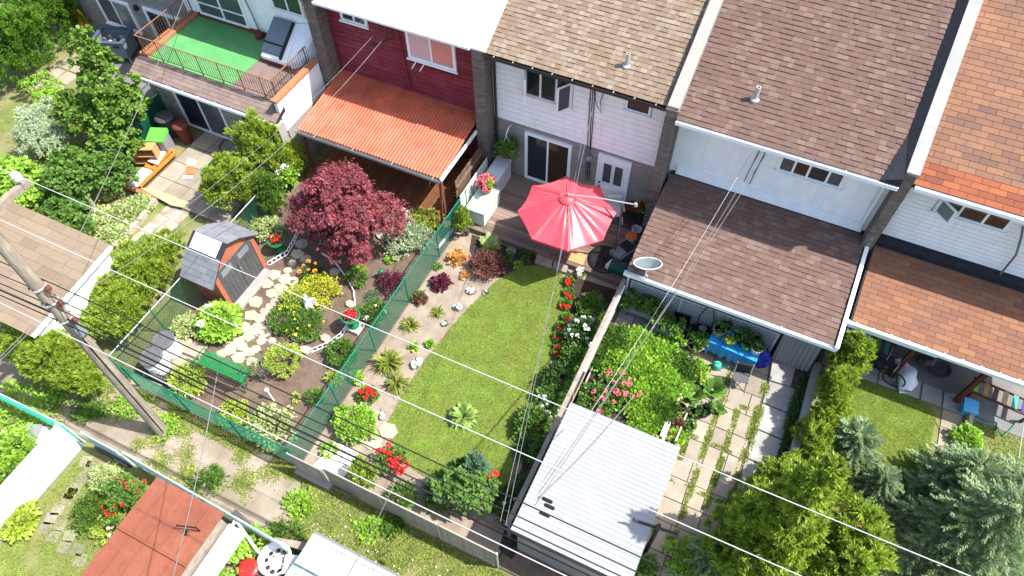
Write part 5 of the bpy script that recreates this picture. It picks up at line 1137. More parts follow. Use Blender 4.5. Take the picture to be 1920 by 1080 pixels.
mound('rose_bush', 'leafy rose bush beside the plinth urn', 700, 587, .42, .5, 'leaf_mid', 800, .07, .35, flowers=('white_flower', 4, .07))
mound('hydrangea', 'bright green hydrangea at the shed corner', 408, 605, .55, .75, 'leaf_bright', 900, .16, .42, flowers=('white_flower', 3, .2), rx=.62)
for u, v, r, lb in [(350, 612, .4, 'variegated plant behind the nearer barrel'), (375, 612, .35, 'variegated plant between barrel and hydrangea'), (498, 425, .5, 'variegated shrub between shed roof and maple'), (510, 800, .6, 'large cream edged shrub inside the alley fence'), (480, 345, .3, 'pale flowering clump among the boundary cedars')]:
    mound('variegated_shrub', lb, u, v, r, r*.95, 'leaf_variegated', 650, .1, .35)
mound('spirea', 'yellow green spirea between black pipe and bench', 352, 715, .48, .6, 'leaf_lime', 1200, .07, .35); mound('spirea', 'low yellow green spirea inside the alley fence', 440, 775, .4, .4, 'leaf_lime', 800, .07, .35); rosette('hosta', 'lime hosta beside the cream edged shrub', 478, 800, .35, .3, 'leaf_lime', 60, .2, .5)
mound('perennial', 'green tuft against the alley corner of the garden', 590, 745, .25, .3, 'leaf_mid', 200, .1, .2); mound('perennial', 'small yellow green tuft by the middle fence post', 625, 710, .22, .25, 'leaf_lime', 160, .1, .2); mound('seedling', 'yellow seedling in the soil behind the alley fence', 555, 745, .1, .12, 'leaf_lime', 40, .08, .4, stem=False, cat='plant')
tw = thing('bare_sapling', 'sparse twiggy sapling behind the bench', 'sapling', G(500, 710)); mb = MB()
for k in range(14): a = k*.9; mb.tube([(0, 0, .1+.02*k), (.15*math.cos(a), .15*math.sin(a), .4+.03*k), (.42*math.cos(a+.3), .42*math.sin(a+.3), .65+.05*k)], [.014, .009, .003], 4)
mb.build('branch', 'grey_wood', tw); P, N = clump_points([((0, 0, .7), (.45, .45, .4))], 130, 20, .2); link('foliage', leaf_mesh('foliage', P, rdir(len(P)), N, .07, .025, 1), 'leaf_mid', tw)
lp = thing('garden_light', 'slim white garden light leaning in the bare soil', 'lamp', G(514, 752)); MB().tube([(0, 0, 0), (-.12, .05, .45)], .025, 6).build('stake', 'white_plastic', lp); MB().lathe([(.03, 0), (.06, .03), (.06, .1), (.01, .13)], (-.12, .05, .44), 10).build('head', 'white_plastic', lp)
# boundary cedars at the head of the garden
def gcedar(label, u, v, z, r, h, m='leaf_cedar', n=4200, name='cedar', cat='tree', ry=None): c = G(u, v, z); return cedar(name, label, c, [((0, 0, h*.45), (r, ry or r, h*.5)), ((.0, 0, h*.75), (r*.7, (ry or r)*.7, h*.3))], m, n, .17, 130, cat=cat)
gcedar('broad bright cedar beside the paved patio', 442, 352, .9, .95, 2.1, n=7500); gcedar('bright cedar behind the broad one against the terrace house', 492, 292, 1.3, .85, 2.7, n=7500); gcedar('slim dark cedar at the shed side of the cedar group', 507, 372, .8, .45, 1.7, 'leaf_cedar_dark', 2600); gcedar('small bright cedar under the corner of the canopy', 556, 300, .7, .38, 1.4, n=1800)
mound('hydrangea', 'white flowering shrub between the cedars and the maple', 530, 330, .5, 1.1, 'leaf_bright', 900, .12, .4, flowers=('white_flower', 9, .16))
# fences
link_fence('mesh_fence', 'green chain link fence with green netting along the alley', [(-14.1, 3.83), (-8.52, 3.83)], 1.2, 'green_vinyl', 'green_vinyl', r=.0048, pitch=.062)
link_fence('mesh_fence', 'green chain link fence behind the barrels and shed', [(-14.62, 3.9), (-14.62, 10.8)], 1.25, 'dark_green', 'green_vinyl', r=.0048, pitch=.062, rail_m='galvanized')
# ------------------------------------------------------------------ gardens of the terrace house and its neighbour
def slabs(t, x0, x1, y0, y1, nx, ny, m, z=.1, gap=.02, th=.06, jit=.004, skip=()):
    wx, wy = (x1-x0)/nx, (y1-y0)/ny
    for i in range(nx):
        for j in range(ny):
            if (i, j) in skip: continue
            q = [(x0+i*wx+gap/2, y0+j*wy+gap/2), (x0+(i+1)*wx-gap/2, y0+j*wy+gap/2), (x0+(i+1)*wx-gap/2, y0+(j+1)*wy-gap/2), (x0+i*wx+gap/2, y0+(j+1)*wy-gap/2)]
            MB().prism([(a+random.uniform(-jit, jit), b+random.uniform(-jit, jit)) for a, b in q], z-th, [z+random.uniform(-.006, .006) for _ in q]).build('slab', m, t)
pt = thing('slab_patio', 'paved patio of square slabs behind the terrace house', 'patio', (-17.6, 11.3, 0)); slabs(pt, -19.35, -15.75, 9.75, 13.15, 5, 4, 'slab'); MB().box(-19.45, -15.7, 9.7, 13.18, .0, .035).build('bed', 'brown_soil', pt); site(pt)
bp_ = thing('brick_path', 'worn brick and slab path leading past the grey roofed shed', 'path', (-16.5, 8.6, 0)); 
pp = [G(*p) for p in [(322, 388), (392, 372), (340, 440), (225, 482), (205, 470)]]
i = 0
for k in range(60):
    f = random.random(); a = np.array(G(345-100*(k/60), 385+95*(k/60))[:2]); o = (k % 4-1.5)*.27; c = a+np.array([.9, .35])*o; MB().prism([(c[0]+dx+random.uniform(-.015, .015), c[1]+dy+random.uniform(-.015, .015)) for dx, dy in ((-.12, -.1), (.12, -.08), (.11, .1), (-.12, .09))], 0, .03+.015*random.random()).build('paver', 'stone_edge', bp_)
site(bp_)
grass('path_grass', 'patchy grass beside the brick path', [G(*p) for p in [(330, 400), (370, 400), (350, 440), (290, 470), (225, 490), (200, 478), (290, 420)]], 14000, .05, 'weed_blade', .0, patch=(1.6, .1), wd=.01)
cb = thing('timber_edging', 'pale timber edging of the variegated bed', 'edging', G(260, 420)); 
for a, b in (((292, 375), (258, 418)), ((258, 418), (214, 462))): MB().bar(G(*a, .1), G(*b, .1), .14, .2).build('beam', 'bed_timber', cb)
site(cb)
# bits on the patio
pl = thing('plywood_sheet', 'long plywood board lying at the patio edge', 'board', G(300, 368, .2)); MB().prism([G(*p, .2)[:2] for p in [(262, 352), (285, 352), (350, 378), (344, 389), (320, 384)]], .16, .19).build('sheet', 'plywood', pl); MB().bar(G(238, 350, .12), G(300, 372, .12), .12, .08).build('edge_beam', 'orange_wood', pl); site(pl)
sf = thing('wooden_shelf', 'pine shelf unit lying beside the patio junk', 'shelf', G(272, 288, .5), .45)
MB().box(-.42, .42, .16, .2, -.35, .35).build('back_panel', 'pine_wood', sf)
for z in (-.35, -.02, .31): MB().box(-.42, .42, -.18, .158, z, z+.04).build('board', 'pine_wood', sf)
for sx in (-.46, .422): MB().box(sx, sx+.035, -.18, .2, -.36, .36).build('side', 'pine_wood', sf)
of = thing('broken_cart', 'orange red painted metal cart frame lying on the patio', 'cart', G(290, 315, .2))
for a, b in (((310, 276), (330, 285)), ((330, 285), (262, 350)), ((322, 280), (285, 318)), ((273, 310), (293, 318)), ((228, 348), (262, 360))): MB().bar(G(*a, .25), G(*b, .22), .12, .06).build('bar', 'orange_plastic' if a[0] != 228 else 'orange_wood', of)
site(of)
for k, (lb, q) in enumerate([('white board across the orange frame', [(298, 278), (312, 284), (296, 310), (278, 304)]), ('white plank nearest the planting bed', [(268, 316), (276, 318), (244, 350), (236, 348)]), ('white plank between plank and frame bar', [(277, 318), (287, 321), (258, 352), (247, 351)])]):
    o = MB().prism([tuple(np.array(G(*p, .2)[:2])-np.array(G(*q[0], .2)[:2])) for p in q], .0, .05).build('white_board', 'white_plastic'); o.location = G(*q[0], .29 if k == 0 else .14); o['label'] = lb; o['category'] = 'board'
rs = thing('broken_box', 'torn cardboard and rust stained debris on the patio', 'debris', G(355, 318, .12)); MB().prism([G(*p, .12)[:2] for p in [(352, 297), (368, 300), (366, 312), (350, 310)]], .11, .13).build('card', 'chalk_white', rs); MB().prism([G(*p, .12)[:2] for p in [(350, 312), (366, 310), (364, 326), (348, 328)]], .11, .122).build('rust_heap', 'rust_stain', rs); MB().prism([G(*p, .12)[:2] for p in [(343, 330), (361, 330), (360, 335), (342, 335)]], .11, .14).build('strip', 'white_paint', rs); site(rs)
def wbin(label, u, v, z, m, lid, r=.3, h=.9, rnd=True):
    c = G(u, v, z); t = thing('garbage_bin', label, 'bin', (c[0], c[1], .02), .4)
    if rnd: MB().lathe([(r*.75, 0), (r, h*.92), (r*1.05, h*.92), (r*1.05, h*.95)], n=20).build('body', m, t); MB().lathe([(r*1.1, 0), (r*1.1, .04), (r*.9, .1), (.04, .14)], (0, 0, h*.95), 20).build('lid', lid, t)
    else:
        MB().prism([(-r, -r), (r, -r), (r, r), (-r, r)], 0, h*.9).build('body', m, t); MB().prism([(-r*1.1, -r*1.15), (r*1.1, -r*1.15), (r*1.1, r*1.1), (-r*1.1, r*1.1)], h*.902, [h, h, h*1.08, h*1.08]).build('lid', lid, t)
    MB().bar((-r*.5, r*1.1, h*.85), (r*.5, r*1.1, h*.85), .04, .04).build('handle', 'black_plastic', t); return t
wbin('grey bin with bright green lid beside the patio', 293, 252, .9, 'grey_plastic', 'green_lid', .28, .85, False); wbin('round dark bin against the terrace house wall', 307, 217, .9, 'dark_grey_plastic', 'dark_grey_plastic', .33, .85); wbin('brown composter bin next to the patio door', 337, 235, .8, 'red_brown', 'red_brown', .26, .8)
link_fence('mesh_fence', 'dark green screened fence beside the garbage bins', [(-21.0, 9.9), (-21.0, 13.15)], 1.3, 'dark_green', 'green_vinyl', slats=(.05, .046, 'dark_green', False), rail_m='mint_metal')
ho = MB().tube([G(u, v, .13) for u, v in [(436, 262), (420, 262), (411, 275), (415, 288), (400, 300), (380, 318)]], .018, 6).build('garden_hose', 'black_cable'); ho['label'] = 'black hose curling over the patio slabs'; ho['category'] = 'hose'
# neighbour patio
np_ = thing('concrete_pad', 'grey concrete pad behind the grey brick house', 'patio', (-24, 14.5, 0)); MB().box(-25.6, -21.4, 12.6, 16.15, .0, .06).build('pad', 'patio', np_); site(np_)
sp = thing('slab_walk', 'square slab walk by the hedge of the grey brick house', 'path', (-26.6, 14, 0)); slabs(sp, -27.6, -26.2, 12.2, 15.8, 2, 5, 'slab', .04, .08); site(sp)
tt = thing('laundry_tub', 'large blue grey tub on legs with its open top full of things', 'tub', (-25.45, 15.3, 0), .35)
b_ = MB(); b_.box(-.65, .65, -.5, .5, .35, .4)
for q in ((-.65, .65, -.5, -.44), (-.65, .65, .44, .5)): b_.box(q[0], q[1], q[2], q[3], .4, 1.05)
for q in ((-.65, -.59), (.59, .65)): b_.box(q[0], q[1], -.44, .44, .4, 1.05)
b_.build('body', 'tub_grey', tt); rm = MB()
for q in ((-.7, .7, -.55, -.42), (-.7, .7, .42, .55)): rm.box(*q, 1.052, 1.1)
for q in ((-.7, -.55), (.55, .7)): rm.box(q[0], q[1], -.42, .42, 1.052, 1.1)
rm.build('rim', 'tub_blue', tt)
for sx in (-.6, .6):
    for sy in (-.46, .46): MB().bar((sx, sy, .36), (sx*1.08, sy*1.1, .06), .05, .05).build('leg', 'pale_metal', tt)
for k in range(6): MB().lathe([(.03, 0), (.1, .05), (.08, .16), (.02, .2)], (-.4+.16*k, .2*math.sin(k*2), .75), 8).build('content', ['dark_grey_plastic', 'grey_plastic', 'pale_metal'][k % 3], tt)
MB().box(.2, .45, -.53, -.51, .85, .93).build('latch', 'black_plastic', tt)
hs = thing('hose_coil', 'yellow garden hose coiled on the grey brick wall', 'hose', FY(157, 33, 16.0)); 
for k in range(4): MB().tube([((.17+.02*k)*math.cos(a), -.06-.03*k, (.42+.02*k)*math.sin(a)) for a in np.linspace(0, 6.283, 15)], .022, 5, caps=False).build('loop', 'yellow_hose', hs)
# greenery, terrace house side
def bl(name, label, u, v, z, blobs, m, n, leaf, **k): c = G(u, v, z); return broadleaf(name, label, c, blobs, m, n, leaf, **k)
broadleaf('maple_tree', 'tall leafy tree with a narrow crown in front of the concrete pad', (-21.4, 11.3), [((0, .2, 1.7), (1.2, 1.05, .95)), ((.7, .2, 2.1), (.95, .85, .8)), ((-.05, .45, 2.75), (.85, .8, .75)), ((-.4, .75, 3.4), (.6, .55, .65)), ((-.55, .95, 4.0), (.32, .32, .45)), ((-.8, -.2, 1.5), (1.0, 1.0, .85)), ((.6, -.7, 1.2), (.9, .8, .8))], 'leaf_tree', 15000, .15, wid=.4, clumps=380, cr=.2, trunk_r=.09, limbs=12)
bl('lilac', 'dark leafy shrub beside the pine shelf unit', 165, 330, .9, [((0, 0, .95), (1.25, 1.0, .8)), ((.6, .5, .9), (.8, .7, .7)), ((-.6, -.3, .7), (.8, .7, .6))], 'leaf_mid', 9000, .14, wid=.34, clumps=260, cat='shrub', trunk_r=.06)
bl('willow', 'feathery silver green shrub near the garden edge', 80, 235, .8, [((0, 0, .8), (1.1, 1.0, .65)), ((.6, -.5, .7), (.8, .7, .5))], 'leaf_silver', 7000, .13, wid=.14, clumps=120, cat='shrub', trunk_r=.05)
bl('spirea', 'mid green shrub below the slab walk', 75, 165, .5, [((0, 0, .5), (.9, .6, .45)), ((.7, -.3, .5), (.6, .5, .4))], 'leaf_bright', 2400, .09, wid=.3, clumps=80, cat='shrub', trunk_r=.04); bl('spirea', 'fine green shrub between slab walk and tall tree', 125, 195, .5, [((0, 0, .45), (.7, .6, .45))], 'leaf_mid', 1500, .09, wid=.25, clumps=60, cat='shrub', trunk_r=.04)
bl('viburnum', 'bright broadleaf shrub at the roof edge of the beige shed', 25, 335, .7, [((0, 0, .7), (1.2, .8, .6)), ((.9, -.3, .6), (.8, .7, .5))], 'leaf_bright', 4500, .16, wid=.4, clumps=100, cat='shrub', trunk_r=.05); bl('viburnum', 'glossy leafed shrub between beige shed and variegated bed', 120, 390, .5, [((0, 0, .55), (1.0, .55, .5)), ((.7, -.4, .45), (.7, .5, .4))], 'leaf_mid', 4000, .15, wid=.4, clumps=80, cat='shrub', trunk_r=.05)
for u, v, r, lb in [(235, 400, .5, 'cream and green groundcover nearest the timber edging'), (195, 410, .5, 'cream and green groundcover by the tree stump'), (215, 440, .45, 'cream and green groundcover at the path corner'), (200, 355, .55, 'pale green groundcover above the tree stump'), (262, 385, .4, 'cream and green groundcover below the plywood board'), (160, 425, .45, 'lime groundcover at the beige shed eave')]:
    mound('goutweed', lb, u, v, r, r*.6, 'leaf_variegated' if 'lime' not in lb else 'leaf_lime', 650, .1, .38, cat='plant', rx=r*1.25, stem=False)
sm = thing('tree_stump', 'bare grey tree stump among the variegated plants', 'stump', G(178, 395)); MB().tube([(0, 0, 0), (-.05, .03, .3), (-.12, .1, .65)], [.16, .12, .1], 9).build('stump', 'grey_wood', sm); MB().tube([(.05, 0, 0), (.3, .02, .08)], [.09, .04], 7).build('root', 'grey_wood', sm)
mu = MB().prism([tuple(np.array(G(*p)[:2])-np.array(G(200, 385)[:2])) for p in [(190, 385), (215, 375), (222, 392), (205, 402), (192, 398)]], 0, .03).build('mulch_patch', 'mulch_red'); mu.location = G(200, 385); mu['kind'] = 'structure'
for u, v, lb in [(140, 240, 'orange lilies in front of the tall tree'), (85, 290, 'orange lilies nearer the garden edge'), (195, 215, 'single orange lily beside the tall tree')]: geranium(lb, u, v, [(u-4, v), (u+4, v-3), (u+1, v+5)], .22, 'leaf_mid', 'orange_flower', .08)
def hedge(name, label, c, r, h, m, n, ry=None, cat='hedge', leaf=.16): return cedar(name, label, c, [((0, 0, h*.22), (r*1.05, (ry or r)*1.05, h*.3)), ((0, 0, h*.5), (r, ry or r, h*.55)), ((r*.3, (ry or r)*.3, h*.7), (r*.7, (ry or r)*.7, h*.35)), ((-r*.3, -(ry or r)*.4, h*.6), (r*.7, (ry or r)*.6, h*.4))], m, n, leaf, 190, cat=cat)
hedge('cedar_hedge', 'tall clipped cedar hedge column at the very corner', G(15, 90, 1.5), 1.15, 3.0, 'leaf_hedge', 11000, 1.7); hedge('cedar_hedge', 'shaded cedar hedge behind the slab walk', (-28.6, 15.0), .9, 2.8, 'leaf_hedge', 9000, 1.6); hedge('cedar_hedge', 'deep shaded cedar hedge against the grey brick wall', (-29.6, 17.0), .9, 3.0, 'leaf_hedge', 6000, 1.4)
c = G(240, 545, 1.0); cedar('cedar_hedge', 'broad bright cedar hedge between beige shed and green fence', c, [((-.1, .1, .8), (.85, .95, .85)), ((-.35, 1.0, .8), (.8, .85, .8)), ((.1, -.9, .8), (.8, .8, .8)), ((-.3, 1.8, .65), (.7, .6, .6)), ((.1, -.4, 1.2), (.6, .7, .5)), ((-.2, .7, 1.2), (.6, .7, .5))], 'leaf_cedar', 17000, .17, 520, cat='hedge')
c = G(100, 672, .9); cedar('cedar_hedge', 'bright cedar bush beside the pole at the alley', c, [((0, 0, .75), (1.1, .7, .8)), ((.8, .0, .7), (.75, .6, .65)), ((-.9, .2, .8), (.8, .7, .75)), ((.1, .1, 1.2), (.7, .55, .45))], 'leaf_cedar', 12500, .17, 420, cat='hedge')
grass('garden_grass', 'thin yellow green grass of the far garden', [(-27, 7.5), (-21.5, 7), (-21.5, 12), (-26, 12.5), (-28, 11)], 22000, .05, 'grass_blade', .0, patch=(.9, -.4), wd=.011)
# beige roofed shed
bs = thing('beige_shed', 'white walled shed with worn beige shingle roof', 'shed', (-19, 5, 0)); MB().xprism([(3.5, 0), (3.5, 1.82), (6.4, 2.1), (6.4, 0)], -22.6, -16.55).build('wall', 'white_paint', bs)
br_ = MB().xprism([(3.35, 1.82), (3.35, 1.9), (6.55, 2.25), (6.55, 2.15)], -22.8, -16.42).build('roof', 'dark_felt', bs); shingles(br_, -22.8, -16.42, 3.34, 1.905, .11, 3.26, .62, .27, 'beige_shingle', single=170)
MB().bar((-16.4, 3.35, 1.9), (-16.4, 6.55, 2.22), .05, .12).build('fascia', 'white_paint', bs); site(bs)
# ------------------------------------------------------------------ paved yard behind the stucco house
py = thing('slab_yard', 'sunlit yard of beige concrete slabs with weedy joints', 'paving', (1.4, 8, 0))
y = 4.0; r = 0
while y < 12.6:
    h = random.choice([.62, .7, .78]); x = .62 if y < 7.9 else .16
    while x < 2.25:
        wd = random.choice([.5, .56, .62]); b = min(x+wd, 2.3)
        if 2.3-b < .15: b = 2.3
        MB().prism([(x+.012, y+.012), (b-.012, y+.012), (b-.012, y+h-.012), (x+.012, y+h-.012)], -.02, [.03+random.uniform(-.008, .008) for _ in range(4)]).build('slab', 'slab', py); x = b
    y += h
site(py)
pg = thing('aggregate_slabs', 'single column of rough grey slabs along the low concrete wall', 'paving', (2.75, 8, 0)); y = 4.6
while y < 11.6: h = random.choice([.85, .95, 1.0]); MB().prism([(2.36, y+.03), (3.12, y+.02), (3.13, y+h-.03), (2.37, y+h-.02)], -.02, .035).build('slab', 'grey_slab', pg); y += h
site(pg)
for k, yy in enumerate((6.3, 7.75, 9.2, 10.65)): grass('joint_weeds', ['weeds in the lowest cross joint of the beige slabs', 'weeds in the cross joint level with the white shed', 'weeds in the cross joint beside the clustered pots', 'weeds in the upper cross joint of the beige slabs'][k], [(.7, yy-.06), (2.3, yy-.06), (2.3, yy+.06), (.7, yy+.06)], 1800, .05, 'weed_blade', .025, patch=(2.6, .25), wd=.017)
us = thing('back_slabs', 'shaded slabs below the lattice screen', 'paving', (-1, 12, 0)); slabs(us, -2.4, .12, 11.45, 12.6, 5, 2, 'grey_slab', .03, .02); site(us)
grass('joint_weeds', 'weeds lining the joint between beige and grey slabs', [(2.22, 5), (2.42, 5), (2.44, 11.8), (2.2, 11.8)], 9000, .07, 'weed_blade', .02, patch=(1.9, -.35), wd=.018)
for k, (xx, a, b) in enumerate([(1.28, 6, 11.6), (1.78, 7.4, 10.5), (.75, 8.4, 9.9)]): grass('joint_weeds', ['weeds along the middle slab joint', 'weeds along the second slab joint', 'weeds along the joint by the clustered pots'][k], [(xx-.07, a), (xx+.07, a), (xx+.07, b), (xx-.07, b)], 4200, .06, 'weed_blade', .025, patch=(2.3, -.3), wd=.018)
cw = thing('low_wall', 'low weathered concrete wall beside the cedar hedge', 'wall', (3.42, 9, 0)); 
for a, b in ((7.0, 8.8), (8.81, 10.7), (10.71, 12.65)): MB().box(3.33, 3.52, a, b, 0, .5).build('block', 'concrete', cw)
site(cw)
mound('ivy', 'dark ground ivy strip between grey slabs and the low wall', 0, 0, 1.3, .3, 'leaf_dark', 900, .08, .4, rx=.14, at=(3.24, 11.0), stem=False, cat='plant'); mound('ivy', 'lower dark ivy strip along the low wall', 0, 0, 1.2, .3, 'leaf_dark', 900, .08, .4, rx=.14, at=(3.22, 8.6), stem=False, cat='plant')
# raised vegetable bed
rb = thing('raised_bed', 'raised vegetable bed edged with pale timber', 'planter', (-1.1, 9.6, 0)); MB().box(-2.36, .12, 7.8, 11.32, .0, .2).build('soil', 'dark_soil', rb)
for q in ((-2.4, .2, 11.33, 11.42), (.125, .21, 7.8, 11.32), (-2.4, -2.365, 7.8, 11.32)): MB().box(*q, 0, .34).build('plank', 'bed_timber', rb)
site(rb)
VEG = [(1150, 640, .5, 'leaf_mid', .6, 'tomato leaves at the upper corner of the raised bed'), (1195, 645, .5, 'leaf_bright', .5, 'light green leaves along the upper timber edge'), (1240, 665, .5, 'leaf_bright', .5, 'light green leaves near the pot row'), (1280, 690, .4, 'leaf_mid', .45, 'dark cabbage leaves at the timber corner'), (1165, 680, .55, 'leaf_bright', .6, 'bright leaves behind the pink roses'), (1210, 700, .55, 'leaf_bright', .6, 'bright leaf mass at the bed centre'), (1250, 720, .5, 'leaf_bright', .5, 'bright leaf mass beside the timber side'), (1195, 745, .5, 'leaf_bright', .55, 'bright leaves below the bed centre'), (1235, 765, .45, 'leaf_mid', .5, 'mixed greens near the side planter'), (1210, 790, .4, 'leaf_bright', .4, 'leaves drooping over the white shed roof edge'), (1125, 665, .4, 'leaf_mid', .5, 'feathery leaves at the rail fence corner')]
for u, v, r, m, h, lb in VEG: mound('vegetable', lb, u, v, r*1.15, h*.48, m, 1200, .115, .36, cat='vegetables', z=.2, stem=False, inner=.3, clumps=50, up=.6)
geranium('pink rose bush between raised bed and white shed', 1150, 730, [(1145, 690), (1165, 700), (1150, 715), (1170, 720), (1180, 725), (1140, 700), (1160, 735), (1200, 735), (1115, 745), (1125, 770), (1175, 740), (1150, 755), (1110, 735), (1190, 745), (1135, 735), (1155, 728), (1175, 732), (1128, 748), (1183, 712)], .62, 'leaf_mid', 'pink_flower', .095)
mound('rose_leaves', 'dark rose foliage beside the white shed corner', 1115, 755, .5, .7, 'leaf_mid', 900, .09, .38)
# white shed
mat('shed_white', (.262, .268, .276), .45, .04, 2, dirt=(.225, .225, .225), dscale=1.2, damount=.5)
ws = thing('white_shed', 'flat shed with white corrugated roof beside the slab yard', 'shed', (-.85, 6, 0)); MB().box(-2.2, .5, 4.4, 7.65, 0, 1.9).build('wall', 'grey_metal', ws)
nS = 29; per = (7.8-4.26)/nS
for xa, xb in ((-2.3, -1.32), (-1.34, -.36), (-.38, .6)):
    vs = []; fs = []; N_ = nS*6
    for i in range(N_+1):
        yy = 4.26+(7.8-4.26)*i/N_; hh = .011*math.sin(2*math.pi*i/6)+(.004 if xa == -1.34 else 0)
        for xx in (xa, xb): vs += [(xx, yy, 1.96+.02*(xx+2.3)+hh), (xx, yy, 1.952+.02*(xx+2.3)+hh)]
    for i in range(N_): o = 4*i; fs += [(o, o+2, o+6, o+4), (o+1, o+5, o+7, o+3), (o, o+4, o+5, o+1), (o+2, o+3, o+7, o+6)]
    MB().add(vs, fs).build('roof_sheet', 'shed_white', ws)
MB().box(-2.3, .6, 4.27, 4.34, 1.84, 1.92).build('fascia', 'dark_grey_plastic', ws); site(ws)
# clutter under the eave
def planter(label, x0, x1, y0, y1, z, h, m='slab'):
    t = thing('trough_planter', label, 'planter', ((x0+x1)/2, (y0+y1)/2, 0)); L = x1-x0; W = y1-y0
    MB().box(-L/2, L/2, -W/2, W/2, z, z+h).build('trough', m, t); 
    for sx in (-L/2+.08, L/2-.14): MB().box(sx, sx+.07, -W/2+.04, W/2-.04, .03, z-.001).build('leg', m, t)
    P, N = clump_points([((dx, 0, z+h+.16), (.32, W*.8, .26)) for dx in np.linspace(-L/2+.2, L/2-.2, max(2, int(L/.4)))], int(900*L), int(40*L), .3, .4); link('foliage', leaf_mesh('foliage', P, unit(N+rdir(len(P))*.7), N, .12*RNG.uniform(.6, 1.3, len(P)), .045, 1, droop=.2), 'leaf_mid', t); return t
mat('old_concrete', (.24, .22, .20), .9, .2, 4)
planter('long trough of leafy greens at the corner of the lattice', -2.35, -1.35, 12.1, 12.45, .3, .22, 'old_concrete'); planter('second trough of leafy greens on a low stand', -1.3, -.55, 11.8, 12.2, .25, .2, 'old_concrete')
bxk = thing('black_crate', 'tall black open crate against the lattice', 'crate', (-.55, 12.35, .03), .1); c_ = MB()
for q in ((-.25, .25, -.25, -.22), (-.25, .25, .22, .25)): c_.box(*q, 0, .5)
for q in ((-.25, -.22), (.22, .25)): c_.box(q[0], q[1], -.22, .22, 0, .5)
c_.box(-.22, .22, -.22, .22, 0, .03); c_.build('crate', 'black_plastic', bxk); MB().box(-.27, .27, -.27, -.252, .44, .52).build('rim', 'dark_grey_plastic', bxk)
wb = thing('lawn_mower', 'black push mower with folded handles against the lattice', 'mower', (.1, 12.4, .03)); MB().lathe([(.26, .08), (.3, .12), (.28, .26), (.12, .3), (.1, .42), (.02, .43)], n=18).build('deck', 'black_plastic', wb); MB().lathe([(.1, .43), (.12, .44), (.02, .46)], n=12).build('engine_cap', 'grey_plastic', wb)
for sx in (-.2, .2):
    MB().tube([(sx, .1, .25), (sx*1.1, .2, .7), (sx*.5, .22, 1.15)], .016, 6).build('handle', 'black_cable', wb)
    for sy in (-.2, .2): MB().tube([(sx*1.3, sy, .09), (sx*1.45, sy, .09)], .09, 12).build('wheel', 'rubber', wb)
PT = [('dark pot of bright leaves below the black crate', (-.42, 11.75), .17, .25, 'black_plastic', 'leaf_bright', .3, None), ('large pale tub of green leaves beside the blue table', (.08, 11.85), .25, .34, 'taupe_pot', 'leaf_mid', .34, None)]
for lb, p, r, h, m, lm, ph, fl in PT: pot('plant_pot', lb, (p[0], p[1], .03), r, h, m, lm, fl, 260, .1, ph, pr=r*1.15)
bt = thing('blue_table', 'garden table under a bright blue cloth crowded with pots', 'table', (1.1, 12.15, .03), -.06)
MB().box(-.72, .72, -.34, .34, .66, .7).build('top', 'blue_tarp', bt); vs = []; fs = []
for i in range(25):
    x = -.73+1.46*i/24; dz = .42+.06*math.sin(i*1.1); vs += [(x, -.35, .695), (x, -.37-.03*math.sin(i*1.7), .5), (x, -.38-.05*math.sin(i*1.7), .695-dz)]
for i in range(24): fs += [(3*i, 3*i+1, 3*i+4, 3*i+3), (3*i+1, 3*i+2, 3*i+5, 3*i+4)]
MB().add(vs, fs).build('cloth_drape', 'blue_tarp', bt, smooth=True)
for sx in (-.66, .66):
    for sy in (-.28, .28): MB().box(sx-.025, sx+.025, sy-.025, sy+.025, 0, .658).build('leg', 'white_plastic', bt)
TP = [(-.55, .05, .18, .26, 'taupe_pot', 'leaf_mid', 'big taupe pot at the end of the blue table'), (-.42, .27, .13, .16, 'dark_grey_plastic', 'leaf_dark', 'dark pot behind the taupe one'), (-.2, -.12, .12, .13, 'terracotta', 'leaf_bright', 'terracotta pot of light leaves on the blue table'), (.02, .1, .15, .18, 'black_plastic', 'leaf_mid', 'black pot in the middle of the blue table'), (.2, .24, .13, .2, 'dark_grey_plastic', 'leaf_mid', 'leafy dark pot against the lattice'), (.3, -.05, .14, .14, 'lime_plastic', 'leaf_dark', 'lime green pot on the blue table'), (.58, -.08, .16, .22, 'white_plastic', 'leaf_dark', 'white pot at the far table end'), (.48, .22, .12, .16, 'black_plastic', 'leaf_mid', 'small black pot behind the white one')]
for dx, dy, r, h, m, lm, lb in TP: pot('plant_pot', lb, (1.1+dx, 12.15+dy, .735), r, h, m, lm, None, 110, .08, r*1.3, pr=r*1.05)
wc = thing('watering_can', 'teal watering can on the slabs before the blue table', 'watering can', (.85, 11.55, .03)); MB().lathe([(.11, 0), (.12, .02), (.11, .22), (.06, .24)], n=14).build('body', 'teal_plastic', wc, smooth=True); MB().tube([(.1, 0, .05), (.2, 0, .15), (.3, 0, .28)], [.03, .022, .018], 7).build('spout', 'teal_plastic', wc); MB().tube([(-.1, 0, .05), (-.2, 0, .15), (-.12, 0, .28), (.05, 0, .26)], .014, 6).build('handle', 'teal_plastic', wc)
gb_ = thing('green_bottle', 'green spray bottle among the pots by the lattice', 'bottle', (1.02, 12.42, .735)); MB().lathe([(.06, 0), (.07, .03), (.07, .2), (.02, .28), (.025, .34)], n=10).build('bottle', 'teal_plastic', gb_)
bb = thing('blue_sack', 'crumpled deep blue sack beside the corrugated panel', 'sack', (1.95, 12.3, .03)); P = rdir(60); P[:, 2] = np.abs(P[:, 2]); s_ = MB(); s_.lathe([(.24, 0), (.28, .15), (.2, .4), (.14, .55), (.04, .6)], n=9).build('sack', 'deep_blue', bb); MB().lathe([(.1, 0), (.12, .06), (.03, .1)], (.15, -.18, .3), 7).build('fold', 'deep_blue', bb)
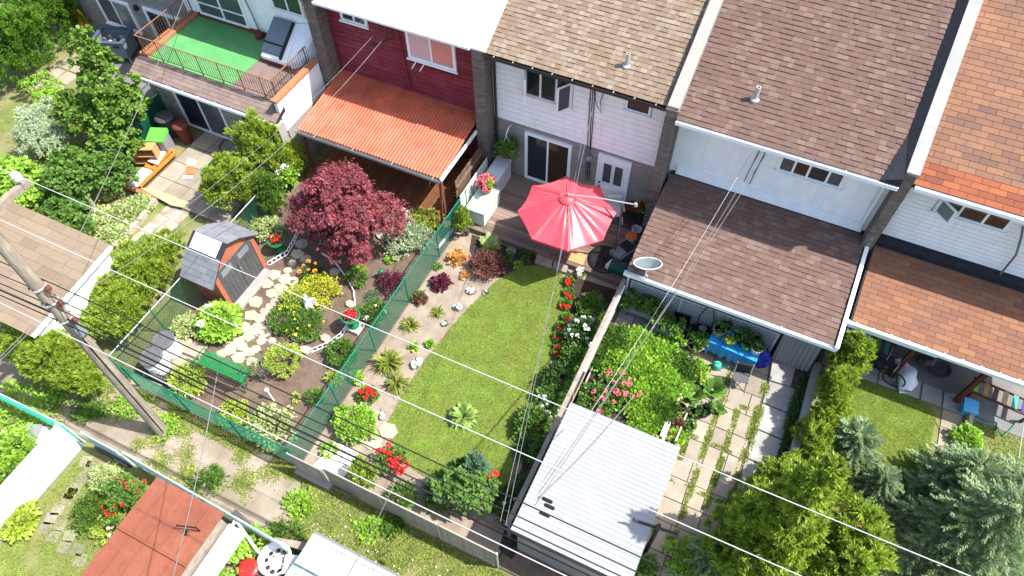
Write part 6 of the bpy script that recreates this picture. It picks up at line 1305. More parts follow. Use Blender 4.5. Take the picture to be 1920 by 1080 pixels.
cpn = thing('ribbed_sheet', 'white corrugated panel leaning against the lean-to', 'panel', (2.75, 12.6, 0)); vs = []; fs = []
for i in range(65): x = -.53+1.06*i/64; hh = .018*math.sin(i*math.pi/4); vs += [(x, .08+hh, 1.22), (x, -.02-.12+hh, .12), (x, .095+hh, 1.22), (x, -.125+hh, .12)]
for i in range(64): o = 4*i; fs += [(o, o+1, o+5, o+4), (o+2, o+6, o+7, o+3), (o, o+4, o+6, o+2), (o+1, o+3, o+7, o+5)]
MB().add(vs, fs).build('sheet', 'pale_metal', cpn); MB().box(-.56, .56, .02, .06, .04, .1).build('kick_rail', 'slate_paint', cpn)
ho_ = MB().prism([tuple(np.array(G(*p)[:2])-np.array(G(1463, 705)[:2])) for p in [(1446, 678), (1490, 692), (1480, 727), (1440, 715)]], .0, .07).build('concrete_cover', 'grey_slab'); ho_.location = (*G(1463, 705)[:2], .036); ho_['label'] = 'grey concrete lid slab below the corrugated panel'; ho_['category'] = 'slab'
fc_ = thing('folding_chair', 'black and silver folding chair before the blue table', 'chair', (1.55, 11.35, .03), .2); MB().box(-.2, .2, .1, .13, .45, .85).build('backrest', 'black_plastic', fc_); MB().box(-.2, .2, -.22, .12, .4, .43).build('seat', 'dark_grey_plastic', fc_)
for sx in (-.22, .22): MB().tube([(sx, -.3, 0), (sx, .0, .42), (sx, .14, .88)], .013, 6).build('leg', 'pale_metal', fc_); MB().tube([(sx*.95, .25, 0), (sx*.95, -.15, .42)], .013, 6).build('leg', 'pale_metal', fc_)
CL = [(1270, 795, .15, .2, 'chalk_white', 'leaf_barberry', 'white rimmed pot of red leaves at the slab edge'), (1292, 800, .15, .2, 'chalk_white', 'leaf_mid', 'white rimmed pot of green sprouts at the slab edge'), (1300, 775, .14, .2, 'black_plastic', 'leaf_mid', 'black pot behind the white rimmed pots'), (1322, 770, .17, .25, 'black_plastic', 'leaf_dark', 'black pot at the outer side of the pot cluster'), (1275, 765, .17, .16, 'taupe_pot', None, 'wide brown pot of bare roots'), (1262, 765, .12, .16, 'sage_plastic', 'leaf_mid', 'pale green pot against the bed timber'), (1310, 712, .16, .2, 'black_plastic', 'leaf_lime', 'pot of lime leaves nearest the raised bed corner')]
for u, v, r, h, m, lm, lb in CL: c = G(u, v, h); pot('plant_pot', lb, (c[0], c[1], .035), r, h, m, lm, None, 120, .09, r*1.2, pr=r)
rosette('kale', 'broad leafed kale in the pot cluster', 1300, 735, .38, .5, 'leaf_mid', 34, .5, .4, elev=(.3, 1.2)); rosette('kale', 'second broad leafed kale at the outer pot cluster', 1338, 725, .38, .5, 'leaf_mid', 34, .5, .4, elev=(.3, 1.2)); rosette('kale', 'third broad leafed kale lowest in the pot cluster', 1345, 762, .3, .4, 'leaf_mid', 26, .5, .4, elev=(.3, 1.2)); mound('herb', 'leafy herbs between bed timber and the kale', 1305, 695, .35, .4, 'leaf_bright', 420, .1, .35, cat='plant'); mound('herb', 'green herbs below the white rimmed pots', 1272, 812, .25, .25, 'leaf_bright', 260, .1, .35, cat='plant')
tr_ = thing('seedling_tray', 'pale blue edged tray of seedlings beside the raised bed', 'tray', G(1255, 795, .2)); a, b = np.array(G(1260, 770, .2)), np.array(G(1238, 822, .2)); MB().bar(a, b, .08, .3).build('side', 'tub_pale', tr_); MB().bar(a+np.array([.4, .05, 0]), b+np.array([.4, .05, 0]), .05, .25).build('side', 'bed_timber', tr_); MB().bar(a+np.array([.2, .03, -.06]), b+np.array([.2, .03, -.06]), .35, .12).build('soil', 'dark_soil', tr_); P = a+(b-a)*RNG.random((140, 1))+RNG.uniform(.06, .36, (140, 1))*np.array([1, .1, 0]); link('seedlings', leaf_mesh('seedlings', P, unit(rdir(140)+np.array([0, 0, 1.])), rdir(140), .12, .03, 1), 'leaf_lime', tr_); site(tr_)
# satellite dish
sd_ = thing('satellite_dish', 'pale grey satellite dish on the gutter corner of the lean-to', 'dish', G(1212, 512, 2.2)); dd = MB(); n_ = 22; vs = [(0, 0, 0)]; fs = []
for i in (1, 2, 3):
    for k in range(n_): a = 6.283*k/n_; rr = .39*i/3; vs.append((rr*math.cos(a), rr*.8*math.sin(a), .11*(i/3)**2))
for k in range(n_): fs.append((0, 1+k, 1+(k+1) % n_))
for i in (0, 1):
    for k in range(n_): fs.append((1+i*n_+k, 1+(i+1)*n_+k, 1+(i+1)*n_+(k+1) % n_, 1+i*n_+(k+1) % n_))
R3 = (Matrix.Rotation(-.3, 3, 'X') @ Matrix.Rotation(-.25, 3, 'Y')); v2 = [tuple(R3 @ Vector(v)) for v in vs]; v2 = [(a, b, c+.3) for a, b, c in v2]
dd.add(v2, fs).build('reflector', 'dish_grey', sd_, smooth=True); MB().tube([(.4*math.cos(a), .32*math.sin(a), .11) for a in np.linspace(0, 6.283, 25)], .012, 5, caps=False)
ring = MB(); ring.tube([tuple((R3 @ Vector((.39*math.cos(a), .312*math.sin(a), .11)))+Vector((0, 0, .3))) for a in np.linspace(0, 6.283, 27)], .013, 5, caps=False); ring.build('rim', 'white_paint', sd_)
MB().tube([(0, -.0, .28), (.0, -.1, .1), (.03, -.12, -.12)], .022, 7).build('mast', 'white_paint', sd_); MB().tube([(.0, -.3, .22), (.1, -.45, .42)], .014, 5).build('feed_arm', 'white_paint', sd_); MB().lathe([(.03, 0), (.04, .03), (.03, .1)], (.1, -.45, .4), 8).build('receiver', 'pale_metal', sd_)
mound('weeds', 'weedy growth at the foot of the white shed', 1290, 1050, .5, .35, 'leaf_bright', 800, .1, .3, cat='plant', stem=False); mound('weeds', 'dark ivy behind the white shed corner', 1205, 1065, .35, .4, 'leaf_mid', 500, .1, .3, cat='plant', stem=False)
cp_ = thing('clothesline_post', 'black T shaped clothesline post beside the white shed', 'post', (*G(1210, 1075, 0)[:2], 0)); top = np.array(G(1236, 985, 2.3))-np.array(G(1210, 1075, 0)); top = np.array([top[0], top[1], 2.3]); MB().tube([(top[0], top[1], 0), tuple(top)], .05, 8).build('post', 'black_plastic', cp_)
a, b = np.array(G(1187, 975, 2.3))-np.array(G(1210, 1075, 0)), np.array(G(1270, 1002, 2.3))-np.array(G(1210, 1075, 0)); a[2] = b[2] = 2.3; MB().bar(a, b, .06, .05).build('crossbar', 'black_plastic', cp_)
for e in (a, b, a+(b-a)*.5): MB().bar(e, e+np.array([0, 0, .16]), .03, .03).build('hook', 'black_plastic', cp_)
# ------------------------------------------------------------------ garden beside the orange roofed house
LAWN2 = [G(u, v) for u, v in [(1590, 705), (1640, 715), (1700, 738), (1748, 765), (1755, 780), (1742, 850), (1725, 900), (1650, 960), (1560, 900), (1570, 800)]]
sheet('back_lawn', 'turf', LAWN2, .012, .03); grass('back_lawn_grass', 'patchy sunlit lawn beside the cedar hedge', LAWN2, 52000, .036, 'grass_blade', .01, patch=(.8, -1.1), wd=.0075)
c = G(1590, 675, 1.2); cedar('hedge_cedar', 'tall bright cedar at the head of the low wall', c, [((0, 0, 1.0), (.45, .6, 1.0)), ((0, .1, 1.7), (.32, .4, .5))], 'leaf_cedar', 4200, .15, 190)
c = G(1562, 745, .9); cedar('hedge_cedar', 'second bright cedar along the low wall', c, [((0, 0, .85), (.42, .7, .85)), ((0, .1, 1.4), (.3, .45, .4))], 'leaf_cedar', 4200, .15, 190)
c = G(1535, 815, .8); cedar('hedge_cedar', 'third cedar of the low wall row above the blue spruce', c, [((0, 0, .7), (.45, .75, .75))], 'leaf_cedar', 3600, .15, 170)
cedar('big_cedar', 'tall yellow green cedar with browned sprays near the slab yard', (2.95, 6.55), [((0, 0, 1.1), (1.0, 1.0, 1.0)), ((.15, .1, 2.3), (.85, .85, 1.0)), ((.1, 0, 3.5), (.6, .6, .95)), ((.0, -.1, 4.6), (.42, .42, .9)), ((-.05, -.1, 5.6), (.26, .28, .85))], 'leaf_cedar', 15000, .18, 520, dry=((.3, -.1, 3.1), (.4, .4, .5)))
cedar('big_cedar', 'low spreading cedar between low wall and the tall cedar', (3.45, 8.35), [((0, 0, .8), (.8, .9, .85)), ((.5, .3, .8), (.6, .7, .7)), ((-.3, -.4, .9), (.7, .7, .8))], 'leaf_cedar', 9000, .17, 330)
cedar('big_cedar', 'broad yellow green cedar between the tall cedar and blue spruce', (4.7, 7.35), [((0, 0, 1.2), (.9, 1.0, 1.1)), ((-.2, .8, 1.0), (.75, .7, .8)), ((.0, -.8, 1.6), (.9, .9, 1.2)), ((0, 0, 2.3), (.6, .6, .9))], 'leaf_cedar', 12000, .18, 430, dry=((-.3, -.1, 2.7), (.3, .3, .35)))
spruce('blue_spruce', 'small blue spruce on the patchy lawn', G(1585, 845, .4), 1.5, .75, levels=10, dense=1.1, twig=.3)
spruce('blue_spruce', 'little blue spruce among the yellow green cedars', G(1638, 915, .3), 1.2, .5, levels=8, twig=.22); spruce('blue_spruce', 'young blue spruce on the slab yard edge', G(1340, 1050, .5), 1.35, .6, levels=10, dense=1.2, twig=.22)
spruce('blue_spruce', 'largest blue spruce filling the lower corner', (*G(1825, 1000, 1.2)[:2], 0), 3.2, 1.6, levels=15, dense=1.15, twig=.4); spruce('blue_spruce', 'blue spruce behind the largest one', (*G(1800, 905, .9)[:2], 0), 2.0, .95, levels=12, dense=1.1, twig=.36); spruce('blue_spruce', 'blue spruce cut by the picture edge', (*G(1915, 965, 1.2)[:2], 0), 3.0, 1.5, levels=13, dense=1.0, twig=.4)
gp = thing('slab_path', 'narrow pale slab path beside the patchy lawn', 'path', (7.15, 11, 0)); slabs(gp, 6.95, 7.5, 9.4, 13.0, 1, 6, 'slab', .03, .03); site(gp)
g2 = thing('patio_slabs', 'row of grey slabs along the carport edge', 'paving', (5.5, 13.2, 0)); slabs(g2, 4.0, 7.5, 12.98, 13.6, 6, 1, 'grey_slab', .045, .06); site(g2)
eb_ = thing('timber_kerb', 'long timber kerb between the slab path and shaded lawn', 'edging', (7.62, 11, 0)); MB().box(7.58, 7.68, 9.3, 13.05, 0, .22).build('beam', 'bed_timber', eb_); site(eb_)
grass('shade_grass', 'shaded grass beyond the timber kerb', [(7.7, 9), (10, 9.5), (10, 13), (7.7, 13)], 12000, .07, 'grass_blade', 0, wd=.01)
mound('perennial', 'sunlit leafy perennial beside the timber kerb', 1812, 822, .35, .4, 'leaf_bright', 420, .1, .35)
bx2 = thing('blue_box', 'light blue plastic box at the corner of the timber kerb', 'box', G(1817, 765, .15)); MB().box(-.17, .17, -.2, .2, -.14, .1).build('body', 'sky_blue_plastic', bx2); MB().box(-.19, .19, -.22, .22, .102, .14).build('lid', 'sky_blue_plastic', bx2)
hs2 = MB().tube([G(u, v, .04) for u, v in [(1830, 780), (1848, 790), (1870, 792), (1868, 805), (1880, 818), (1895, 805), (1905, 792), (1920, 785)]], .018, 6).build('garden_hose', 'green_hose'); hs2['label'] = 'green hose trailing over the shaded grass'; hs2['category'] = 'hose'
# under the carport
def bench2(label, at, rz, cols):
    t = thing('slat_bench', label, 'bench', at, rz)
    for k, m in enumerate(cols): MB().box(-.75+k*.25, -.63+k*.25, -.22, .22, .43, .46).build('slat', m, t)
    for yy in (-.24, .24): MB().bar((-.8, yy, .42), (.8, yy, .42), .04, .05).build('rail', 'red_brown', t)
    for sx in (-.72, .72):
        for sy in (-.2, .2): MB().box(sx-.03, sx+.03, sy-.03, sy+.03, 0, .395).build('leg', 'red_brown', t)
    return t
bench2('bench of green and teal slats under the carport corner', (4.55, 14.0, .025), .0, ['lime_plastic', 'teal_plastic', 'lime_plastic', 'teal_plastic', 'lime_plastic', 'teal_plastic'])
bench2('bench of mixed coloured slats behind the blue box', (8.25, 13.75, .025), -.1, ['lime_plastic', 'pine_wood', 'brown_paint', 'straw', 'teal_plastic', 'deep_blue'])
def bike(label, at, rz, m):
    t = thing('bicycle', label, 'bicycle', at, rz); 
    for sx in (-.5, .5): MB().tube([(sx+.3*math.cos(a), 0, .3+.3*math.sin(a)) for a in np.linspace(0, 6.283, 21)], .022, 6, caps=False).build('tyre', 'rubber', t); MB().lathe([(.03, -.03), (.03, .03)], (sx, 0, .3), 8).build('hub', 'pale_metal', t)
    for a, b in (((-.5, 0, .3), (-.1, 0, .3)), ((-.1, 0, .3), (-.2, 0, .75)), ((-.2, 0, .7), (.36, 0, .72)), ((-.1, 0, .3), (.36, 0, .66)), ((-.5, 0, .3), (-.2, 0, .7)), ((.5, 0, .3), (.33, 0, .85))): MB().tube([a, b], .02, 6).build('tube', m, t)
    MB().prism([(-.32, -.08), (-.08, -.02), (-.08, .02), (-.32, .08)], .78, .83).build('saddle', 'black_plastic', t); MB().tube([(.33, -.27, .92), (.36, 0, .88), (.33, .27, .92)], .014, 6).build('handlebar', 'pale_metal', t); return t
bike('dark blue bicycle leaning by the striped bench', (4.75, 13.55, .03), -.2, 'bike_blue'); bike('black bicycle in front of the blue one', (5.0, 13.25, .05), -.25, 'black_plastic')
bg_ = thing('white_bag', 'large white cloth sack slumped at the carport edge', 'bag', (*G(1690, 715, .1)[:2], .03), .35); vs = []; fs = []; nu, nv = 18, 12
for i in range(nu+1):
    for j in range(nv):
        t_ = i/nu; a = 6.283*j/nv; rr = .06+.24*math.sin(math.pi*min(1, .12+.8*t_))*(1-.35*t_)+.05*math.exp(-((t_-1)/.1)**2); wob = 1+.16*math.sin(5*a+7*t_)+.1*math.sin(11*t_+2*a)
        vs.append((.12*math.sin(3*t_)+rr*wob*math.cos(a), -.35+.95*t_, max(0, rr*.75*(1+wob*math.sin(a))*.95+.12*t_)))
for i in range(nu):
    for j in range(nv): fs.append((i*nv+j, i*nv+(j+1) % nv, (i+1)*nv+(j+1) % nv, (i+1)*nv+j))
MB().add(vs, fs+[tuple(range(nv)), tuple(range(nu*nv+nv-1, nu*nv-1, -1))]).build('sack', 'cloth_white', bg_, smooth=True); MB().tube([(.12*math.sin(2.6)+.16*math.cos(a), .5, .18+.13*math.sin(a)) for a in np.linspace(0, 6.283, 13)], .014, 5, caps=False).build('tie', 'cloth_white', bg_)
bl2 = thing('blue_float', 'knobbly blue strip hanging below the carport gutter', 'strip', (3.85, 13.05, 1.95)); 
for k in range(8): MB().lathe([(.02, -.04), (.05, 0), (.02, .04)], (-.3+k*.085, 0, 0), 7).build('bead', 'deep_blue', bl2)
MB().bar((-.34, 0, 0), (.34, 0, 0), .03, .03).build('strip', 'deep_blue', bl2)
def cat(label, at, rz, m):
    t = thing('cat', label, 'cat', at, rz); me = bpy.data.meshes.new('body')
    V = [(0, 0, .09), (.12, .03, .1), (.22, .1, .1), (.25, .19, .11), (.24, .26, .14), (-.12, .04, .1), (-.2, .12, .08), (-.14, .24, .04), (0, .3, .03), (.12, .31, .03), (.28, .3, .15), (.2, .02, .03), (.3, .06, .02), (-.16, -.04, .03), (-.08, -.1, .02)]
    E_ = [(0, 1), (1, 2), (2, 3), (3, 4), (0, 5), (5, 6), (6, 7), (7, 8), (8, 9), (4, 10), (2, 11), (11, 12), (5, 13), (13, 14)]; R_ = [.11, .1, .09, .07, .075, .11, .07, .03, .025, .03, .035, .025, .045, .03, .03]
    R_[4] = .075; R_[10] = .04
    me.from_pydata(V, E_, []); o = link('body', me, m, t); md = o.modifiers.new('skin', 'SKIN')
    for i, r in enumerate(R_): me.skin_vertices[0].data[i].radius = (r, r)
    me.skin_vertices[0].data[0].use_root = True; o.modifiers.new('sub', 'SUBSURF').levels = 1; o.modifiers['sub'].render_levels = 2
    for sx in (-.03, .03): MB().lathe([(.025, 0), (.002, .06)], (.24+sx, .27, .2), 4).build('ear', m, t)
    MB().lathe([(.02, -.02), (.035, 0), (.02, .03)], (.29, .31, .14), 8).build('muzzle', 'fur_white', t); return t
cat('tabby cat with white muzzle lying curled on the carport floor', (*G(1738, 682, .1)[:2], .025), .4, 'fur_tabby')
dsh = MB().lathe([(.24, 0), (.3, .05), (.32, .09), (.28, .09), (.24, .03)], n=16).build('dark_dish', 'dark_grey_plastic'); dsh.location = (*G(1762, 692, .05)[:2], .023); dsh['label'] = 'shallow dark round dish beside the tabby cat'; dsh['category'] = 'pet bed'  # shallow dish form drawn for the dark oval next to the cat
# ------------------------------------------------------------------ alley, its far side and the gardens below
link_fence('slat_fence', 'chain link fence filled with tan slats along the alley', [(-7.35, 3.8), (-2.45, 3.8)], 1.2, 'steel_wire', 'galvanized', pitch=.055, r=.003, slats=(.085, .075, 'tan_slat', True), rail_m='bed_timber')
link_fence('mesh_gate', 'silver framed gate in the alley fence', [(-8.42, 3.74), (-7.42, 3.74)], 1.15, 'steel_wire', 'pale_metal', pitch=.055, r=.003, post=1.0, slats=(.085, .07, 'tan_slat', True))
t = thing('gate_kerb', 'low grey concrete kerb under the alley gate', 'kerb', (-7.9, 3.7, 0)); MB().box(-.55, .55, -.1, .1, -.02, .14).build('kerb', 'concrete', t)
grass('verge_grass', 'rough clovered grass of the alley verge', [(-7.4, 1.2), (-2, .6), (2, 1.5), (2, 3.7), (-8.2, 3.7)], 95000, .08, 'weed_blade', -.02, patch=(1.1, -.6), wd=.013)
grass('alley_weeds', 'weeds breaking through the alley concrete', [(-16, 2.0), (-7, 2.0), (-7, 3.7), (-16, 3.7)], 42000, .1, 'weed_blade', -.02, patch=(1.25, .42), wd=.014)
grass('fence_weeds', 'weeds along the foot of the green alley fence', [(-14.5, 3.45), (-8, 3.45), (-8, 3.8), (-14.5, 3.8)], 6500, .13, 'weed_blade', -.02, patch=(1.6, -.2), wd=.013)
q = scatter([(-7, 1.5), (-3, 1.2), (1, 2.2), (1, 3.2), (-6.5, 3.4)], 90); dz = rdir(90*6); P = np.repeat(np.concatenate([q, np.full((90, 1), .06)], 1), 6, 0); D = unit(dz*np.array([1, 1, .4])+np.array([0, 0, .4])); o = link('clover_flowers', leaf_mesh('clover_flowers', P, D, rdir(len(P)), .03, .012, 1), 'white_flower'); o['kind'] = 'stuff'; o['label'] = 'white clover flowers dotted over the verge'; o['category'] = 'flowers'
for k, (u, v, r, lb) in enumerate([(165, 770, .35, 'leafy weeds left of the pole shadow'), (245, 765, .4, 'leafy weeds between the pole and green fence'), (310, 800, .3, 'leafy weeds at the pole foot'), (380, 900, .35, 'spreading weed in the middle of the alley'), (560, 945, .3, 'dock leaves in the verge beside the gate'), (690, 990, .25, 'bright dock plant in the rough verge'), (735, 985, .25, 'ragged weeds in the verge above the white roof'), (70, 770, .6, 'weedy shrub across the alley from the cedar bush'), (110, 735, .5, 'dark weeds in the shade of the cedar bush'), (530, 1010, .4, 'tall weeds over the timber edge'), (20, 760, .6, 'leafy thicket at the alley edge of the frame')]):
    mound('weed_patch', lb.replace(' left of', ' beside'), u, v, r*1.15, r*.35, 'leaf_bright' if k % 3 else 'leaf_mid', 330, .11, .26, cr=.55, clumps=9, cat='weeds', stem=False, rx=r*1.3, inner=.2)
# mint fences on the far side of the alley
link_fence('mint_fence', 'mint green chain link fence running beside the red shed', [(-12.3, 1.95), (-7.3, 1.82)], 1.1, 'mint_metal', 'mint_metal', r=.0055, post=2.2, slats=(.075, .055, 'white_slat', False))
link_fence('mint_gate', 'mint framed gate with white slats beside the red shed fence', [(-13.7, 1.9), (-12.55, 1.9)], 1.1, 'mint_metal', 'mint_metal', r=.0055, post=1.2, slats=(.07, .06, 'white_slat', False))
link_fence('white_fence', 'bright white slatted chain link fence between lower gardens', [(-14.2, 1.75), (-14.2, -3.0)], 1.45, 'white_slat', 'mint_metal', r=.004, post=2.4, slats=(.062, .056, 'white_slat', True))
link_fence('mint_fence', 'mint and teal fence leading off past the grey box', [(-20, 1.7), (-14.3, 1.85)], 1.15, 'teal_plastic', 'mint_metal', r=.0055, post=2.4)
nb = thing('number_board', 'dark board with two red brick plates under the mint gate', 'sign', (-13.2, 1.85, 0)); MB().box(-.6, .6, -.03, .03, 0, .2).build('board', 'dark_grey_plastic', nb)
for sx in (-.42, -.1): MB().box(sx-.11, sx+.11, -.045, -.031, .03, .17).build('plate', 'red_brown', nb)
MB().box(.1, .55, -.045, -.031, .04, .16).build('plate', 'grey_metal', nb)
gx = thing('grey_box', 'grey covered box with white side in the lower weeds', 'box', G(68, 818, .3), .4); MB().box(-.3, .3, -.25, .25, -.3, .12).build('body', 'white_plastic', gx); MB().prism([(-.33, -.28), (.15, -.28), (.15, .28), (-.33, .28)], [.122]*4, [.15, .18, .18, .15]).build('cover', 'grey_plastic', gx)
# red metal shed roof
rs_ = thing('red_shed', 'low shed with rust red metal panel roof', 'shed', (-9.4, 0, 0)); MB().box(-10.3, -8.5, -3.2, 1.6, 0, 2.02).build('wall', 'grey_wood', rs_)
for i in range(5):
    for j, (ya, yb) in enumerate(((.42, 1.72), (-3.3, .4))):
        xa = -10.45+i*.405; z = 2.07-(.03 if j else 0); MB().prism([(xa, ya), (xa+.4, ya), (xa+.4, yb), (xa, yb)], z, z+.02).build('roof_panel', 'rust_metal', rs_)
        MB().box(xa+.395, xa+.41, ya, yb, z+.021, z+.04).build('seam', 'rust_metal', rs_) if i < 4 else None
MB().tube([(-10.45, .41, 2.1), (-8.43, .41, 2.1)], .035, 8).build('ridge_roll', 'rust_metal', rs_); MB().box(-8.42, -8.05, -3.3, 1.62, 1.55, 1.6).build('ledge', 'white_paint', rs_); MB().box(-8.04, -7.98, -3.3, 1.62, 1.45, 1.62).build('ledge_rail', 'white_paint', rs_); site(rs_)
pu = thing('t_shadow_bar', 'added black bar with a hanging wheel, for the T shadow on the red shed roof', 'shadow bar', (-8.75, 1.1, 2.1)); MB().bar((-.35, -.1, .25), (.1, .06, .25), .03, .03).build('arm', 'black_plastic', pu); MB().tube([(-.12, -.06, .24), (-.16, -.12, .05)], .012, 5).build('hanger', 'black_plastic', pu); MB().lathe([(.02, -.02), (.06, 0), (.02, .02)], (-.16, -.12, .02), 10).build('wheel', 'black_plastic', pu); MB().bar((.08, .05, 0), (.08, .05, .26), .03, .03).build('post', 'black_plastic', pu)  # made-up black bar modelled where a small T shadow lies on this roof
wp = thing('white_pergola', 'white painted rail frame over the bright plants', 'frame', (-7.9, .9, 0))
q0, q1, q2, q3 = G(442, 975, .9), G(482, 1032, .9), G(372, 1095, .9), G(430, 1000, .85)
for a, b in ((q0, q1), (q0, q2), (G(448, 1000, .6), G(470, 1035, .6))): MB().bar(a, b, .06, .05).build('rail', 'white_paint', wp)
for p in (q0, q1): MB().bar((p[0], p[1], 0), (p[0], p[1], .87), .06, .06).build('post', 'white_paint', wp)
site(wp)
bl('euonymus', 'bright green plants inside the white rail frame', 430, 1055, .5, [((0, 0, .5), (.45, .7, .5)), ((.2, .6, .4), (.35, .4, .4)), ((-.2, -.5, .4), (.4, .5, .4))], 'leaf_bright', 2000, .11, wid=.35, clumps=80, cat='shrub', trunk_r=.03)
wt_ = thing('round_tub', 'round white tub holding a white cone and black netting', 'tub', (*G(515, 1048, .5)[:2], 0)); MB().lathe([(.3, .1), (.38, .5), (.42, .5), (.42, .53), (.37, .53), (.29, .16), (.02, .15)], n=26, closed=False).build('tub', 'white_plastic', wt_, smooth=True); MB().lathe([(.22, .2), (.02, .42)], (.02, -.05, 0), 14).build('cone', 'chalk_white', wt_)
for k in range(9): MB().lathe([(.02, 0), (.06, .03), (.02, .06)], (.26*math.cos(k*.7), .26*math.sin(k*.7), .24+.02*(k % 3)), 6).build('stone', 'black_plastic', wt_)
cl = thing('cooler', 'navy and white cooler chest next to the round white tub', 'cooler', (*G(552, 1058, .5)[:2], 0), .4); MB().box(-.25, .25, -.2, .2, 0, .42).build('body', 'tub_blue', cl); MB().prism([(-.27, -.22), (.05, -.22), (.05, .22), (-.27, .22)], .422, .48).build('lid', 'white_plastic', cl); MB().prism([(.055, -.22), (.27, -.22), (.27, .22), (.055, .22)], .422, .47).build('hatch', 'deep_blue', cl); MB().tube([(-.26, 0, .3), (-.32, 0, .42), (0, 0, .6), (.32, 0, .42), (.26, 0, .3)], .014, 5).build('handle', 'white_plastic', cl)
sl_ = thing('round_stool', 'round stool with red vinyl seat', 'stool', (*G(466, 1066, .5)[:2], 0)); MB().lathe([(.22, .42), (.24, .45), (.24, .53), (.18, .56), (.02, .565)], n=22).build('seat', 'red_vinyl', sl_, smooth=False)
for k in range(4): MB().bar((.14*math.cos(k*1.57), .14*math.sin(k*1.57), .42), (.22*math.cos(k*1.57), .22*math.sin(k*1.57), 0), .03, .03).build('leg', 'pale_metal', sl_)
ta = thing('cloth_table', 'table with white and teal floral cloth below the white metal roof', 'table', (*G(575, 1085, .72)[:2], 0), -.05); MB().box(-.5, .5, -.5, .42, .68, .72).build('cloth', 'floral_cloth', ta)
for k in range(12): MB().lathe([(.03, 0), (.03, .01)], (-.46+k*.083, .43, .7), 8).build('scallop', 'white_plastic', ta)
for sx in (-.45, .45):
    for sy in (-.45, .38): MB().box(sx-.025, sx+.025, sy-.025, sy+.025, 0, .678).build('leg', 'white_paint', ta)
wm = thing('metal_top_bench', 'long white sheet metal topped workbench at the verge', 'workbench', (-5.6, 1.85, 0))
for i in range(3): MB().box(-6.75+i*.9, -5.86+i*.9, 1.62, 2.42, .9, .93).build('top_sheet', 'white_metal', wm)
MB().box(-6.6, -4.1, 1.7, 2.3, .0, .88).build('cabinet', 'grey_wood', wm); MB().box(-6.77, -4.05, 2.425, 2.45, .84, .94).build('edge', 'pale_metal', wm); site(wm)
tb_ = thing('old_timbers', 'weathered timbers and pipe lying beside the round white tub', 'timber', G(520, 1020)); 
for a, b, m in (((478, 995), (510, 1020), 'orange_wood'), ((515, 1012), (590, 1024), 'grey_wood'), ((530, 1018), (580, 1032), 'grey_wood'), ((440, 958), (480, 996), 'dark_grey_plastic')): MB().bar(G(*a, .35), G(*b, .3), .1, .09).build('beam', m, tb_)
site(tb_)
# lower garden with the lattice fence
bl('rose_bush', 'red flowering bush behind the mint fence', 240, 925, .5, [((0, 0, .55), (.65, .5, .5)), ((.35, -.35, .45), (.5, .45, .45))], 'leaf_mid', 2200, .09, wid=.35, clumps=80, cat='shrub', trunk_r=.04)
rb2 = [o for o in COL.objects if o.name.startswith('rose_bush') and o.get('label') == 'red flowering bush behind the mint fence'][0]; d = rdir(15); d[:, 2] = np.abs(d[:, 2]); blossoms(rb2, np.stack([d[:, 0]*.65+.1, d[:, 1]*.55-.1, .6+d[:, 2]*.5], 1), 'red_flower', .05)
mound('spirea', 'pale green clump beside the red flowering bush', 195, 895, .35, .4, 'leaf_variegated', 600, .09, .3); mound('spirea', 'olive green shrub below the red flowering bush', 175, 960, .5, .5, 'leaf_cedar_dark', 1300, .07, .3); mound('spirea', 'low white flowering shrub by the red shed wall', 205, 985, .4, .35, 'leaf_lime', 800, .07, .3, flowers=('white_flower', 8, .05)); mound('hosta', 'yellow green hosta clump at the white fence foot', 35, 975, .42, .4, 'leaf_lime', 700, .14, .35); mound('thicket', 'bright thicket behind the white slatted fence', 25, 850, .7, .6, 'leaf_bright', 1400, .12, .35); mound('thicket', 'lower bright thicket at the frame edge', 15, 905, .5, .5, 'leaf_mid', 900, .12, .35)
grass('lower_grass', 'sunlit yellow green grass of the lower garden', [(-14.1, -3), (-10.6, -3), (-11.2, .5), (-12.3, 1.7), (-14.1, 1.5)], 30000, .06, 'grass_blade', -.02, patch=(1.0, -.7), wd=.011)
mat('old_paver', (.20, .18, .145), .95, .25, 3, bump=.4, bscale=20, rand=.15)
sw = thing('stepping_walk', 'worn grey pavers curving through the lower garden', 'path', G(110, 960))
for u, v in [(170, 875), (155, 895), (140, 915), (125, 935), (108, 955), (95, 972), (85, 990), (112, 985), (130, 1005), (100, 1005), (120, 1025), (145, 1030), (150, 1050), (160, 865), (132, 925)]:
    c = G(u, v); a0 = random.random(); MB().prism([(c[0]+.23*math.cos(.3+.15*a0+k*1.57+.78), c[1]+.21*math.sin(.3+.15*a0+k*1.57+.78)) for k in range(4)], -.03, -.008).build('paver', 'old_paver', sw)
site(sw)
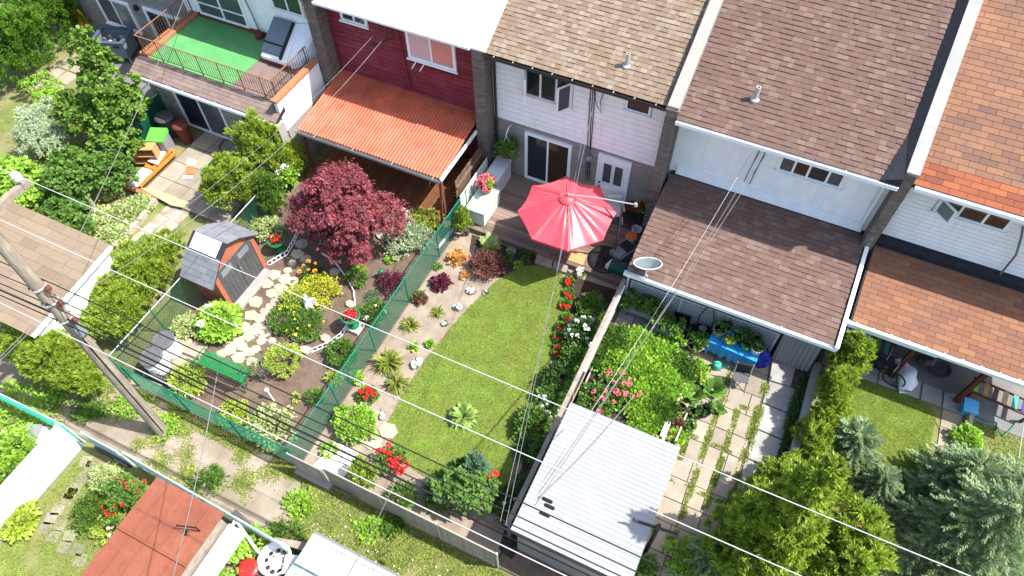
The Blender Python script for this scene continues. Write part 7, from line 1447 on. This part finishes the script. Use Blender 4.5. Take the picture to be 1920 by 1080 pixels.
# ------------------------------------------------------------------ utility pole, conductors and service drops
up = thing('utility_pole', 'leaning weathered wooden utility pole standing in the alley', 'pole', (-12.53, 3.02, 0)); tx, ty = -.435, .52
def pp_(z): return np.array([tx*z/8.7, ty*z/8.7, z])
MB().tube([pp_(z) for z in (0, .15, 2, 4, 6, 8.9)], [.19, .17, .16, .15, .14, .13], 14).build('shaft', 'pole_wood', up)
MB().bar(pp_(8.45)+np.array([.16, -1.4, 0]), pp_(8.45)+np.array([.16, 1.08, 0]), .12, .13).build('crossarm', 'pole_wood', up)
for yy in (4.48, 3.54, 2.22): MB().lathe([(.03, 0), (.03, .06), (.08, .08), (.09, .13), (.05, .17), (.09, .19), (.07, .25), (.01, .27)], (-.27, yy-3.02, 8.52), 12).build('insulator', 'white_plastic', up)
for z, r in ((6.4, .05), (5.9, .06), (5.3, .05)):
    MB().lathe([(.17, -.04), (.185, 0), (.17, .04)], tuple(pp_(z)), 12, closed=False).build('band', 'galvanized', up); MB().lathe([(.02, -.08), (.07, -.04), (.05, 0), (.07, .04), (.02, .08)], tuple(pp_(z)+np.array([.26, .05, 0])), 8).build('spool', 'red_brown', up); MB().lathe([(.02, -.08), (.07, -.04), (.05, 0), (.07, .04), (.02, .08)], tuple(pp_(z)+np.array([-.27, .05, 0])), 8).build('spool', 'red_brown', up)
MB().tube([pp_(.2)+np.array([.17, -.05, 0]), pp_(4.8)+np.array([.17, -.05, 0])], .016, 5).build('ground_wire', 'black_cable', up); MB().obox(pp_(5.0)+np.array([.2, 0, 0]), (.16, .2, .4)).build('splice_box', 'grey_plastic', up)
for k, (yy, lb) in enumerate([(4.48, 'upper white conductor passing the crossarm end'), (3.54, 'middle white conductor crossing the lawn'), (2.22, 'lower white conductor over the alley fence')]): cable('power_line', lb, [(-34, yy+.05, 8.85), (-12.8, yy, 8.74), (22, yy+.35, 8.9)], .009, 'white_cable', .35, 26, 'conductors strung along the alley')
for k, (yy, z, r) in enumerate([(3.45, 6.45, .013), (3.3, 6.1, .012), (3.15, 6.0, .012), (3.2, 5.35, .022), (3.12, 5.25, .014)]):
    cable('cable_line', ['thin black wire highest of the bundle', 'second black wire of the bundle', 'third black wire of the bundle', 'thick black cable lowest of the bundle', 'black cable beside the thickest one'][k], [(-34, yy-.4, z+.2), (-12.53, yy+.12, z), (22, yy+.3, z+.3)], r, 'black_cable', .22, 26, 'black cables strung along the alley')
for k, (u, v) in enumerate([(1026, 938), (1030, 950), (1021, 964)]):
    c = np.array(G(u, v, 6.1)); MB_ = MB().tube([(-.1, 0, 0), (-.08, 0, 0), (.08, 0, 0), (.1, 0, 0)], [.02, .036, .036, .02], 8).build('cable_splice', 'black_plastic'); MB_.location = tuple(c); MB_['label'] = ['topmost black splice on the wires over the white shed', 'middle black splice on the wires over the white shed', 'lowest black splice on the wires over the white shed'][k]; MB_['category'] = 'splice'; MB_['group'] = 'black splices over the white shed'
DROPS = [('twin service cable from the stucco house to the alley wires', FY(1425, 285, 15.9), G(1003, 948, 6.3), .008, 'grey_cable', .5), ('lighter service cable from the stucco house wall', FY(1408, 288, 15.9), G(985, 950, 6.3), .006, 'white_cable', .7), ('thin third cable from the stucco house', FY(1435, 290, 15.9), G(1010, 925, 6.3), .009, 'grey_cable', .4), ('service cable from the white house over the red umbrella', FY(1118, 170, 15.9), G(938, 978, 6.2), .007, 'grey_cable', .3), ('second cable from the white house over the lawn edge', FY(1108, 170, 15.9), G(948, 985, 6.2), .006, 'grey_cable', .45), ('service cable from the crimson wall to the pole', FY(716, 48, 15.9), (-12.4, 3.6, 6.2), .007, 'grey_cable', .5), ('thin cable from the crimson wall to the pole', FY(735, 52, 15.9), (-12.4, 3.65, 5.9), .009, 'grey_cable', .7), ('service cable from the terrace house to the pole', (-21.0, 19.0, 5.6), (-12.6, 3.7, 6.4), .01, 'grey_cable', .3), ('grey service drop crossing the alley to the lower gardens', G(408, 697, 6.0), G(322, 1090, 5.2), .01, 'grey_cable', .1), ('paired drop to the lower garden beside the white fence', (-12.6, 2.9, 6.0), (-14.2, -3.5, 5.0), .009, 'grey_cable', .2), ('second paired drop beside the white fence', (-12.6, 2.9, 5.9), (-14.5, -3.5, 5.0), .009, 'grey_cable', .25), ('thin drop over the verge to the white workbench', G(740, 905, 6.0), G(640, 1100, 5.0), .008, 'grey_cable', .1), ('vertical twin cord at the slatted bench', (8.1, 13.0, 2.1), (8.5, 10.6, .9), .012, 'white_cable', .05), ('loose wire over the white shed roof', G(1190, 740, 4.2), G(1008, 935, 6.2), .012, 'grey_cable', .25)]
for lb, a, b, r, m, s in DROPS: cable('service_cable', lb, [a, b], r, m, s, 22)
